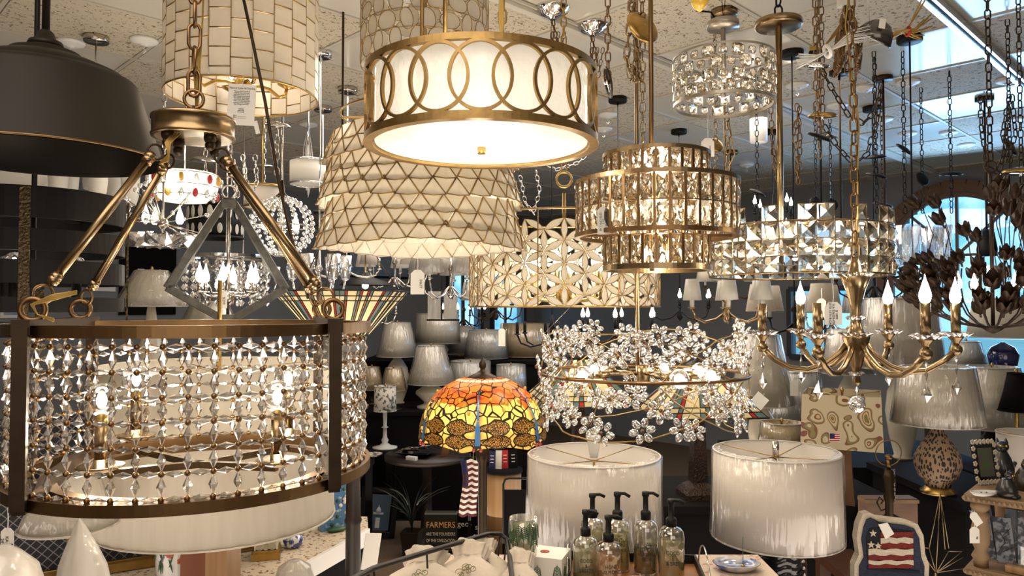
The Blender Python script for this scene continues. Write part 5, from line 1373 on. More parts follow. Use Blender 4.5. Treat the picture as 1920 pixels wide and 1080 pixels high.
armlight('black scroll chandelier below the left half of the petal lattice pendant', 1035, 650, 4.0, 6, 68, 60, black, 'candle', bulbs=False)
armlight('black chandelier with lit bulbs below the right half of the petal lattice pendant', 1160, 645, 4.4, 6, 72, 75, black, 'candle')
armlight('brass chandelier with white pleated shades left of the six-arm chandelier', 1362, 604, 3.1, 6, 72, 66, satin, 'shade', smat=pleat, sk=.62)
armlight('black chandelier with grey trapezoid shades under the pyramid-stone drum', 1490, 625, 3.6, 4, 74, 70, black, 'shade', smat=linen, sk=1.1, bulbs=False)
armlight('black chandelier with tall clear glass tumblers beside the arched window', 1712, 520, 3.4, 5, 48, 50, black, 'cup', sk=1.25)
armlight('dark candle chandelier between the pyramid-stone drum and the arched window', 1640, 560, 4.6, 6, 70, 90, black, 'candle', bulbs=False)
armlight('black candle chandelier with a lit bulb above the pyramid-stone drum', 1450, 425, 5.2, 4, 40, 60, black, 'candle')
armlight('chrome and glass chandelier right of the diamond lantern', 598, 560, 3.6, 6, 48, 90, chrome, 'cup', smat=crystal, sk=.8)
armlight('nickel chandelier with crystal cups behind the crystal strands at left', 455, 560, 4.4, 8, 60, 80, nickel, 'cup', smat=crystal, sk=.6)
armlight('dark chandelier with white cups at far left behind the dome pendant', 175, 420, 3.4, 5, 62, 90, nickel, 'cup', smat=frost, sk=1.0)
armlight('thin black chandelier far behind the crystal flower ring', 1275, 600, 5.2, 6, 60, 60, black, 'candle')
armlight('brass arm light at the centre rear above the grey lamps', 930, 600, 5.6, 5, 52, 70, dbronze, 'shade', smat=wrappedg, sk=1.2)
armlight('thin nickel chandelier with bare sleeves above the leftmost rear shades', 700, 608, 5.5, 6, 42, 50, nickel, 'candle', bulbs=False)
armlight('dark bronze chandelier with small lit bulbs far behind the dragonfly lamp', 870, 612, 7.4, 6, 40, 50, dbronze, 'candle')
armlight('bronze chandelier with cream cups between the tiered and the pyramid-stone chandeliers', 1372, 560, 5.9, 5, 48, 60, bronze, 'shade', smat=linen, sk=1.2)
armlight('nickel chandelier with grey shades in front of the small far window', 1560, 620, 5.3, 5, 46, 60, nickel, 'shade', smat=wrappedg, sk=1.2)
c = P(424, 590, 3.45); o = thing('crystal_strand_chandelier', 'chrome ring chandelier hung with crystal strands behind the diamond lantern', 'chandelier', c)
r = S(74, 3.45)
for z_, k_ in ((.26, 1), (.20, .8)):
    MB().ring(r*k_, z_, z_+.014, .008, 40).build('ring_band', chrome, o)
for k in range(34):
    a = 2*PI*k/34; rr = r*(1 if k % 2 else .8); mb = MB()
    for s_ in range(6): z_ = .25 - s_*.036; mb.bip((rr*math.cos(a), rr*math.sin(a), z_), (rr*math.cos(a), rr*math.sin(a), z_ - .032), .012, 6)
    mb.build('crystal_strand', crystal, o)
MB().bar((-r,0,.27), (r,0,.27), .008).bar((0,-r,.27), (0,r,.27), .008).build('spider', chrome, o); rod(o, .27, CEIL - c.z, .005, chrome)
for k in range(4): candle_bulb(o, .1*math.cos(k*1.57), .1*math.sin(k*1.57), .12, hotdim, 1)
# white bowls and drums at left
def drumpend(label, px, yb, yt, rpx, d, sm, rim=None, rodm=nickel, name='drum_pendant', flare=0):
    c = P(px, yb, d); o = thing(name, label, 'pendant lamp', c); r = S(rpx, d); h = P(px, yt, d).z - c.z
    MB().lathe([(r,0), (r*(1-flare),h), (r*(1-flare)-.004,h), (r-.004,0)], 40, closed=True).build('shade', sm, o)
    if rim:
        for z in (0, h): MB().torus((0,0,z), r*(1 - (flare if z else 0)) + .003, .006, n=40, m=6).build('rim', rim, o)
    MB().bar((-r*(1-flare),0,h-.004), (r*(1-flare),0,h-.004), .006).build('spider', rodm, o)
    rod(o, h - .01, CEIL - c.z - .02, .005, rodm); canopy(o, CEIL - c.z - .025, .055, rodm); return o
drumpend('white drum pendant behind the dome pendant, at the left edge', 40, 366, 322, 92, 3.6, frost)
drumpend('white bowl pendant right of the dome pendant rim', 197, 356, 318, 36, 4.4, frost, flare=-.15)
ovalp, t, out = nt('black and white oval panels'); tc = N(t, 'ShaderNodeTexCoord')
o = drumpend('black drum pendant with white oval glass panels behind the left rods', 404, 446, 386, 48, 3.8, frost, black)
hh = P(404, 386, 3.8).z - P(404, 446, 3.8).z; r_ = S(48, 3.8)
for k in range(18):
    a = 2*PI*k/18; mb = MB(); mb.T = onring(r_ + .004, a, hh/2)
    mb.sph((0,0,hh*.24), .014, 10, 8, (1,.25,2.3)); mb.sph((0,0,-hh*.26), .013, 10, 8, (1,.25,2.0)); mb.build('glass_oval', frost, o)
for ch in o.children:
    if ch.name.startswith('shade'): ch.data.materials[0] = black
drumpend('chrome-banded white drum pendant left of the layered shell shade', 577, 345, 302, 33, 3.9, frost, chrome, chrome)
drumpend('gold honeycomb drum light above the beaded globe', 492, 388, 350, 33, 3.5, whitesh, brass, brass)
drumpend('dark mesh drum pendant beside the layered shell shade', 604, 428, 398, 16, 4.6, greym, greym)
o = armlight('linear nickel light with three bare sleeves right of the beaded globe', 650, 520, 4.2, 4, 60, 40, nickel, 'candle', bulbs=False)
c = P(685, 535, 4.6); o = thing('dish_pendant', 'shallow black dish pendant over the stained glass bowl', 'pendant lamp', c)
MB().lathe([(.16,0), (.14,.02), (.05,.05), (.02,.08), (.018,.078), (.05,.045), (.155,0)], 32).build('shade', black, o); rod(o, .07, CEIL - c.z, .004, brass)
MB().sph((0,0,-.002), .02, 10, 8).build('bulb', hot, o)
# pair of square shades
c = P(828, 600, 5.0); o = thing('square_shade_sconce', 'light with two square grey fabric shades above the cream drum lamp', 'pendant lamp', c)
for x in (-.045, .06): MB().box((x,x*.3,.10), (.085,.085,.18)).build('square_shade', wrappedg, o)
MB().bar((-.1,0,0), (.12,0,0), .012).cyl((0,0,0), (0,0,.2), .005).build('bar', black, o); rod(o, .2, CEIL - c.z, .004, black)
# ================================================================ canopies and chains at the ceiling
def cap_and_chain(label, px, py, rpx, d, m_, tilt=(0,0), ytop=None, ybot=None, chm=None, up=True, L=.034, xt=None, dome=.3, cat='canopy', name='ceiling_canopy'):
    c = P(px, py, d); o = thing(name, label, cat, c); r = S(rpx, d)
    M = Matrix.Rotation(tilt[0], 4, 'X') @ Matrix.Rotation(tilt[1], 4, 'Y'); mb = MB(); mb.T = M
    mb.lathe([(1e-4, r*dome), (r*.3, r*dome), (r*.85, r*dome*.6), (r, .003), (r, 0), (r*.96,-.002), (r*.8, r*dome*.45), (1e-4, r*dome*.8)], 32); mb.build('cap', m_, o)
    mb = MB(); mb.T = M; mb.bar((-r*.6,0,-.001), (r*.6,0,-.001), r*.22, .003).cyl((0,0,-.012), (0,0,r*dome), r*.1); mb.build('bracket', chrome if m_ is not black else black, o)
    xt = 0 if xt is None else xt
    if up: MB().chain([(0,0,r*dome), (xt,0,CEIL - c.z)], L, L*.33, L*.075).build('chain', chm or m_, o)
    if ybot: MB().chain([(0,0,-.01), (0,0,P(px, ybot, d).z - c.z)], L, L*.33, L*.075).build('lower_chain', chm or m_, o)
    return o
cap_and_chain('brass canopy tipped on edge on a looped chain beside the long brass rod', 1204, 52, 36, 1.95, brass, (1.15, .5), ybot=268, chm=satin, L=.03)
mb = MB(); p = P(1184, 150, 1.97)
for k in range(3): mb.chain([(0.004*k, .01*k, P(1184,0,1.97).z - p.z), (-.012, .01*k, .06), (.0+.012*k, 0, P(1184,150,1.97).z - p.z - .0), (.018, .01*k, .07), (.012,.01*k,P(1190,5,1.97).z - p.z)], .034, .010, .0022)
o = mb.build('looped_chain', satin); tag(o, 'bunch of looped brass chain hanging left of the long brass rod', 'chain', loc=p)
for px, py, r_, lb_ in ((1036, 24, 33, 'chrome ribbed ceiling canopy with chain, left of the pair'), (1110, 56, 31, 'chrome ribbed ceiling canopy with chain, right of the pair')):
    p = CP(px, py - 10); r = S(r_, p.y); o = thing('ceiling_canopy', lb_, 'canopy', (p.x, p.y, CEIL))
    MB().solid([(r,0), (r,-.008), (r*.92,-.012), (r*.9,-.020), (r*.7,-.026), (r*.68,-.034), (r*.3,-.042), (r*.2,-.05)], 36).build('plate', chrome, o)
    mb = MB()
    for k in range(3): mb.chain([(0,0,-.05), (.01*k,0,-.1-.02*k), (.02*k-.01,.01,-.22), (.025*k,.01,-.1)], .03, .009, .002)
    mb.build('chain', bronze, o)
cap_and_chain('dark bronze canopy hanging edge-on right of the ringed drum pendant', 1140, 155, 30, 2.3, dbronze, (0, 1.35), chm=bronze, dome=.2)
# grey cap with cord bundles
c = P(1638, 72, 2.15); o = thing('grey_dome_canopy', 'round grey metal cap with gold cord bundle and sticker at upper right', 'canopy', c)
mb = MB(); mb.T = Matrix.Rotation(.5, 4, 'Y') @ Matrix.Rotation(.5, 4, 'X'); r = S(36, 2.15)
mb.lathe([(1e-4, r*.95), (r*.45, r*.85), (r*.8, r*.5), (r, 0), (r*.97,-.003), (1e-4, -.001)], 36); mb.build('cap', mat('grey nickel', (.14,.13,.12), .2, .9), o)
mb = MB(); mb.T = Matrix.Translation((-.005,-.062,.02)) @ Matrix.Rotation(.15, 4, 'Y'); mb.box((0,0,0), (.018,.001,.028)); mb.build('sticker', paper, o)
mb = MB()
for k in range(12):
    y = R.uniform(-.015,.015); z = R.uniform(-.02,.02); mb.tube([(.03,y,.0), (.06,y,.01+z*.3), (.09,y,.02), (.115,y,.015+z*.5), (.15+R.uniform(-.02,.02),y,.03+z*2)], .0022, 5)
mb.tube([(.09,0,.02), (.12,0,.06), (.15,0,.11), (.16,0,.14), (.15,0,.13), (.11,0,.05)], .0025, 5)
mb.build('gold_cord', cordm, o); MB().torus((.10,0,.02), .012, .004, (1,0,0), 16, 6).build('cord_tie', redp, o)
MB().tube([(-.01,0,.03), (-.02,0,.2), (-.03,0,CEIL-c.z)], .0015, 4).build('wire', string, o)
c = P(1588, 70, 2.2); mb = MB()
for k in range(7):
    x = R.uniform(-.03,.03); mb.chain([(0,0,.10), (x,.01*k-.03,.0), (x*1.3,.01*k-.03,-.10), (x*1.1+.01,.01*k-.03,-.02), (.01,0,.08)], .032, .010, .0021)
o = mb.build('looped_chain', bronze); tag(o, 'bunch of bronze chain looped on a hook left of the grey metal cap', 'chain', loc=c)
o2 = thing('ceiling_hook', 'white ceiling hook bracket over the bunch of looped chain', 'hook', P(1582, 12, 2.2))
MB().box((0,0,.06), (.03,.03,.12)).tube([(0,0,0), (0,0,-.03), (.012,0,-.05), (.02,0,-.035)], .003, 6).build('bracket', whitep, o2)
MB().cyl((0,0,.1), (0,0,CEIL - P(1582,12,2.2).z), .004).build('hanger_rod', whitep, o2)
c = P(1555, 95, 2.12); mb = MB()
for k in range(26):
    y = R.uniform(-.02,.02); w1 = R.uniform(-.02,.02)
    mb.tube([(.11,y,.05+w1), (.06,y,.04+w1*.8), (.0,y*.4,.0), (-.04,y*.5,-.02+w1*.3), (-.09,y,-.03+w1)], .0011, 4)
mb.torus((-.005,0,-.002), .016, .006, (1,0,.4), 16, 6)
o = mb.build('wire_bundle', string); tag(o, 'coiled bundle of pale wires tied in the middle beside the grey metal cap', 'wires', loc=c)
mb = MB()
for k in range(4): mb.tube([(.07,0,.10), (.03,.003*k,.03+.004*k), (-.01,0,-.01), (-.05,0,-.015+.004*k)], .002, 4)
o = mb.build('gold_cord', cordm); tag(o, 'loose gold cord left of the looped chain', 'cord', loc=P(1548, 85, 2.3))
# hanging caps and chains over the right-hand lamps: label, px, py, r, d, material, tilt, bottom
CC = [('chrome canopy under the coiled pale wires', 1530, 124, 24, 2.3, chrome, (.2,.1), 230, bronze),
 ('flat brass canopy hanging level left of the brass chain', 1542, 218, 26, 2.7, brass, (.1,.0), 245, bronze),
 ('black canopy below the flat brass canopy', 1536, 258, 24, 3.0, black, (.4,.3), 300, bronze),
 ('tilted black canopy with pale writing beside the bluish panels', 1695, 281, 18, 3.6, black, (.6,.5), 400, black),
 ('black canopy with a cord loop at right', 1783, 328, 20, 3.9, black, (.1,.0), 400, black),
 ('upper black canopy of the pair left of the tilted one', 1641, 296, 19, 3.6, black, (.2,-.1), 325, black),
 ('lower black canopy of the pair left of the tilted one', 1643, 330, 19, 3.7, black, (.3,.2), 400, black),
 ('black canopy turned flat to the viewer above the tumbler chandelier', 1729, 335, 14, 4.2, black, (1.2,.2), 400, black),
 ('dark canopy behind the chains at the far right', 1893, 275, 20, 3.2, dbronze, (1.0,.6), 320, dbronze),
 ('brass canopy bar at the far right edge', 1915, 324, 34, 2.9, brass, (.05,.0), 380, dbronze),
 ('small brass canopy hanging behind the white tag', 1342, 272, 15, 3.2, brass, (1.1,.3), 400, satin),
 ('black canopy right of the tiered chandelier top', 1420, 362, 16, 4.0, black, (.3,.4), 400, black),
 ('black canopy at the centre rear above the pyramid-stone drum', 1530, 382, 14, 4.6, black, (1.3,.2), 420, black),
 ('second black canopy at the centre rear above the pyramid-stone drum', 1558, 385, 13, 4.9, black, (1.3,-.3), 420, black),
 ('dark canopy beside the tall lamp rods above the window arch', 1655, 385, 18, 4.4, dbronze, (.2,.2), 440, dbronze),
 ('brushed canopy with wires behind the shell panel drum', 520, 236, 24, 3.0, nickel, (.1,.1), 330, nickel),
 ('nickel canopy right of the left hook plates', 385, 300, 22, 3.5, nickel, (.2,.2), 380, nickel),
 ('dark canopy above the black oval-panel drum', 405, 262, 14, 3.9, dbronze, (.3,.1), 385, dbronze),
 ('chrome canopy above the honeycomb drum light', 495, 312, 16, 4.2, chrome, (.1,.0), 350, chrome)]
for (lb_, px, py, r_, d_, m_, tl_, yb_, cm_) in CC: cap_and_chain(lb_, px, py, r_, d_, m_, tl_, ybot=yb_, chm=cm_)
def loops(label, d, pts, m_, L=.034, name='hanging_chain'):
    p0 = P(pts[0][0], pts[0][1], d); o = MB().chain([P(x, y, d) - p0 for x, y in pts], L, L*.33, L*.078).build(name, m_); tag(o, label, 'chain', loc=p0)
CHs = [('dark chain swagged between two hooks in front of the bluish panels', 2.75, [(1540,130), (1562,170), (1590,215), (1618,232), (1645,205), (1652,155)], dbronze),
 ('second dark chain hanging lower between the same two hooks', 2.8, [(1545,235), (1570,275), (1600,308), (1625,290), (1645,225), (1652,160)], dbronze),
 ('long dark loop of chain near the right edge, left one', 2.9, [(1838,180), (1840,240), (1852,315), (1872,325), (1884,280), (1892,200)], dbronze),
 ('long dark loop of chain near the right edge, right one', 3.0, [(1893,178), (1880,250), (1890,300), (1904,250), (1897,178)], dbronze),
 ('bronze chain hanging right of the brass canopy rod', 3.1, [(1445,200), (1450,300), (1462,350), (1450,280)], bronze),
 ('twisted bronze chain bunch left of the flat brass canopy', 2.9, [(1494,195), (1500,260), (1497,340), (1490,250), (1500,200)], bronze),
 ('brass chain with a gold cord under the octagon-stone drum', 2.7, [(1362,212), (1366,260), (1365,320)], satin),
 ('dark chain swag in the dim ceiling behind the tiered chandelier', 4.4, [(1010,300), (1045,318), (1085,305), (1110,280)], nickel),
 ('dark chain loop left of the tiered chandelier', 4.0, [(975,330), (985,380), (1000,400), (1012,360), (1005,320)], nickel),
 ('chrome chain bunch behind the left rods', 3.3, [(455,290), (462,340), (470,380), (482,340), (478,290)], nickel),
 ('nickel chain bunch over the honeycomb drum light', 3.4, [(430,280), (436,330), (446,370), (440,300)], nickel)]
for lb_, d_, pts_, m_ in CHs: loops(lb_, d_, pts_, m_)
mb = MB().tube([Vector((0,0,0)), P(1372,260,2.7)-P(1365,215,2.7), P(1378,290,2.7)-P(1365,215,2.7), P(1362,320,2.7)-P(1365,215,2.7)], .0025, 5)
o = mb.build('gold_cord', cordm); tag(o, 'gold cord curving under the octagon-stone drum', 'cord', loc=P(1365,215,2.7))
o = thing('black_rod_pendant', 'thin black rod with a black cap behind the brass chain', 'pendant lamp', P(1540, 400, 3.6))
zz = CEIL - o.location.z; MB().cyl((0,0,0), (0,0,zz), .0055).build('rod', black, o); MB().solid([(.05,zz-.02), (.05,zz)], 24).build('canopy', black, o); MB().solid([(.06,-.1), (.03,0)], 20).build('shade', black, o)
for px, d_, yb_, lb_ in ((1660, 4.0, 460, 'slim dark rod pendant left of the arched window'), (1577, 3.9, 430, 'slim dark rod pendant above the pyramid-stone drum'), (1850, 4.4, 430, 'slim dark rod pendant in front of the arched window')):
    o = thing('rod_pendant', lb_, 'pendant lamp', P(px, yb_, d_)); zz = CEIL - o.location.z
    MB().cyl((0,0,0), (0,0,zz), .006).build('rod', dbronze, o); MB().solid([(.05,zz-.02), (.05,zz)], 24).build('canopy', dbronze, o); MB().solid([(.05,-.16), (.055,-.12), (.04,-.02), (.012,0)], 20).build('shade', black, o)
# hanging price tags
price_tag(783, 506, 26, 46, 1.95, 'white price tag hanging below the layered shell shade', up=44, lines=[('34677', 7, 6, 26, PI/2)])
price_tag(941, 616, 13, 33, 2.4, 'small narrow white tag hanging below the petal lattice pendant', up=40)
price_tag(1327, 259, 24, 35, 2.3, 'white tag hanging below the octagon-stone drum', up=45, lines=[('35060', 5, 4, 20, PI/2)])
price_tag(1562, 566, 33, 43, 1.72, 'cream price tag with three printed lines left of the brass chandelier stem', up=60, lines=[('$ 1899\nKA 036055-038\n22"D 15"H 8-CAN', 6.0, 0, 24, PI/2)])
price_tag(1540, 560, 17, 34, 2.0, 'plain cream tag partly behind the printed price tag', up=20)
price_tag(1131, 388, 22, 52, 1.74, 'narrow paper tag on the left side of the tiered chandelier', up=10, lines=[('$499 7.0644-3-22\nS1 1\n22"D 12"H 1 40', 5.4, 0, 28, PI/2)])
price_tag(1489, 712, 15, 30, 3.5, 'tag on the grey-tan lamp under the brass chandelier arms', up=6)
price_tag(420, 548, 12, 30, 2.45, 'tag hanging from the diamond lantern tip', up=14, lines=[('$299', 7, 0, 16, PI/2)])
price_tag(1827, 988, 18, 30, 2.28, 'white tag tied to the wooden shelf leg at right', up=30, lines=[('98', 5, 4, 20, PI/2)])
o = price_tag(455, 158, 52, 78, 1.9, 'large white care card hanging from the shell panel drum', card=True, up=14, tz=.05,
  lines=[('Natural Color & Cleaning', 4.6, 0, 8, 0), ('\n'.join(['This product is made of', 'natural capiz shells and', 'each piece varies in tone', 'color, texture and clarity.', 'This is part of its beauty', 'and is not a flaw. Clean', 'with a soft dry cloth and', 'avoid any harsh cleaners', 'that damage the finish.']), 3.1, 0, 26, 0),
         ('Natural\ncapiz shell\nhand made', 3.0, 0, 50, 0), ('SKU: __________\nSKU: __________', 3.4, -2, 62, 0)])
MB().bar((S(24,1.9),0,-S(70,1.9)), (S(30,1.9),0,-S(94,1.9)), S(8,1.9), .001, up=(0,1,0)).build('loose_ribbon', paper, o)
price_tag(1432, 742, 26, 26, 3.0, 'white square hang tag with a black logo right of the mission lamp', card=True, tz=.7, up=4)
# dark cord running down in front of the shell drum
p0 = P(455, -10, 1.9); q = [(455,-10), (470,60), (497,190), (520,330), (545,440), (578,560)]
o = MB().tube([P(x, y, 1.9) - p0 for x, y in q], .0042, 6).build('swag_cord', dbronze); tag(o, 'dark brown cord slanting down in front of the shell panel drum', 'cord', loc=p0)
# orange glass at top edge
o = MB().solid([(.006,.03), (.02,.012), (.026,-.005), (.016,-.02), (.004,-.03)], 16).build('amber_glass_drop', jewel); tag(o, 'orange glass ornament at the top edge of the ceiling', 'ornament', loc=P(1312, 2, 2.1))
zz = CEIL - o.location.z; MB().cyl((0,0,.03), (0,0,zz), .002).build('wire', brass, o)
# ================================================================ front table with soaps, bags and dishes
dotcloth = mat('pale sprigged tablecloth', (.62,.50,.40), .9, 0, (.45,.22,.18), 45, sharp=.04, thr=.62)
x0, x1 = P(745, 1080, 1.75).x, P(1500, 1080, 1.75).x
o = thing('front_table', 'cloth-covered table in the foreground holding bags, candle, tray and dishes', 'table', ((x0+x1)/2, 1.72, 0))
MB().box((0,0,.915), (x1-x0, .66, .03)).build('top', dotcloth, o); MB().box((0,0,.45), (x1-x0-.04, .62, .9)).build('skirt', blackm, o)
TZ = .93
wicker = mat('black wire', (.012,.010,.010), .4, .4)
# wire basket with the bags
o = thing('wire_basket', 'black wire basket with a sloping rim around the cotton bags', 'basket', P(850, 1080, 1.5)); o.location.z = TZ
def L3(px, py, d, z=None):
    v = P(px, py, d) - o.location
    if z is not None: v.z = z
    return v
rim = [L3(655, 1088, 1.30), L3(700, 1066, 1.38), L3(800, 1035, 1.55), L3(915, 1001, 1.74), L3(938, 1001, 1.76), L3(950, 1012, 1.75), L3(955, 1040, 1.66), L3(960, 1085, 1.5), L3(940, 1190, 1.25), L3(680, 1190, 1.10)]
MB().tube(rim, .0055, 8, closed=True).build('rim', wicker, o)
mb = MB(); base = [Vector((v.x*.85 + .0, v.y*.9, .004)) for v in rim]
mb.tube(base, .003, 6, closed=True)
for a_, b_ in zip(rim, base): mb.tube([a_, b_], .0022, 5)
mb.build('side_wires', wicker, o)
cotton = mat('unbleached cotton', (.72,.63,.52), .9, 0, (.66,.57,.46), 30, bump=.25, bscale=90, sheen=.2)
darkprint = mat('brown printed ink', (.16,.11,.07), .8); greenpr = mat('olive printed ink', (.22,.20,.08), .8)
def pouch(label, px, py, d, w_, h_, rz=0, lean=0, pr=darkprint, motif=0):
    p = P(px, py, d); o = thing('cotton_pouch', label, 'bag', (p.x, p.y, TZ + .004), rz, 'cotton bags in the wire basket')
    J, K = 26, 56; vs = []; fs = []; TT = Matrix.Translation((0,0,w_*.20)) @ Matrix.Rotation(-1.0, 4, 'X')
    def mb_(): q_ = MB(); q_.T = TT; return q_
    for j in range(J+1):
        t_ = j/J; z = h_*t_
        if t_ < .80: r = (.86 + .14*math.sin(PI*min(1, t_/.8)))*(1 - .52*max(0, (t_-.40)/.40)**2.6)
        elif t_ < .86: r = .42
        else: r = .42 + (t_-.86)*1.0
        for k in range(K):
            a = 2*PI*k/K; amp = .012*t_ + (.08*(t_-.5)/.5 if t_ > .5 else 0)
            rr = r*(1 + amp*math.sin(a*11 + 1.5*math.sin(t_*5)) + .05*math.sin(a*3 + j*.25) + .03*math.sin(a*5 - j*.5))
            cx_, sy_ = math.cos(a), math.sin(a); k_ = (abs(cx_)**3.2 + abs(sy_)**3.2)**(-1/3.2)
            vs.append((w_/2*rr*cx_*k_ + lean*t_*t_, w_/2*.55*rr*sy_*k_, z + (.004*math.sin(a*3+1) if j == J else 0)))
    for j in range(J):
        for k in range(K): fs.append((j*K+k, j*K+(k+1) % K, (j+1)*K+(k+1) % K, (j+1)*K+k))
    vs.append((0,0,0)); fs += [(len(vs)-1, (k+1) % K, k) for k in range(K)]; vs.append((lean,0,h_*.93)); fs += [(J*K+k, J*K+(k+1) % K, len(vs)-1) for k in range(K)]
    mb_().add(vs, fs, True).build('bag', cotton, o)
    mb_().tube([(w_/2*.44*math.cos(a)+lean*.69, w_/2*.45*.55*math.sin(a), h_*.83 + .002*math.sin(5*a)) for a in [2*PI*s/24 for s in range(24)]], .0022, 5, closed=True).build('drawstring', cotton, o)
    mb = mb_(); yy = -w_/2*.57
    for s in range(10 if motif else 16):
        cx_ = R.uniform(-.018,.018); cz = h_*.42 + R.uniform(-.03,.03); rr = R.uniform(.003,.008)
        mb.torus((cx_, yy - .001, cz), rr, .0007, (0,1,0), 12, 4)
        mb.tube([(cx_, yy-.001, cz), (cx_+R.uniform(-.01,.01), yy-.001, cz+R.uniform(-.012,.012))], .0007, 4)
    mb.build('printed_motif', pr, o); return o
pouch('cotton drawstring bag lying at the left front of the wire basket', 785, 1100, 1.46, .17, .19, .15, .02, greenpr)
pouch('cotton drawstring bag in the middle of the wire basket', 868, 1090, 1.50, .15, .20, -.1, -.01, greenpr)
pouch('cotton drawstring bag with brown print, behind the middle one', 912, 1085, 1.58, .12, .19, .1, .0, darkprint)
pouch('cotton drawstring bag with a swirly print, rightmost beside the candle', 966, 1080, 1.50, .10, .195, -.15, -.01, darkprint)
# box and candle
bx_p = P(1030, 1080, 1.78); zt = P(1020, 1042, 1.78).z
o = thing('palm_print_box', 'white candle box printed with green palm sprigs under the candle', 'box', (bx_p.x, 1.80, TZ), -.32)
hb = .088; MB().box((0,0,hb/2), (.086,.086,hb)).build('carton', paper, o)
mb = MB()
def sprig(mb, x, z, h, y=-.0436, n=7):
    mb.tube([(x,y,z), (x+.002,y,z+h)], .0006, 4)
    for s in range(n):
        zz = z + h*(.45 + .55*s/n)
        for sx in (-1,1): mb.tube([(x+.002,y,zz), (x+.002+sx*.009*(1-.4*s/n),y,zz-.004), (x+.002+sx*.012*(1-.4*s/n),y,zz-.011)], .0008, 4)
for x, z, h in ((-.03,.008,.05), (-.018,.015,.055), (.002,.004,.03), (.03,.03,.045)): sprig(mb, x, z, h)
mb.T = Matrix.Rotation(PI/2, 4, 'Z'); sprig(mb, -.02, .01, .06); sprig(mb, .02, .02, .055); mb.T = None
mb.build('palm_print', leafg, o)
text('lettering', 'FRASIER FIR', .0075, ink, o, Matrix.Translation((.016,-.0438,.022)))
MB().solid([(.011,0), (.011,.0012)], 24, c=(-.01,.0,hb)).build('red_seal', mat('brown red seal', (.32,.07,.04), .6), o)
c_ = P(981, 1040, 1.80); o2 = thing('glass_candle', 'pale green candle in a glass printed with pine sprigs', 'candle', (c_.x, 1.78, TZ + hb + .0004 if False else TZ)); 
# candle stands beside the box on a small riser
o2.location = (P(981,1040,1.74).x, 1.745, TZ)
zr = P(981, 1040, 1.745).z - TZ
MB().box((0,0,zr/2), (.05,.05,zr)).build('riser', paper, o2)
rg = S(26, 1.745); hg = P(981, 972, 1.745).z - P(981, 1042, 1.745).z
MB().lathe([(1e-4,zr), (rg*.95,zr), (rg,zr+.004), (rg,zr+hg), (rg-.0018,zr+hg), (rg-.002,zr+.006), (1e-4,zr+.006)], 36).build('glass', clearglass, o2)
MB().solid([(rg-.003,zr+.007), (rg-.003,zr+hg-.018)], 32).build('wax', mat('pale green wax', (.62,.66,.36), .5, trans=.3), o2)
mb = MB()
for k in range(9):
    a = math.radians(-90 + (k-4)*22); mb2 = MB(); sprig(mb2, 0, 0, .05, 0, 6)
    mb.T = Matrix.Translation(((rg+.0005)*math.cos(a), (rg+.0005)*math.sin(a), zr + .01 + R.uniform(0,.025))) @ Matrix.Rotation(a + PI/2, 4, 'Z'); mb.add(mb2.v, mb2.f)
mb.build('pine_print', leafg, o2)
# tray
tx0, tx1 = P(1062, 1080, 1.78).x, P(1300, 1080, 1.86).x
tray_c = ((tx0+tx1)/2, 1.83)
o = thing('soap_tray', 'black-rimmed wooden tray with a wire handle under the soap bottles', 'tray', (tray_c[0] + .012, tray_c[1], TZ), -.10)
W_, D_ = tx1 - tx0, .26
MB().box((0,0,.006), (W_, D_, .012)).build('bottom', mat('tray wood', (.36,.16,.05), .3, 0, (.22,.09,.03), 10, (1,8,1)), o)
mb = MB()
for sx in (-1,1): mb.box((sx*W_/2,0,.017), (.006,D_,.034))
for sy in (-1,1): mb.box((0,sy*D_/2,.017), (W_,.006,.034))
mb.build('rim', black, o)
for sx in (-1, 1): MB().tube([(sx*(W_/2+.004), .09*math.cos(a), .02 + .075*math.sin(a)) for a in [PI*s/12 for s in range(13)]], .002, 6).build('handle', nickel, o)
# bottles
glassb = glassy('bottle glass', (.97,.97,.93), .82, .3, .02)
def liquid(c): return mat('liquid soap', c, .1, coat=1, trans=.55)
amber = liquid((.62,.34,.16)); olive = liquid((.42,.38,.14)); clearl = liquid((.55,.50,.30)); darkol = liquid((.12,.11,.03))
bott = [(1111, 918, 1015, 1.955, 22, clearl, 'soap bottle at the back left of the tray', 'LEMON\nVERBENA'), (1098, 948, 1060, 1.80, 23, clearl, 'clear soap bottle at the front left of the tray', 'COCO\n&\nBREEZE'),
 (1141, 958, 1066, 1.76, 24, amber, 'amber soap bottle, the lowest one at the front of the tray', 'HONEY\nALMOND\nSOAP'), (1158, 914, 1022, 1.90, 23, olive, 'tall soap bottle at the back of the tray with a pale leaf label', 'MINT\nLEMON\nVERBENA\nBASIL\nOLIVE'),
 (1211, 913, 1034, 1.88, 23, darkol, 'dark olive soap bottle right of the tall pale one', 'NV\nLEMON\nVERBENA\nOLIVE'), (1259, 927, 1048, 1.84, 24, clearl, 'rightmost soap bottle on the tray, lettered in black', 'COCO\n||\n& BREE')]
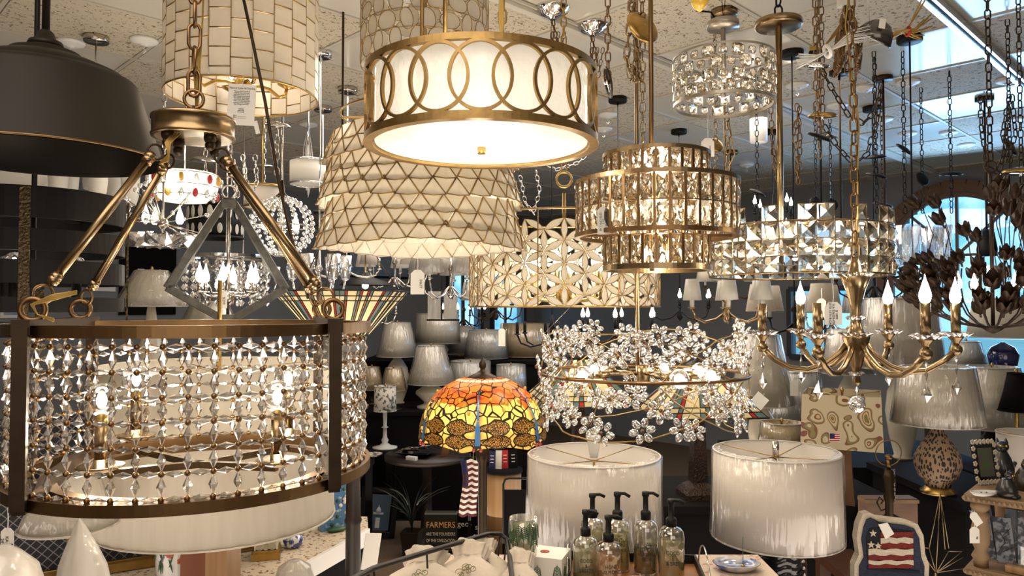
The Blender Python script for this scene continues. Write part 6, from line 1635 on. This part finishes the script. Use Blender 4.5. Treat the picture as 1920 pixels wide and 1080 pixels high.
for (px, yt, yb, d, rp, liq, lb_, tx) in bott:
    b_ = thing('soap_bottle', lb_, 'soap bottle', (P(px, yb, d).x, d, TZ + .0125), R.uniform(-.2,.2), 'soap bottles on the tray')
    r = S(rp, d); H_ = P(px, yt, d).z - TZ - .0125; hb_ = H_*.62
    MB().lathe([(1e-4,0), (r*.92,0), (r,.005), (r,hb_*.80), (r*.93,hb_*.90), (r*.7,hb_*.97), (r*.38,hb_), (r*.36,hb_*1.03)], 32).build('glass_body', glassb, b_)
    MB().solid([(r*.88,.004), (r*.93,.008), (r*.93,hb_*(.72 if liq is not darkol else .5))], 28).build('liquid', liq, b_)
    MB().solid([(r*.42,hb_*1.0), (r*.42,hb_*1.13), (r*.36,hb_*1.16), (r*.22,hb_*1.17), (r*.22,hb_*1.42), (r*.3,hb_*1.45), (r*.3,hb_*1.52)], 20).tube([(0,0,hb_*1.50), (r*.6,-r*.2,hb_*1.51), (r*1.0,-r*.35,hb_*1.46)], r*.13, 8).build('pump', black, b_)
    MB().cyl((0,0,.01), (0,0,hb_*1.1), r*.07, n=8).build('dip_tube', frost, b_)
    text('lettering', tx, r*.40, ink, b_, Matrix.Translation((0,-r*1.01,hb_*.45)), sx=.85)
# dishes and small goods
def dish(label, name, px, py, d, rp, m_, sx=1, sy=1, z0=TZ, inner=None, cat='dish', point=0):
    o = thing(name, label, cat, (P(px, py, d).x, d, z0)); r = S(rp, d); K = 36
    def loop(k_, z): 
        out_ = []
        for k in range(K):
            a = 2*PI*k/K; q = 1 + (point*max(0, math.cos(a - PI/2))**6)
            out_.append((r*k_*q*sx*math.cos(a), r*k_*q*sy*math.sin(a), z))
        return out_
    vs = []; prof_ = [(.45,0), (.75,.006), (1,.020), (.96,.021), (.7,.010), (.3,.007)]
    for k_, z in prof_: vs += loop(k_, z)
    vs.append((0,0,.006)); n_ = len(prof_); fs = [(j*K+k, j*K+(k+1) % K, (j+1)*K+(k+1) % K, (j+1)*K+k) for j in range(n_-1) for k in range(K)] + [((n_-1)*K+k, (n_-1)*K+(k+1) % K, n_*K) for k in range(K)]
    MB().add(vs, fs, True).build('bowl', m_, o); return o
pinkc = mat('glazed pink ceramic', (.55,.30,.27), .12, coat=1); sandc = mat('sand glaze', (.45,.32,.20), .2, 0, (.30,.20,.12), 10, coat=.8)
blueg2 = mat('blue rimmed glaze', (.05,.10,.30), .12, 0, (.45,.42,.36), 14, sharp=.08, thr=.5, coat=1)
dish('pink teardrop dish on the tray in front of the bottles', 'teardrop_dish', 1199, 1052, 1.755, 33, pinkc, 1, .8, TZ + .0125, point=.35)
dish('small speckled shell dish on the cloth in front of the tray', 'shell_dish', 1222, 1072, 1.62, 20, porc, 1, .7)
q = dish('blue and sand glazed plate by the base of the wavy vase', 'glazed_plate', 1381, 1062, 1.93, 44, blueg2, 1, .75)
q = dish('dark saucer under the edge of the blue and sand plate', 'dark_saucer', 1362, 1080, 1.80, 30, sandc, 1, .8)
mb = MB(); star = []
for k in range(10): a = PI/2 + PI*k/5; rr = .036 if k % 2 == 0 else .019; star.append((rr*math.cos(a), rr*.8*math.sin(a)))
mb.prism(star, 0, .004); mb.T = None
o = mb.build('star_dish', sandc); tag(o, 'sand coloured starfish dish right of the shell dish', 'dish', loc=(P(1272,1060,1.67).x, 1.67, TZ))
lime = mat('lime printed wrapper', (.50,.62,.12), .4, 0, (.72,.75,.45), 60, sharp=.05, thr=.5)
for px, d, lb_, sz in ((1281, 1.58, 'lime green ornate soap box in front of the starfish dish', (.06,.045,.022)), (1376, 1.62, 'lime green soap packet in front of the blue plate', (.045,.04,.020))):
    o = thing('soap_box', lb_, 'soap', (P(px, 1080, d).x, d, TZ), .2); MB().box((0,0,sz[2]/2), sz).build('carton', lime, o); MB().box((0,0,sz[2]+.0004), (sz[0]*.7,sz[1]*.5,.0008)).build('printed_label', paper, o)
o = thing('incense_stick', 'thin dark incense stick standing on the blue and sand plate', 'incense', (P(1393,1050,1.93).x, 1.93, TZ+.010)); MB().cyl((0,0,0), (0,0,.075), .0009, n=6).build('stick', leafg, o); MB().solid([(.006,0), (.004,.004)], 10).build('holder', brass, o)
m_ = mat('silver lustre glass', (.45,.44,.42), .12, .8)
o = thing('pumpkin_glass', 'smoky ribbed pumpkin-shaped glass at the bottom centre', 'ornament', (P(1088,1080,1.46).x, 1.46, TZ)); vs = []; fs = []; K = 60
for j in range(13):
    a_ = PI*j/12
    for k in range(K): a = 2*PI*k/K; r = .052*(math.sin(a_)**.8 if j not in (0,12) else .02)*(1 - .10*abs(math.cos(a*5))**3); vs.append((r*math.cos(a), r*math.sin(a), .036 - .036*math.cos(a_)))
for j in range(12):
    for k in range(K): fs.append((j*K+k, j*K+(k+1) % K, (j+1)*K+(k+1) % K, (j+1)*K+k))
MB().add(vs, fs, True).build('body', m_, o); MB().torus((0,0,.072), .014, .005, n=16, m=6).build('collar', dbronze, o); MB().tube([(.004,0,.07), (.008,0,.09), (.004,0,.115)], [.004,.003,.002], 6).build('stem', frost, o)
o = thing('striped_card', 'small card with dark blue brush strokes leaning in front of the tray', 'card', (P(1172,1080,1.52).x, 1.52, TZ), .2)
mb = MB(); mb.T = Matrix.Rotation(-.9, 4, 'X'); mb.box((0,0,.035), (.062,.0015,.07)); mb.build('card', paper, o); mb = MB(); mb.T = Matrix.Rotation(-.9, 4, 'X')
for k in range(13): x = -.027 + k*.0045; mb.bar((x, -.0012, .012 + R.uniform(0,.02)), (x + .003, -.0012, .05 + R.uniform(0,.018)), .0022, .0005, up=(0,1,0))
mb.build('brush_strokes', mat('navy ink', (.02,.03,.08), .6), o)
# ================================================================ middle floor: round table, frame, plant, sign, towel
o = thing('round_table', 'dark round table with a card tray at the back left of the aisle', 'table', (P(800, 865, 5.15).x, 5.15, 0))
r = S(78, 5.15); MB().solid([(r,.57), (r,.60)], 48).build('top', dwood, o); MB().solid([(.16,0), (.15,.02), (.04,.05), (.035,.55), (.1,.57)], 20).build('pedestal', dwood, o)
o = thing('square_bowl', 'dark square bowl holding printed cards on the round table', 'bowl', (P(783,850,5.1).x, 5.1, .60), .5); MB().lathe([(.08,0), (.17,.035), (.165,.036), (.075,.006)], 4, closed=True, smooth=False).build('bowl', blackgl, o)
for k in range(3):
    q = thing('printed_card', ['leaf-printed card at the left of the square bowl', 'leaf-printed card in the middle of the square bowl', 'leaf-printed card at the right of the square bowl'][k], 'card', (P(770+k*14,850,5.1).x, 5.1, .637 + k*.012), .3*k, 'cards in the square bowl'); mb = MB(); mb.T = Matrix.Rotation(-.35, 4, 'X'); mb.box((0,0,0), (.11,.09,.003)); mb.build('card', floralsh, q)
o = thing('card_box', 'small white box lying on the round table', 'box', (P(772,866,4.95).x, 4.95, .60), -.5); MB().box((0,0,.012), (.075,.03,.024)).build('carton', paper, o); MB().box((0,0,.0246), (.06,.02,.0008)).build('label_strip', frost, o)
o = thing('wooden_plaque', 'small brown plaque standing on the round table', 'plaque', (P(832,860,5.05).x, 5.05, .60), .4); mb = MB(); mb.T = Matrix.Rotation(.25, 4, 'Y'); mb.box((0,0,.06), (.05,.012,.12)); mb.build('board', wood, o); mb = MB(); mb.T = Matrix.Rotation(.25, 4, 'Y'); mb.box((0,-.008,.06), (.035,.002,.1)); mb.build('face', walnut, o)
o = thing('small_dish', 'little patterned dish on the small black stand', 'dish', (P(701,862,5.2).x, 5.2, .575)); MB().solid([(.03,0), (.06,.02), (.055,.02), (.02,.006)], 20).build('bowl', floralsh, o)
# framed picture
o = thing('framed_picture', 'black framed night picture of a white domed building leaning on the floor', 'picture', (P(704, 985, 5.2).x, 5.2, 0), .25)
Mf = Matrix.Rotation(-.18, 4, 'X') @ Matrix.Rotation(.12, 4, 'Y')
w2, h2 = .125, .165
def fb(c, s): mb = MB(); mb.T = Mf; mb.box(c, s); return mb
mb = fb((-w2+.015,0,h2+.02), (.035,.02,2*h2)); mb.box((w2-.015,0,h2+.02), (.035,.02,2*h2)); mb.box((0,0,.035), (2*w2,.02,.035)); mb.box((0,0,2*h2+.005), (2*w2,.02,.035)); mb.build('frame', black, o)
fb((0,.002,h2+.02), (.16,.004,.24)).build('picture', mat('night sky print', (.07,.13,.20), .3), o)
mb = MB(); mb.T = Mf; mb.box((0,-.002,.178), (.07,.002,.014)); mb.solid([(.018,.185), (.017,.20), (.010,.215), (.003,.222), (.001,.238)], 12); mb.box((0,-.002,.115), (.03,.001,.07)); mb.build('building', mat('pale print', (.80,.80,.76), .5), o)
# plant
pl = mat('dark green plant leaf', (.012,.020,.010), .5); o = thing('potted_plant', 'dark spiky potted plant in a square pot under the round table', 'plant', (P(772, 1040, 4.85).x, 4.85, 0))
MB().lathe([(.06,0), (.085,.17), (.078,.17), (.06,.1)], 4, a0=.6, smooth=False).build('pot', dwood, o)
for k in range(18):
    a = R.uniform(0, 2*PI); L_ = R.uniform(.2,.42); pts = [(L_*.7*t_*t_*math.cos(a), L_*.7*t_*t_*math.sin(a), .15 + L_*1.3*t_*(1 - .35*t_)) for t_ in [s/6 for s in range(7)]]
    MB().tube(pts, [.006,.009,.010,.009,.007,.004,.001], 5, flat=.3).build('leaf', pl, o)
# book-like sign
o = thing('farmers_sign', 'dark box sign reading FARMERS ARE THE FOUNDERS OF THE CIVILIZATION', 'sign', (P(826, 1030, 4.55).x, 4.55, 0))
zb_, ztp = P(826, 1034, 4.55).z, P(826, 962, 4.55).z; w_ = S(60, 4.55)
MB().box((0,.03,zb_*.5), (w_,.05,max(.02, zb_))).build('riser', blackm, o)
MB().box((0,.03,(zb_+ztp)/2), (w_,.05,ztp-zb_)).build('board', mat('dark olive board', (.012,.013,.006), .6), o)
tan = mat('tan letters', (.90,.50,.20), .7); cremel = mat('cream letters', (.90,.84,.72), .7)
text('lettering', 'FARMERS', S(15.5,4.55), tan, o, Matrix.Translation((0,.003,P(826,985,4.55).z)), sx=.86)
text('lettering', 'ARE THE FOUNDERS', S(8.2,4.55), cremel, o, Matrix.Translation((0,.003,P(826,1002,4.55).z)), sx=.72)
text('lettering', 'OF THE CIVILIZATION', S(8.2,4.55), cremel, o, Matrix.Translation((0,.003,P(826,1014,4.55).z)), sx=.66)
o = thing('geo_sign', 'black box sign reading geo- s beside the FARMERS sign', 'sign', (P(878, 1030, 4.65).x, 4.65, 0)); zt2 = P(878, 962, 4.65).z
MB().box((0,.03,zt2/2), (S(42,4.65),.05,zt2)).build('board', blackm, o)
text('lettering', 'geo-', S(15,4.65), cremel, o, Matrix.Translation((-S(7,4.65),.003,P(878,983,4.65).z))); text('lettering', 's', S(14,4.65), cremel, o, Matrix.Translation((S(15,4.65),.003,P(878,989,4.65).z)))
# cabinet with books
o = thing('brown_cabinet', 'rounded brown wood cabinet behind the dragonfly lamp pole', 'cabinet', (P(944, 880, 4.6).x, 4.6, 0)); r = S(33, 4.6); zt3 = P(944, 884, 4.6).z
MB().solid([(r,0), (r,zt3)], 32).build('body', oak, o); MB().solid([(r+.008,zt3), (r+.008,zt3+.018)], 32).build('top', blackm, o)
for k, (dx, m_, lb_) in enumerate([(-.07, bluep, 'navy booklet standing on the brown cabinet, left'), (-.03, paper, 'cream booklet standing on the brown cabinet'), (.01, redp, 'red-brown booklet standing on the brown cabinet'), (.06, blackm, 'black booklet with script lettering on the brown cabinet')]):
    q = thing('booklet', lb_, 'book', (o.location.x + dx, 4.58 + .01*k, zt3 + .018), .2*k - .3, 'booklets on the brown cabinet'); mb = MB(); mb.T = Matrix.Rotation(-.12, 4, 'X'); mb.box((0,0,.055), (.038 if k < 3 else .055,.008,.11)); mb.build('cover', m_, q)
    mb = MB(); mb.T = Matrix.Rotation(-.12, 4, 'X')
    for s in range(3): mb.box((0,-.0048,.04 + s*.02), (.022,.001,.004))
    mb.build('cover_print', cremel, q)
# striped towel on a stand
o = thing('striped_towel', 'white towel with dark red wavy stripes hanging left of the lamp pole', 'towel', (P(880, 860, 4.4).x, 4.4, 0)); ztw, zbw = P(880, 862, 4.4).z, P(880, 968, 4.4).z; wt2 = S(34, 4.4)
mr_ = mat('dark red stripe', (.09,.015,.02), .9); vs = []; J, K = 60, 14
mb = MB()
for j in range(J+1):
    for k in range(K+1):
        u = k/K - .5; t_ = j/J; mb.v.append((wt2*u*(1 - .12*math.sin(t_*3)) + .01*math.sin(t_*5), .012*math.sin(u*14 + t_*2), ztw + (zbw-ztw)*t_ + .003*math.sin(u*9 + 1)))
for j in range(J):
    for k in range(K): mb.f.append([j*(K+1)+k, j*(K+1)+k+1, (j+1)*(K+1)+k+1, (j+1)*(K+1)+k]); mb.m.append(1 if (j//3) % 2 and not (k < 4 and j < 12) else (2 if k < 5 and j < 30 else 0)); mb.s.append(True)
q = mb.build('cloth', [whitepz, mr_, bluep], o); md = q.modifiers.new('thickness', 'SOLIDIFY'); md.thickness = .003
MB().cyl((0,.03,0), (0,.03,ztw+.03), .008).solid([(.08,0), (.08,.015)], 16, c=(0,.03,0)).bar((-.06,.02,ztw+.01), (.06,.02,ztw+.01), .01).build('stand', black, o)
# leaning frame line (black metal rack)
o = thing('black_rack', 'black rounded metal frame between the brown cabinet and the white drum lamp', 'rack', (P(965, 960, 4.0).x, 4.0, 0)); zt4 = P(965, 897, 4.0).z
MB().tube([(-.06,0,0), (-.06,0,zt4-.03), (-.05,0,zt4-.006), (-.03,0,zt4), (.10,0,zt4)], .006, 6).tube([(.10,0,0), (.10,0,zt4)], .006, 6).build('frame', black, o); MB().box((.02,.01,zt4*.46), (.15,.01,zt4*.9)).build('panel', blackm, o)
# dark turned post + white leaning card
o = thing('turned_post', 'dark turned wooden post between the counter and the aisle', 'post', (P(662, 1000, 2.45).x, 2.45, 0)); zt5 = P(662, 760, 2.45).z
MB().solid([(.09,0), (.09,.02), (.03,.04), (.026,.5), (.024,zt5*.70), (.029,zt5*.71), (.024,zt5*.72), (.020,zt5)], 20).build('post', dwood, o)
MB().solid([(.045,zt5-.01), (.05,zt5), (.03,zt5+.01)], 16).build('cap', dbronze, o)
o = thing('white_card', 'white card leaning at the end of the sprigged counter', 'card', (P(692, 1075, 2.75).x, 2.75, 0), .5); mb = MB()
zz = P(692, 1060, 2.75).z; mb.T = Matrix.Translation((0,0,zz)) @ Matrix.Rotation(.15, 4, 'Y'); mb.box((0,0,.05), (.06,.004,.13)); mb.build('card', paper, o); MB().cyl((0,.01,0), (0,.01,zz), .006).solid([(.06,0), (.06,.012)], 12).build('stand', black, o)
o = thing('wrapped_bundle', 'white plastic-wrapped bundle below the counter edge', 'bundle', (P(562, 1075, 2.4).x, 2.34, 0)); zz = P(625, 1090, 2.3).z
MB().box((0,0,zz/2 - .03), (.12,.10,zz - .06)).build('stand', blackm, o); MB().lathe([(.06,zz-.06), (.065,zz-.02), (.05,zz+.03), (.02,zz+.05), (1e-4,zz+.052)], 14, smooth=False).build('wrapping', plas, o)
# ================================================================ right side goods
# hooked cushion
navy = mat('navy hooked wool', (.018,.022,.045), .95, 0, (.03,.035,.07), 120, bump=.6, bscale=200); creamw = mat('cream hooked wool', (.66,.58,.46), .95, 0, (.55,.48,.37), 120, bump=.6, bscale=200)
redw = mat('red hooked wool', (.22,.02,.02), .95, 0, (.13,.012,.012), 90, bump=.6, bscale=200); blkw = mat('black hooked wool', (.008,.009,.014), .95)
d = 2.25; o = thing('hooked_cushion', 'hooked wool cushion of a navy pickup truck with a stars and stripes window', 'cushion', (P(1672,1080,d).x, d, 0)); zc_ = P(1672,1080,d).z
def pp_(pts): return [(S(x - 1672, d), S(1080 - y, d)) for x, y in pts]
def layer(pts, y0, y1, name, m_):
    mb = MB(); mb.T = Matrix.Translation((0,0,zc_)) @ Matrix.Rotation(PI/2, 4, 'X'); mb.prism(pp_(pts)[::-1], y0, y1); return mb.build(name, m_, o)
out_ = [(1602,1120), (1603,1060), (1612,1040), (1608,1010), (1612,985), (1620,966), (1632,963), (1650,972), (1700,978), (1722,985), (1732,1005), (1735,1040), (1742,1060), (1738,1120)]
layer(out_, -.03, .0, 'cushion', creamw)
inn = [(1610,1120), (1611,1062), (1620,1045), (1616,1012), (1620,990), (1626,975), (1634,972), (1650,980), (1698,986), (1714,992), (1723,1010), (1726,1044), (1732,1062), (1729,1120)]
layer(inn, .0, .004, 'truck_body', navy)
win = [(1625,1050), (1624,1010), (1630,992), (1640,990), (1706,996), (1710,1010), (1712,1062), (1690,1066), (1650,1060)]
layer(win, .004, .006, 'flag_canton', blkw)
for k, (ya, yb) in enumerate([(998,1008), (1008,1018), (1018,1028), (1029,1040), (1040,1049), (1050,1057), (1057,1064)]):
    xa = 1650 if k < 2 else (1648 if k == 2 else 1627)
    n_ = 8; tp = [(xa + (1710-xa)*q/n_, ya + (1.4*math.sin(q*1.7 + k) if k % 2 else 0)) for q in range(n_+1)]; bt = [(xa + (1710-xa)*q/n_, yb + (1.4*math.sin(q*1.9 + k) if k % 2 else 0)) for q in range(n_, -1, -1)]
    layer(tp + bt, .006, .008 + .0008*(k % 2), 'flag_stripe', creamw if k % 2 else redw)
for (sx_, sy_) in ((1636,1000), (1632,1021), (1645,1023)):
    layer([(sx_ + (7 if q % 2 == 0 else 3)*math.sin(PI*q/5), sy_ - (7 if q % 2 == 0 else 3)*math.cos(PI*q/5)) for q in range(10)], .006, .0098, 'flag_star', creamw)
layer([(1645,983), (1662,980), (1674,1000), (1658,1010)], .010, .012, 'paper_tag', paper)
MB().box((0,.02,(zc_-.06)/2), (.26,.12,zc_-.04)).build('stand', blackm, o)
layer([(1625,1062),(1722,1070),(1722,1074),(1625,1067)], .004, .007, 'seam', blkw)
# scroll iron lamp without shade
o = thing('iron_scroll_lamp', 'black iron lamp base with a wire hoop and a scroll, no shade', 'floor lamp', (P(1668, 1000, 2.75).x, 2.75, 0)); z1 = P(1668, 880, 2.75).z
MB().solid([(.085,0), (.085,.02), (.02,.04), (.014,.1), (.014,z1-.12), (.02,z1-.10), (.013,z1-.08), (.02,z1-.03), (.014,z1)], 20).build('pole', dbronze, o)
MB().torus((0,0,z1+.06), .047, .002, (0,1,.1), 32, 6).build('hoop', bronze, o); MB().sph((0,0,z1+.045), .014, 10, 8, (1,1,.7)).cyl((0,0,z1), (0,0,z1+.04), .007).build('socket', bronze, o)
MB().tube([(-.002,0,z1-.14), (-.03,0,z1-.15), (-.045,0,z1-.12), (-.035,0,z1-.10), (-.022,0,z1-.115), (-.03,0,z1-.125)], .003, 6).tube([(.0,0,z1-.16), (-.06,0,z1-.19), (-.065,0,z1-.35)], .006, 6).tube([(.0,0,z1-.16), (.06,0,z1-.19), (.07,0,z1-.35)], .006, 6).build('scroll', black, o)
MB().chain([(.02,0,z1), (.022,0,z1-.12)], .01, .003, .0008, 6, 4).build('pull_chain', nickel, o)
# marble/wood slab behind
o = thing('wood_trunk', 'brown wooden chest front behind the iron scroll lamp', 'chest', (P(1648, 980, 3.35).x - .05, 2.93, 0)) if False else thing('wood_chest', 'worn pinkish wooden chest behind the iron scroll lamp', 'chest', (P(1655, 1000, 2.88).x + .03, 2.90, 0))
zt6 = P(1655, 938, 2.85).z; MB().box((0,0,zt6/2), (.20,.06,zt6)).build('body', mat('worn wood', (.26,.16,.11), .6, 0, (.16,.09,.06), 8, (1,1,3)), o); MB().box((0,-.004,zt6-.01), (.206,.064,.012)).build('lid', drywood, o)
# wire lamp stand
gw = mat('thin gold wire', (.35,.26,.16), .35, 1); d = 2.62; o = thing('wire_stand', 'open geometric stand of thin gold wire in front of the black cabinet', 'stand', (P(1760, 1075, d).x, d, 0)); mb = MB()
def W(x, y): v = P(x, y, d) - o.location; return v
ap_ = W(1763, 926); hubp = W(1755, 1074)
for x, y in ((1742,1028), (1755,1074), (1772,1030), (1779,1028)): mb.tube([ap_, W(x, y)], .0013, 5)
for x, y in ((1742,1028), (1779,1034), (1804,1034), (1806,1045), (1738,1050), (1806,1066)): mb.tube([hubp, W(x, y)], .0013, 5)
for a_, b_ in (((1742,1028),(1735,1027)), ((1779,1034),(1804,1034))): mb.tube([W(*a_), W(*b_)], .0013, 5)
mb.build('wires', gw, o); MB().cyl(hubp, Vector((hubp.x, hubp.y, 0)), .004).solid([(.05,0), (.05,.01)], 20, c=(hubp.x, hubp.y, 0)).build('foot', gw, o)
# carved shelf with cards
d0, d1 = 2.20, 2.62; xs = P(1806, 930, 2.3).x; zs = P(1806, 925, 2.3).z
o = thing('carved_shelf', 'weathered wooden shelf with beaded edges and turned legs at the right', 'shelf', (1.753, 2.243, 0), math.radians(-43))
for z, nm in ((zs, 'top_board'), (P(1810, 1062, 2.3).z, 'lower_board')):
    mb = MB().box((0,0,z - .012), (.62,.42,.022)); mb.build(nm, drywood, o)
    mb = MB()
    for k in range(48): mb.sph((-.31 + k*.0132, -.212, z - .014), .006, 6, 5)
    for k in range(30): mb.sph((-.312, -.205 + k*.0140, z - .014), .006, 6, 5)
    mb.build('beaded_edge', drywood, o)
zl = P(1810, 1062, 2.3).z; hh = zs - .02 - zl
for sx, sy in ((-1,-1), (-1,1), (1,-1), (1,1)):
    MB().solid([(.020,zl), (.020,zl+.02), (.026,zl+.03), (.016,zl+.05), (.024,zl+hh*.35), (.026,zl+hh*.55), (.020,zl+hh*.7), (.027,zl+hh*.78), (.016,zl+hh*.82), (.026,zl+hh*.88), (.026,zs-.022)], 20, c=(sx*.275,sy*.175,0)).box((sx*.275,sy*.175,zl/2 - .01), (.04,.04,zl-.02)).build('leg', drywood, o)
MB().box((.04,-.12,zl+.012), (.5,.14,.02)).build('tray_slat', oak, o)
cardp = [mat('silver card print', (.50,.52,.58), .3, 0, (.10,.11,.14), 50, sharp=.05, coat=1), mat('blue card print', (.16,.28,.50), .3, 0, (.5,.52,.55), 30, coat=1), mat('brown card print', (.20,.16,.13), .4, 0, (.5,.48,.45), 40, sharp=.06, coat=1)]
names = ['first packet from the shelf leg, dangling', 'blue-topped packet, second from the shelf leg', 'brown packet with white strings, third from the shelf leg', 'silver script packet at the front of the row', 'blue packet with dark lettering in the row', 'sparkly beaded packet hanging at the right', 'grey-blue packet leaning near the frame edge', 'dark packet partly cut by the frame edge']
for k, nm in enumerate(names):
    x = P(1832 + k*12, 1000, 2.27).x; q = thing('jewellery_packet', nm, 'packet', (1.383 + .731*(.05+.017*k) + .682*(.045+.03*(k % 3)), 2.3 - .682*(.05+.017*k) + .731*(.045+.03*(k % 3)), zl + .0225), -.7 + .15*(k % 3), 'packets on the carved shelf')
    M = Matrix.Rotation(R.uniform(-.25,.25), 4, 'Y'); hq = R.uniform(.13,.165); mb = MB(); mb.T = M; mb.box((0,0,hq/2), (.048,.003,hq)); mb.build('card', cardp[k % 3], q)
    mb = MB(); mb.T = M; mb.box((0,-.004,hq/2), (.054,.0015,hq*1.06)); mb.build('clear_sleeve', clearglass, q)
    mb = MB(); mb.T = M
    for s in range(5): mb.tube([(R.uniform(-.015,.015), -.003, hq*.25 + s*.012), (R.uniform(-.01,.02), -.003, hq*.35 + s*.014)], .0012, 4)
    mb.build('printed_motif', [ink, paper, frost][k % 3], q)
price_tag(1822, 962, 15, 26, 2.17, 'white tag tilted beside the top of the shelf leg', tz=-.6, up=4)
# figurines on the shelf
tz_ = zs - .001
def cat_fig(label, px, d_, sc_, rz, m_):
    o = thing('cat_figurine', label, 'figurine', (P(px, 930, d_).x, d_, tz_), rz); o.scale = (sc_,)*3
    mb = MB(); mb.solid([(.020,0), (.028,.012), (.028,.028), (.022,.048), (.014,.064), (.012,.068)], 20, sy=1.25); mb.sph((0,-.008,.078), .0155, 14, 10, (1,1,.9))
    for sx in (-1,1): mb.lathe([(.006,.086), (.003,.094), (1e-4,.100)], 8, c=(sx*.0095,-.006,0)); mb.sph((sx*.012,-.028,.008), .008, 8, 6, (1,1.5,1)); mb.cyl((sx*.009,-.024,.008), (sx*.008,-.016,.05), .006, n=8)
    mb.sph((0,-.021,.074), .006, 8, 6); mb.tube([(0,.034,.008), (.02,.042,.01), (.034,.03,.02), (.036,.02,.035)], .005, 6)
    mb.build('body', m_, o); mb = MB()
    for sx in (-1,1): mb.sph((sx*.006,-.0215,.081), .0026, 6, 5)
    mb.build('eyes', jewel, o)
blackcer = mat('black ceramic', (.010,.009,.009), .3, coat=.5)
cat_fig('black crouching cat figurine at the front of the carved shelf', 1888, 2.25, .85, .6, blackcer)
cat_fig('tall dark cat figurine behind the crouching one, pointed ears', 1878, 2.52, 1.35, -.3, blackcer)
cat_fig('brown striped cat figurine at the right edge of the shelf', 1922, 2.34, 1.0, .2, mat('brown glaze', (.05,.028,.015), .3, 0, (.01,.008,.006), 60, sharp=.05))
o = thing('flower_photo_frame', 'photo frame ringed with pale ceramic flowers on the carved shelf', 'photo frame', (P(1852, 930, 2.42).x, 2.42, tz_), .25); Mf = Matrix.Rotation(-.15, 4, 'X')
mb = MB(); mb.T = Mf; mb.box((0,0,.07), (.085,.008,.13)); mb.build('frame', blackcer, o); mb = MB(); mb.T = Mf; mb.box((0,-.006,.07), (.055,.003,.09)); mb.build('picture', mat('garden picture', (.06,.16,.04), .3, 0, (.14,.06,.12), 25), o)
for k in range(22):
    t_ = k/22*4; s_ = int(t_); f_ = t_ - s_; x, z = [(-.042 + .084*f_, .135), (.042, .135 - .13*f_), (.042 - .084*f_, .008), (-.042, .008 + .13*f_)][s_]
    mb = MB(); mb.T = Mf @ Matrix.Translation((x, -.006, z))
    for q in range(5): mb.sph((.005*math.cos(q*1.256), 0, .005*math.sin(q*1.256)), .0042, 6, 5, (1,.5,1))
    mb.build('flower', cer_w, o)
o = thing('spotted_leaf_dish', 'small white leaf dish with black spots on the shelf corner', 'dish', (P(1832, 922, 2.30).x, 2.27, tz_), .1)
vs = []; K = 28; prof_ = [(.4,0), (.8,.004), (1,.014), (.95,.014), (.5,.005)]
for k_, z in prof_:
    for k in range(K): a = 2*PI*k/K; vs.append((.046*k_*math.cos(a)*(1+.12*math.cos(a)), .022*k_*math.sin(a), z))
vs.append((0,0,.004)); fs = [(j*K+k, j*K+(k+1) % K, (j+1)*K+(k+1) % K, (j+1)*K+k) for j in range(4) for k in range(K)] + [(4*K+k, 4*K+(k+1) % K, 5*K) for k in range(K)]
MB().add(vs, fs, True).build('bowl', porc, o); mb = MB()
for k in range(9): a = R.uniform(0, 6.28); mb.sph((.030*math.cos(a), .014*math.sin(a), .0085), .003, 6, 4, (1,1,.5))
mb.build('spots', blackcer, o)
# grey lamp partly behind the hammered pillar, extra bits
# artwork on the far wall
def wallpic(label, axis, s0, s1, z0, z1, m_, fm=None):
    o = thing('wall_picture', label, 'picture', (0,0,0), RA); c_ = (V1 if axis == 'v' else U1) - .012
    if axis == 'v': o.location = RM @ Vector(((s0+s1)/2, c_, (z0+z1)/2)); sz = (s1-s0, .02, z1-z0); iz = (0,-.012,0); fz = (s1-s0-.05, .006, z1-z0-.05)
    else: o.location = RM @ Vector((c_, (s0+s1)/2, (z0+z1)/2)); sz = (.02, s1-s0, z1-z0); iz = (-.012,0,0); fz = (.006, s1-s0-.05, z1-z0-.05)
    MB().box((0,0,0), sz).build('frame', fm or black, o); MB().box(iz, fz).build('canvas', m_, o)
bluepaint = mat('blue abstract paint', (.10,.20,.34), .6, 0, (.38,.42,.45), 7)
def uv_at(px, wall='v'):
    x = (px-960)/F
    if wall == 'v': D = V1/(.7145 - .6997*x); return D*(.7145*x + .6997)
    D = U1/(.7145*x + .6997); return D*(.7145 - .6997*x)
wallpic('blue abstract painting on the far wall behind the white cup shades', 'v', uv_at(650), uv_at(765), 1.95, 2.35, bluepaint)
wallpic('pale blue painting seen through the banded drum at far left', 'v', uv_at(0), uv_at(48), 1.85, 2.2, bluepaint, whitep)
wallpic('lower pale blue painting seen through the banded drum at far left', 'v', uv_at(0), uv_at(48), 1.52, 1.76, bluepaint, whitep)
wallpic('white poster behind the banded drum at left', 'v', uv_at(160), uv_at(215), 1.75, 1.98, paper, whitep)
o = thing('black_board', 'black sign board with white letters F V on the left wall', 'sign', RM @ Vector(((uv_at(222)+uv_at(328))/2, V1 - .015, 1.85)), RA)
MB().box((0,0,0), (uv_at(328)-uv_at(222), .02, .62)).build('board', blackm, o); text('lettering', 'F V', .16, paper, o, Matrix.Translation((0,-.012,.05)))
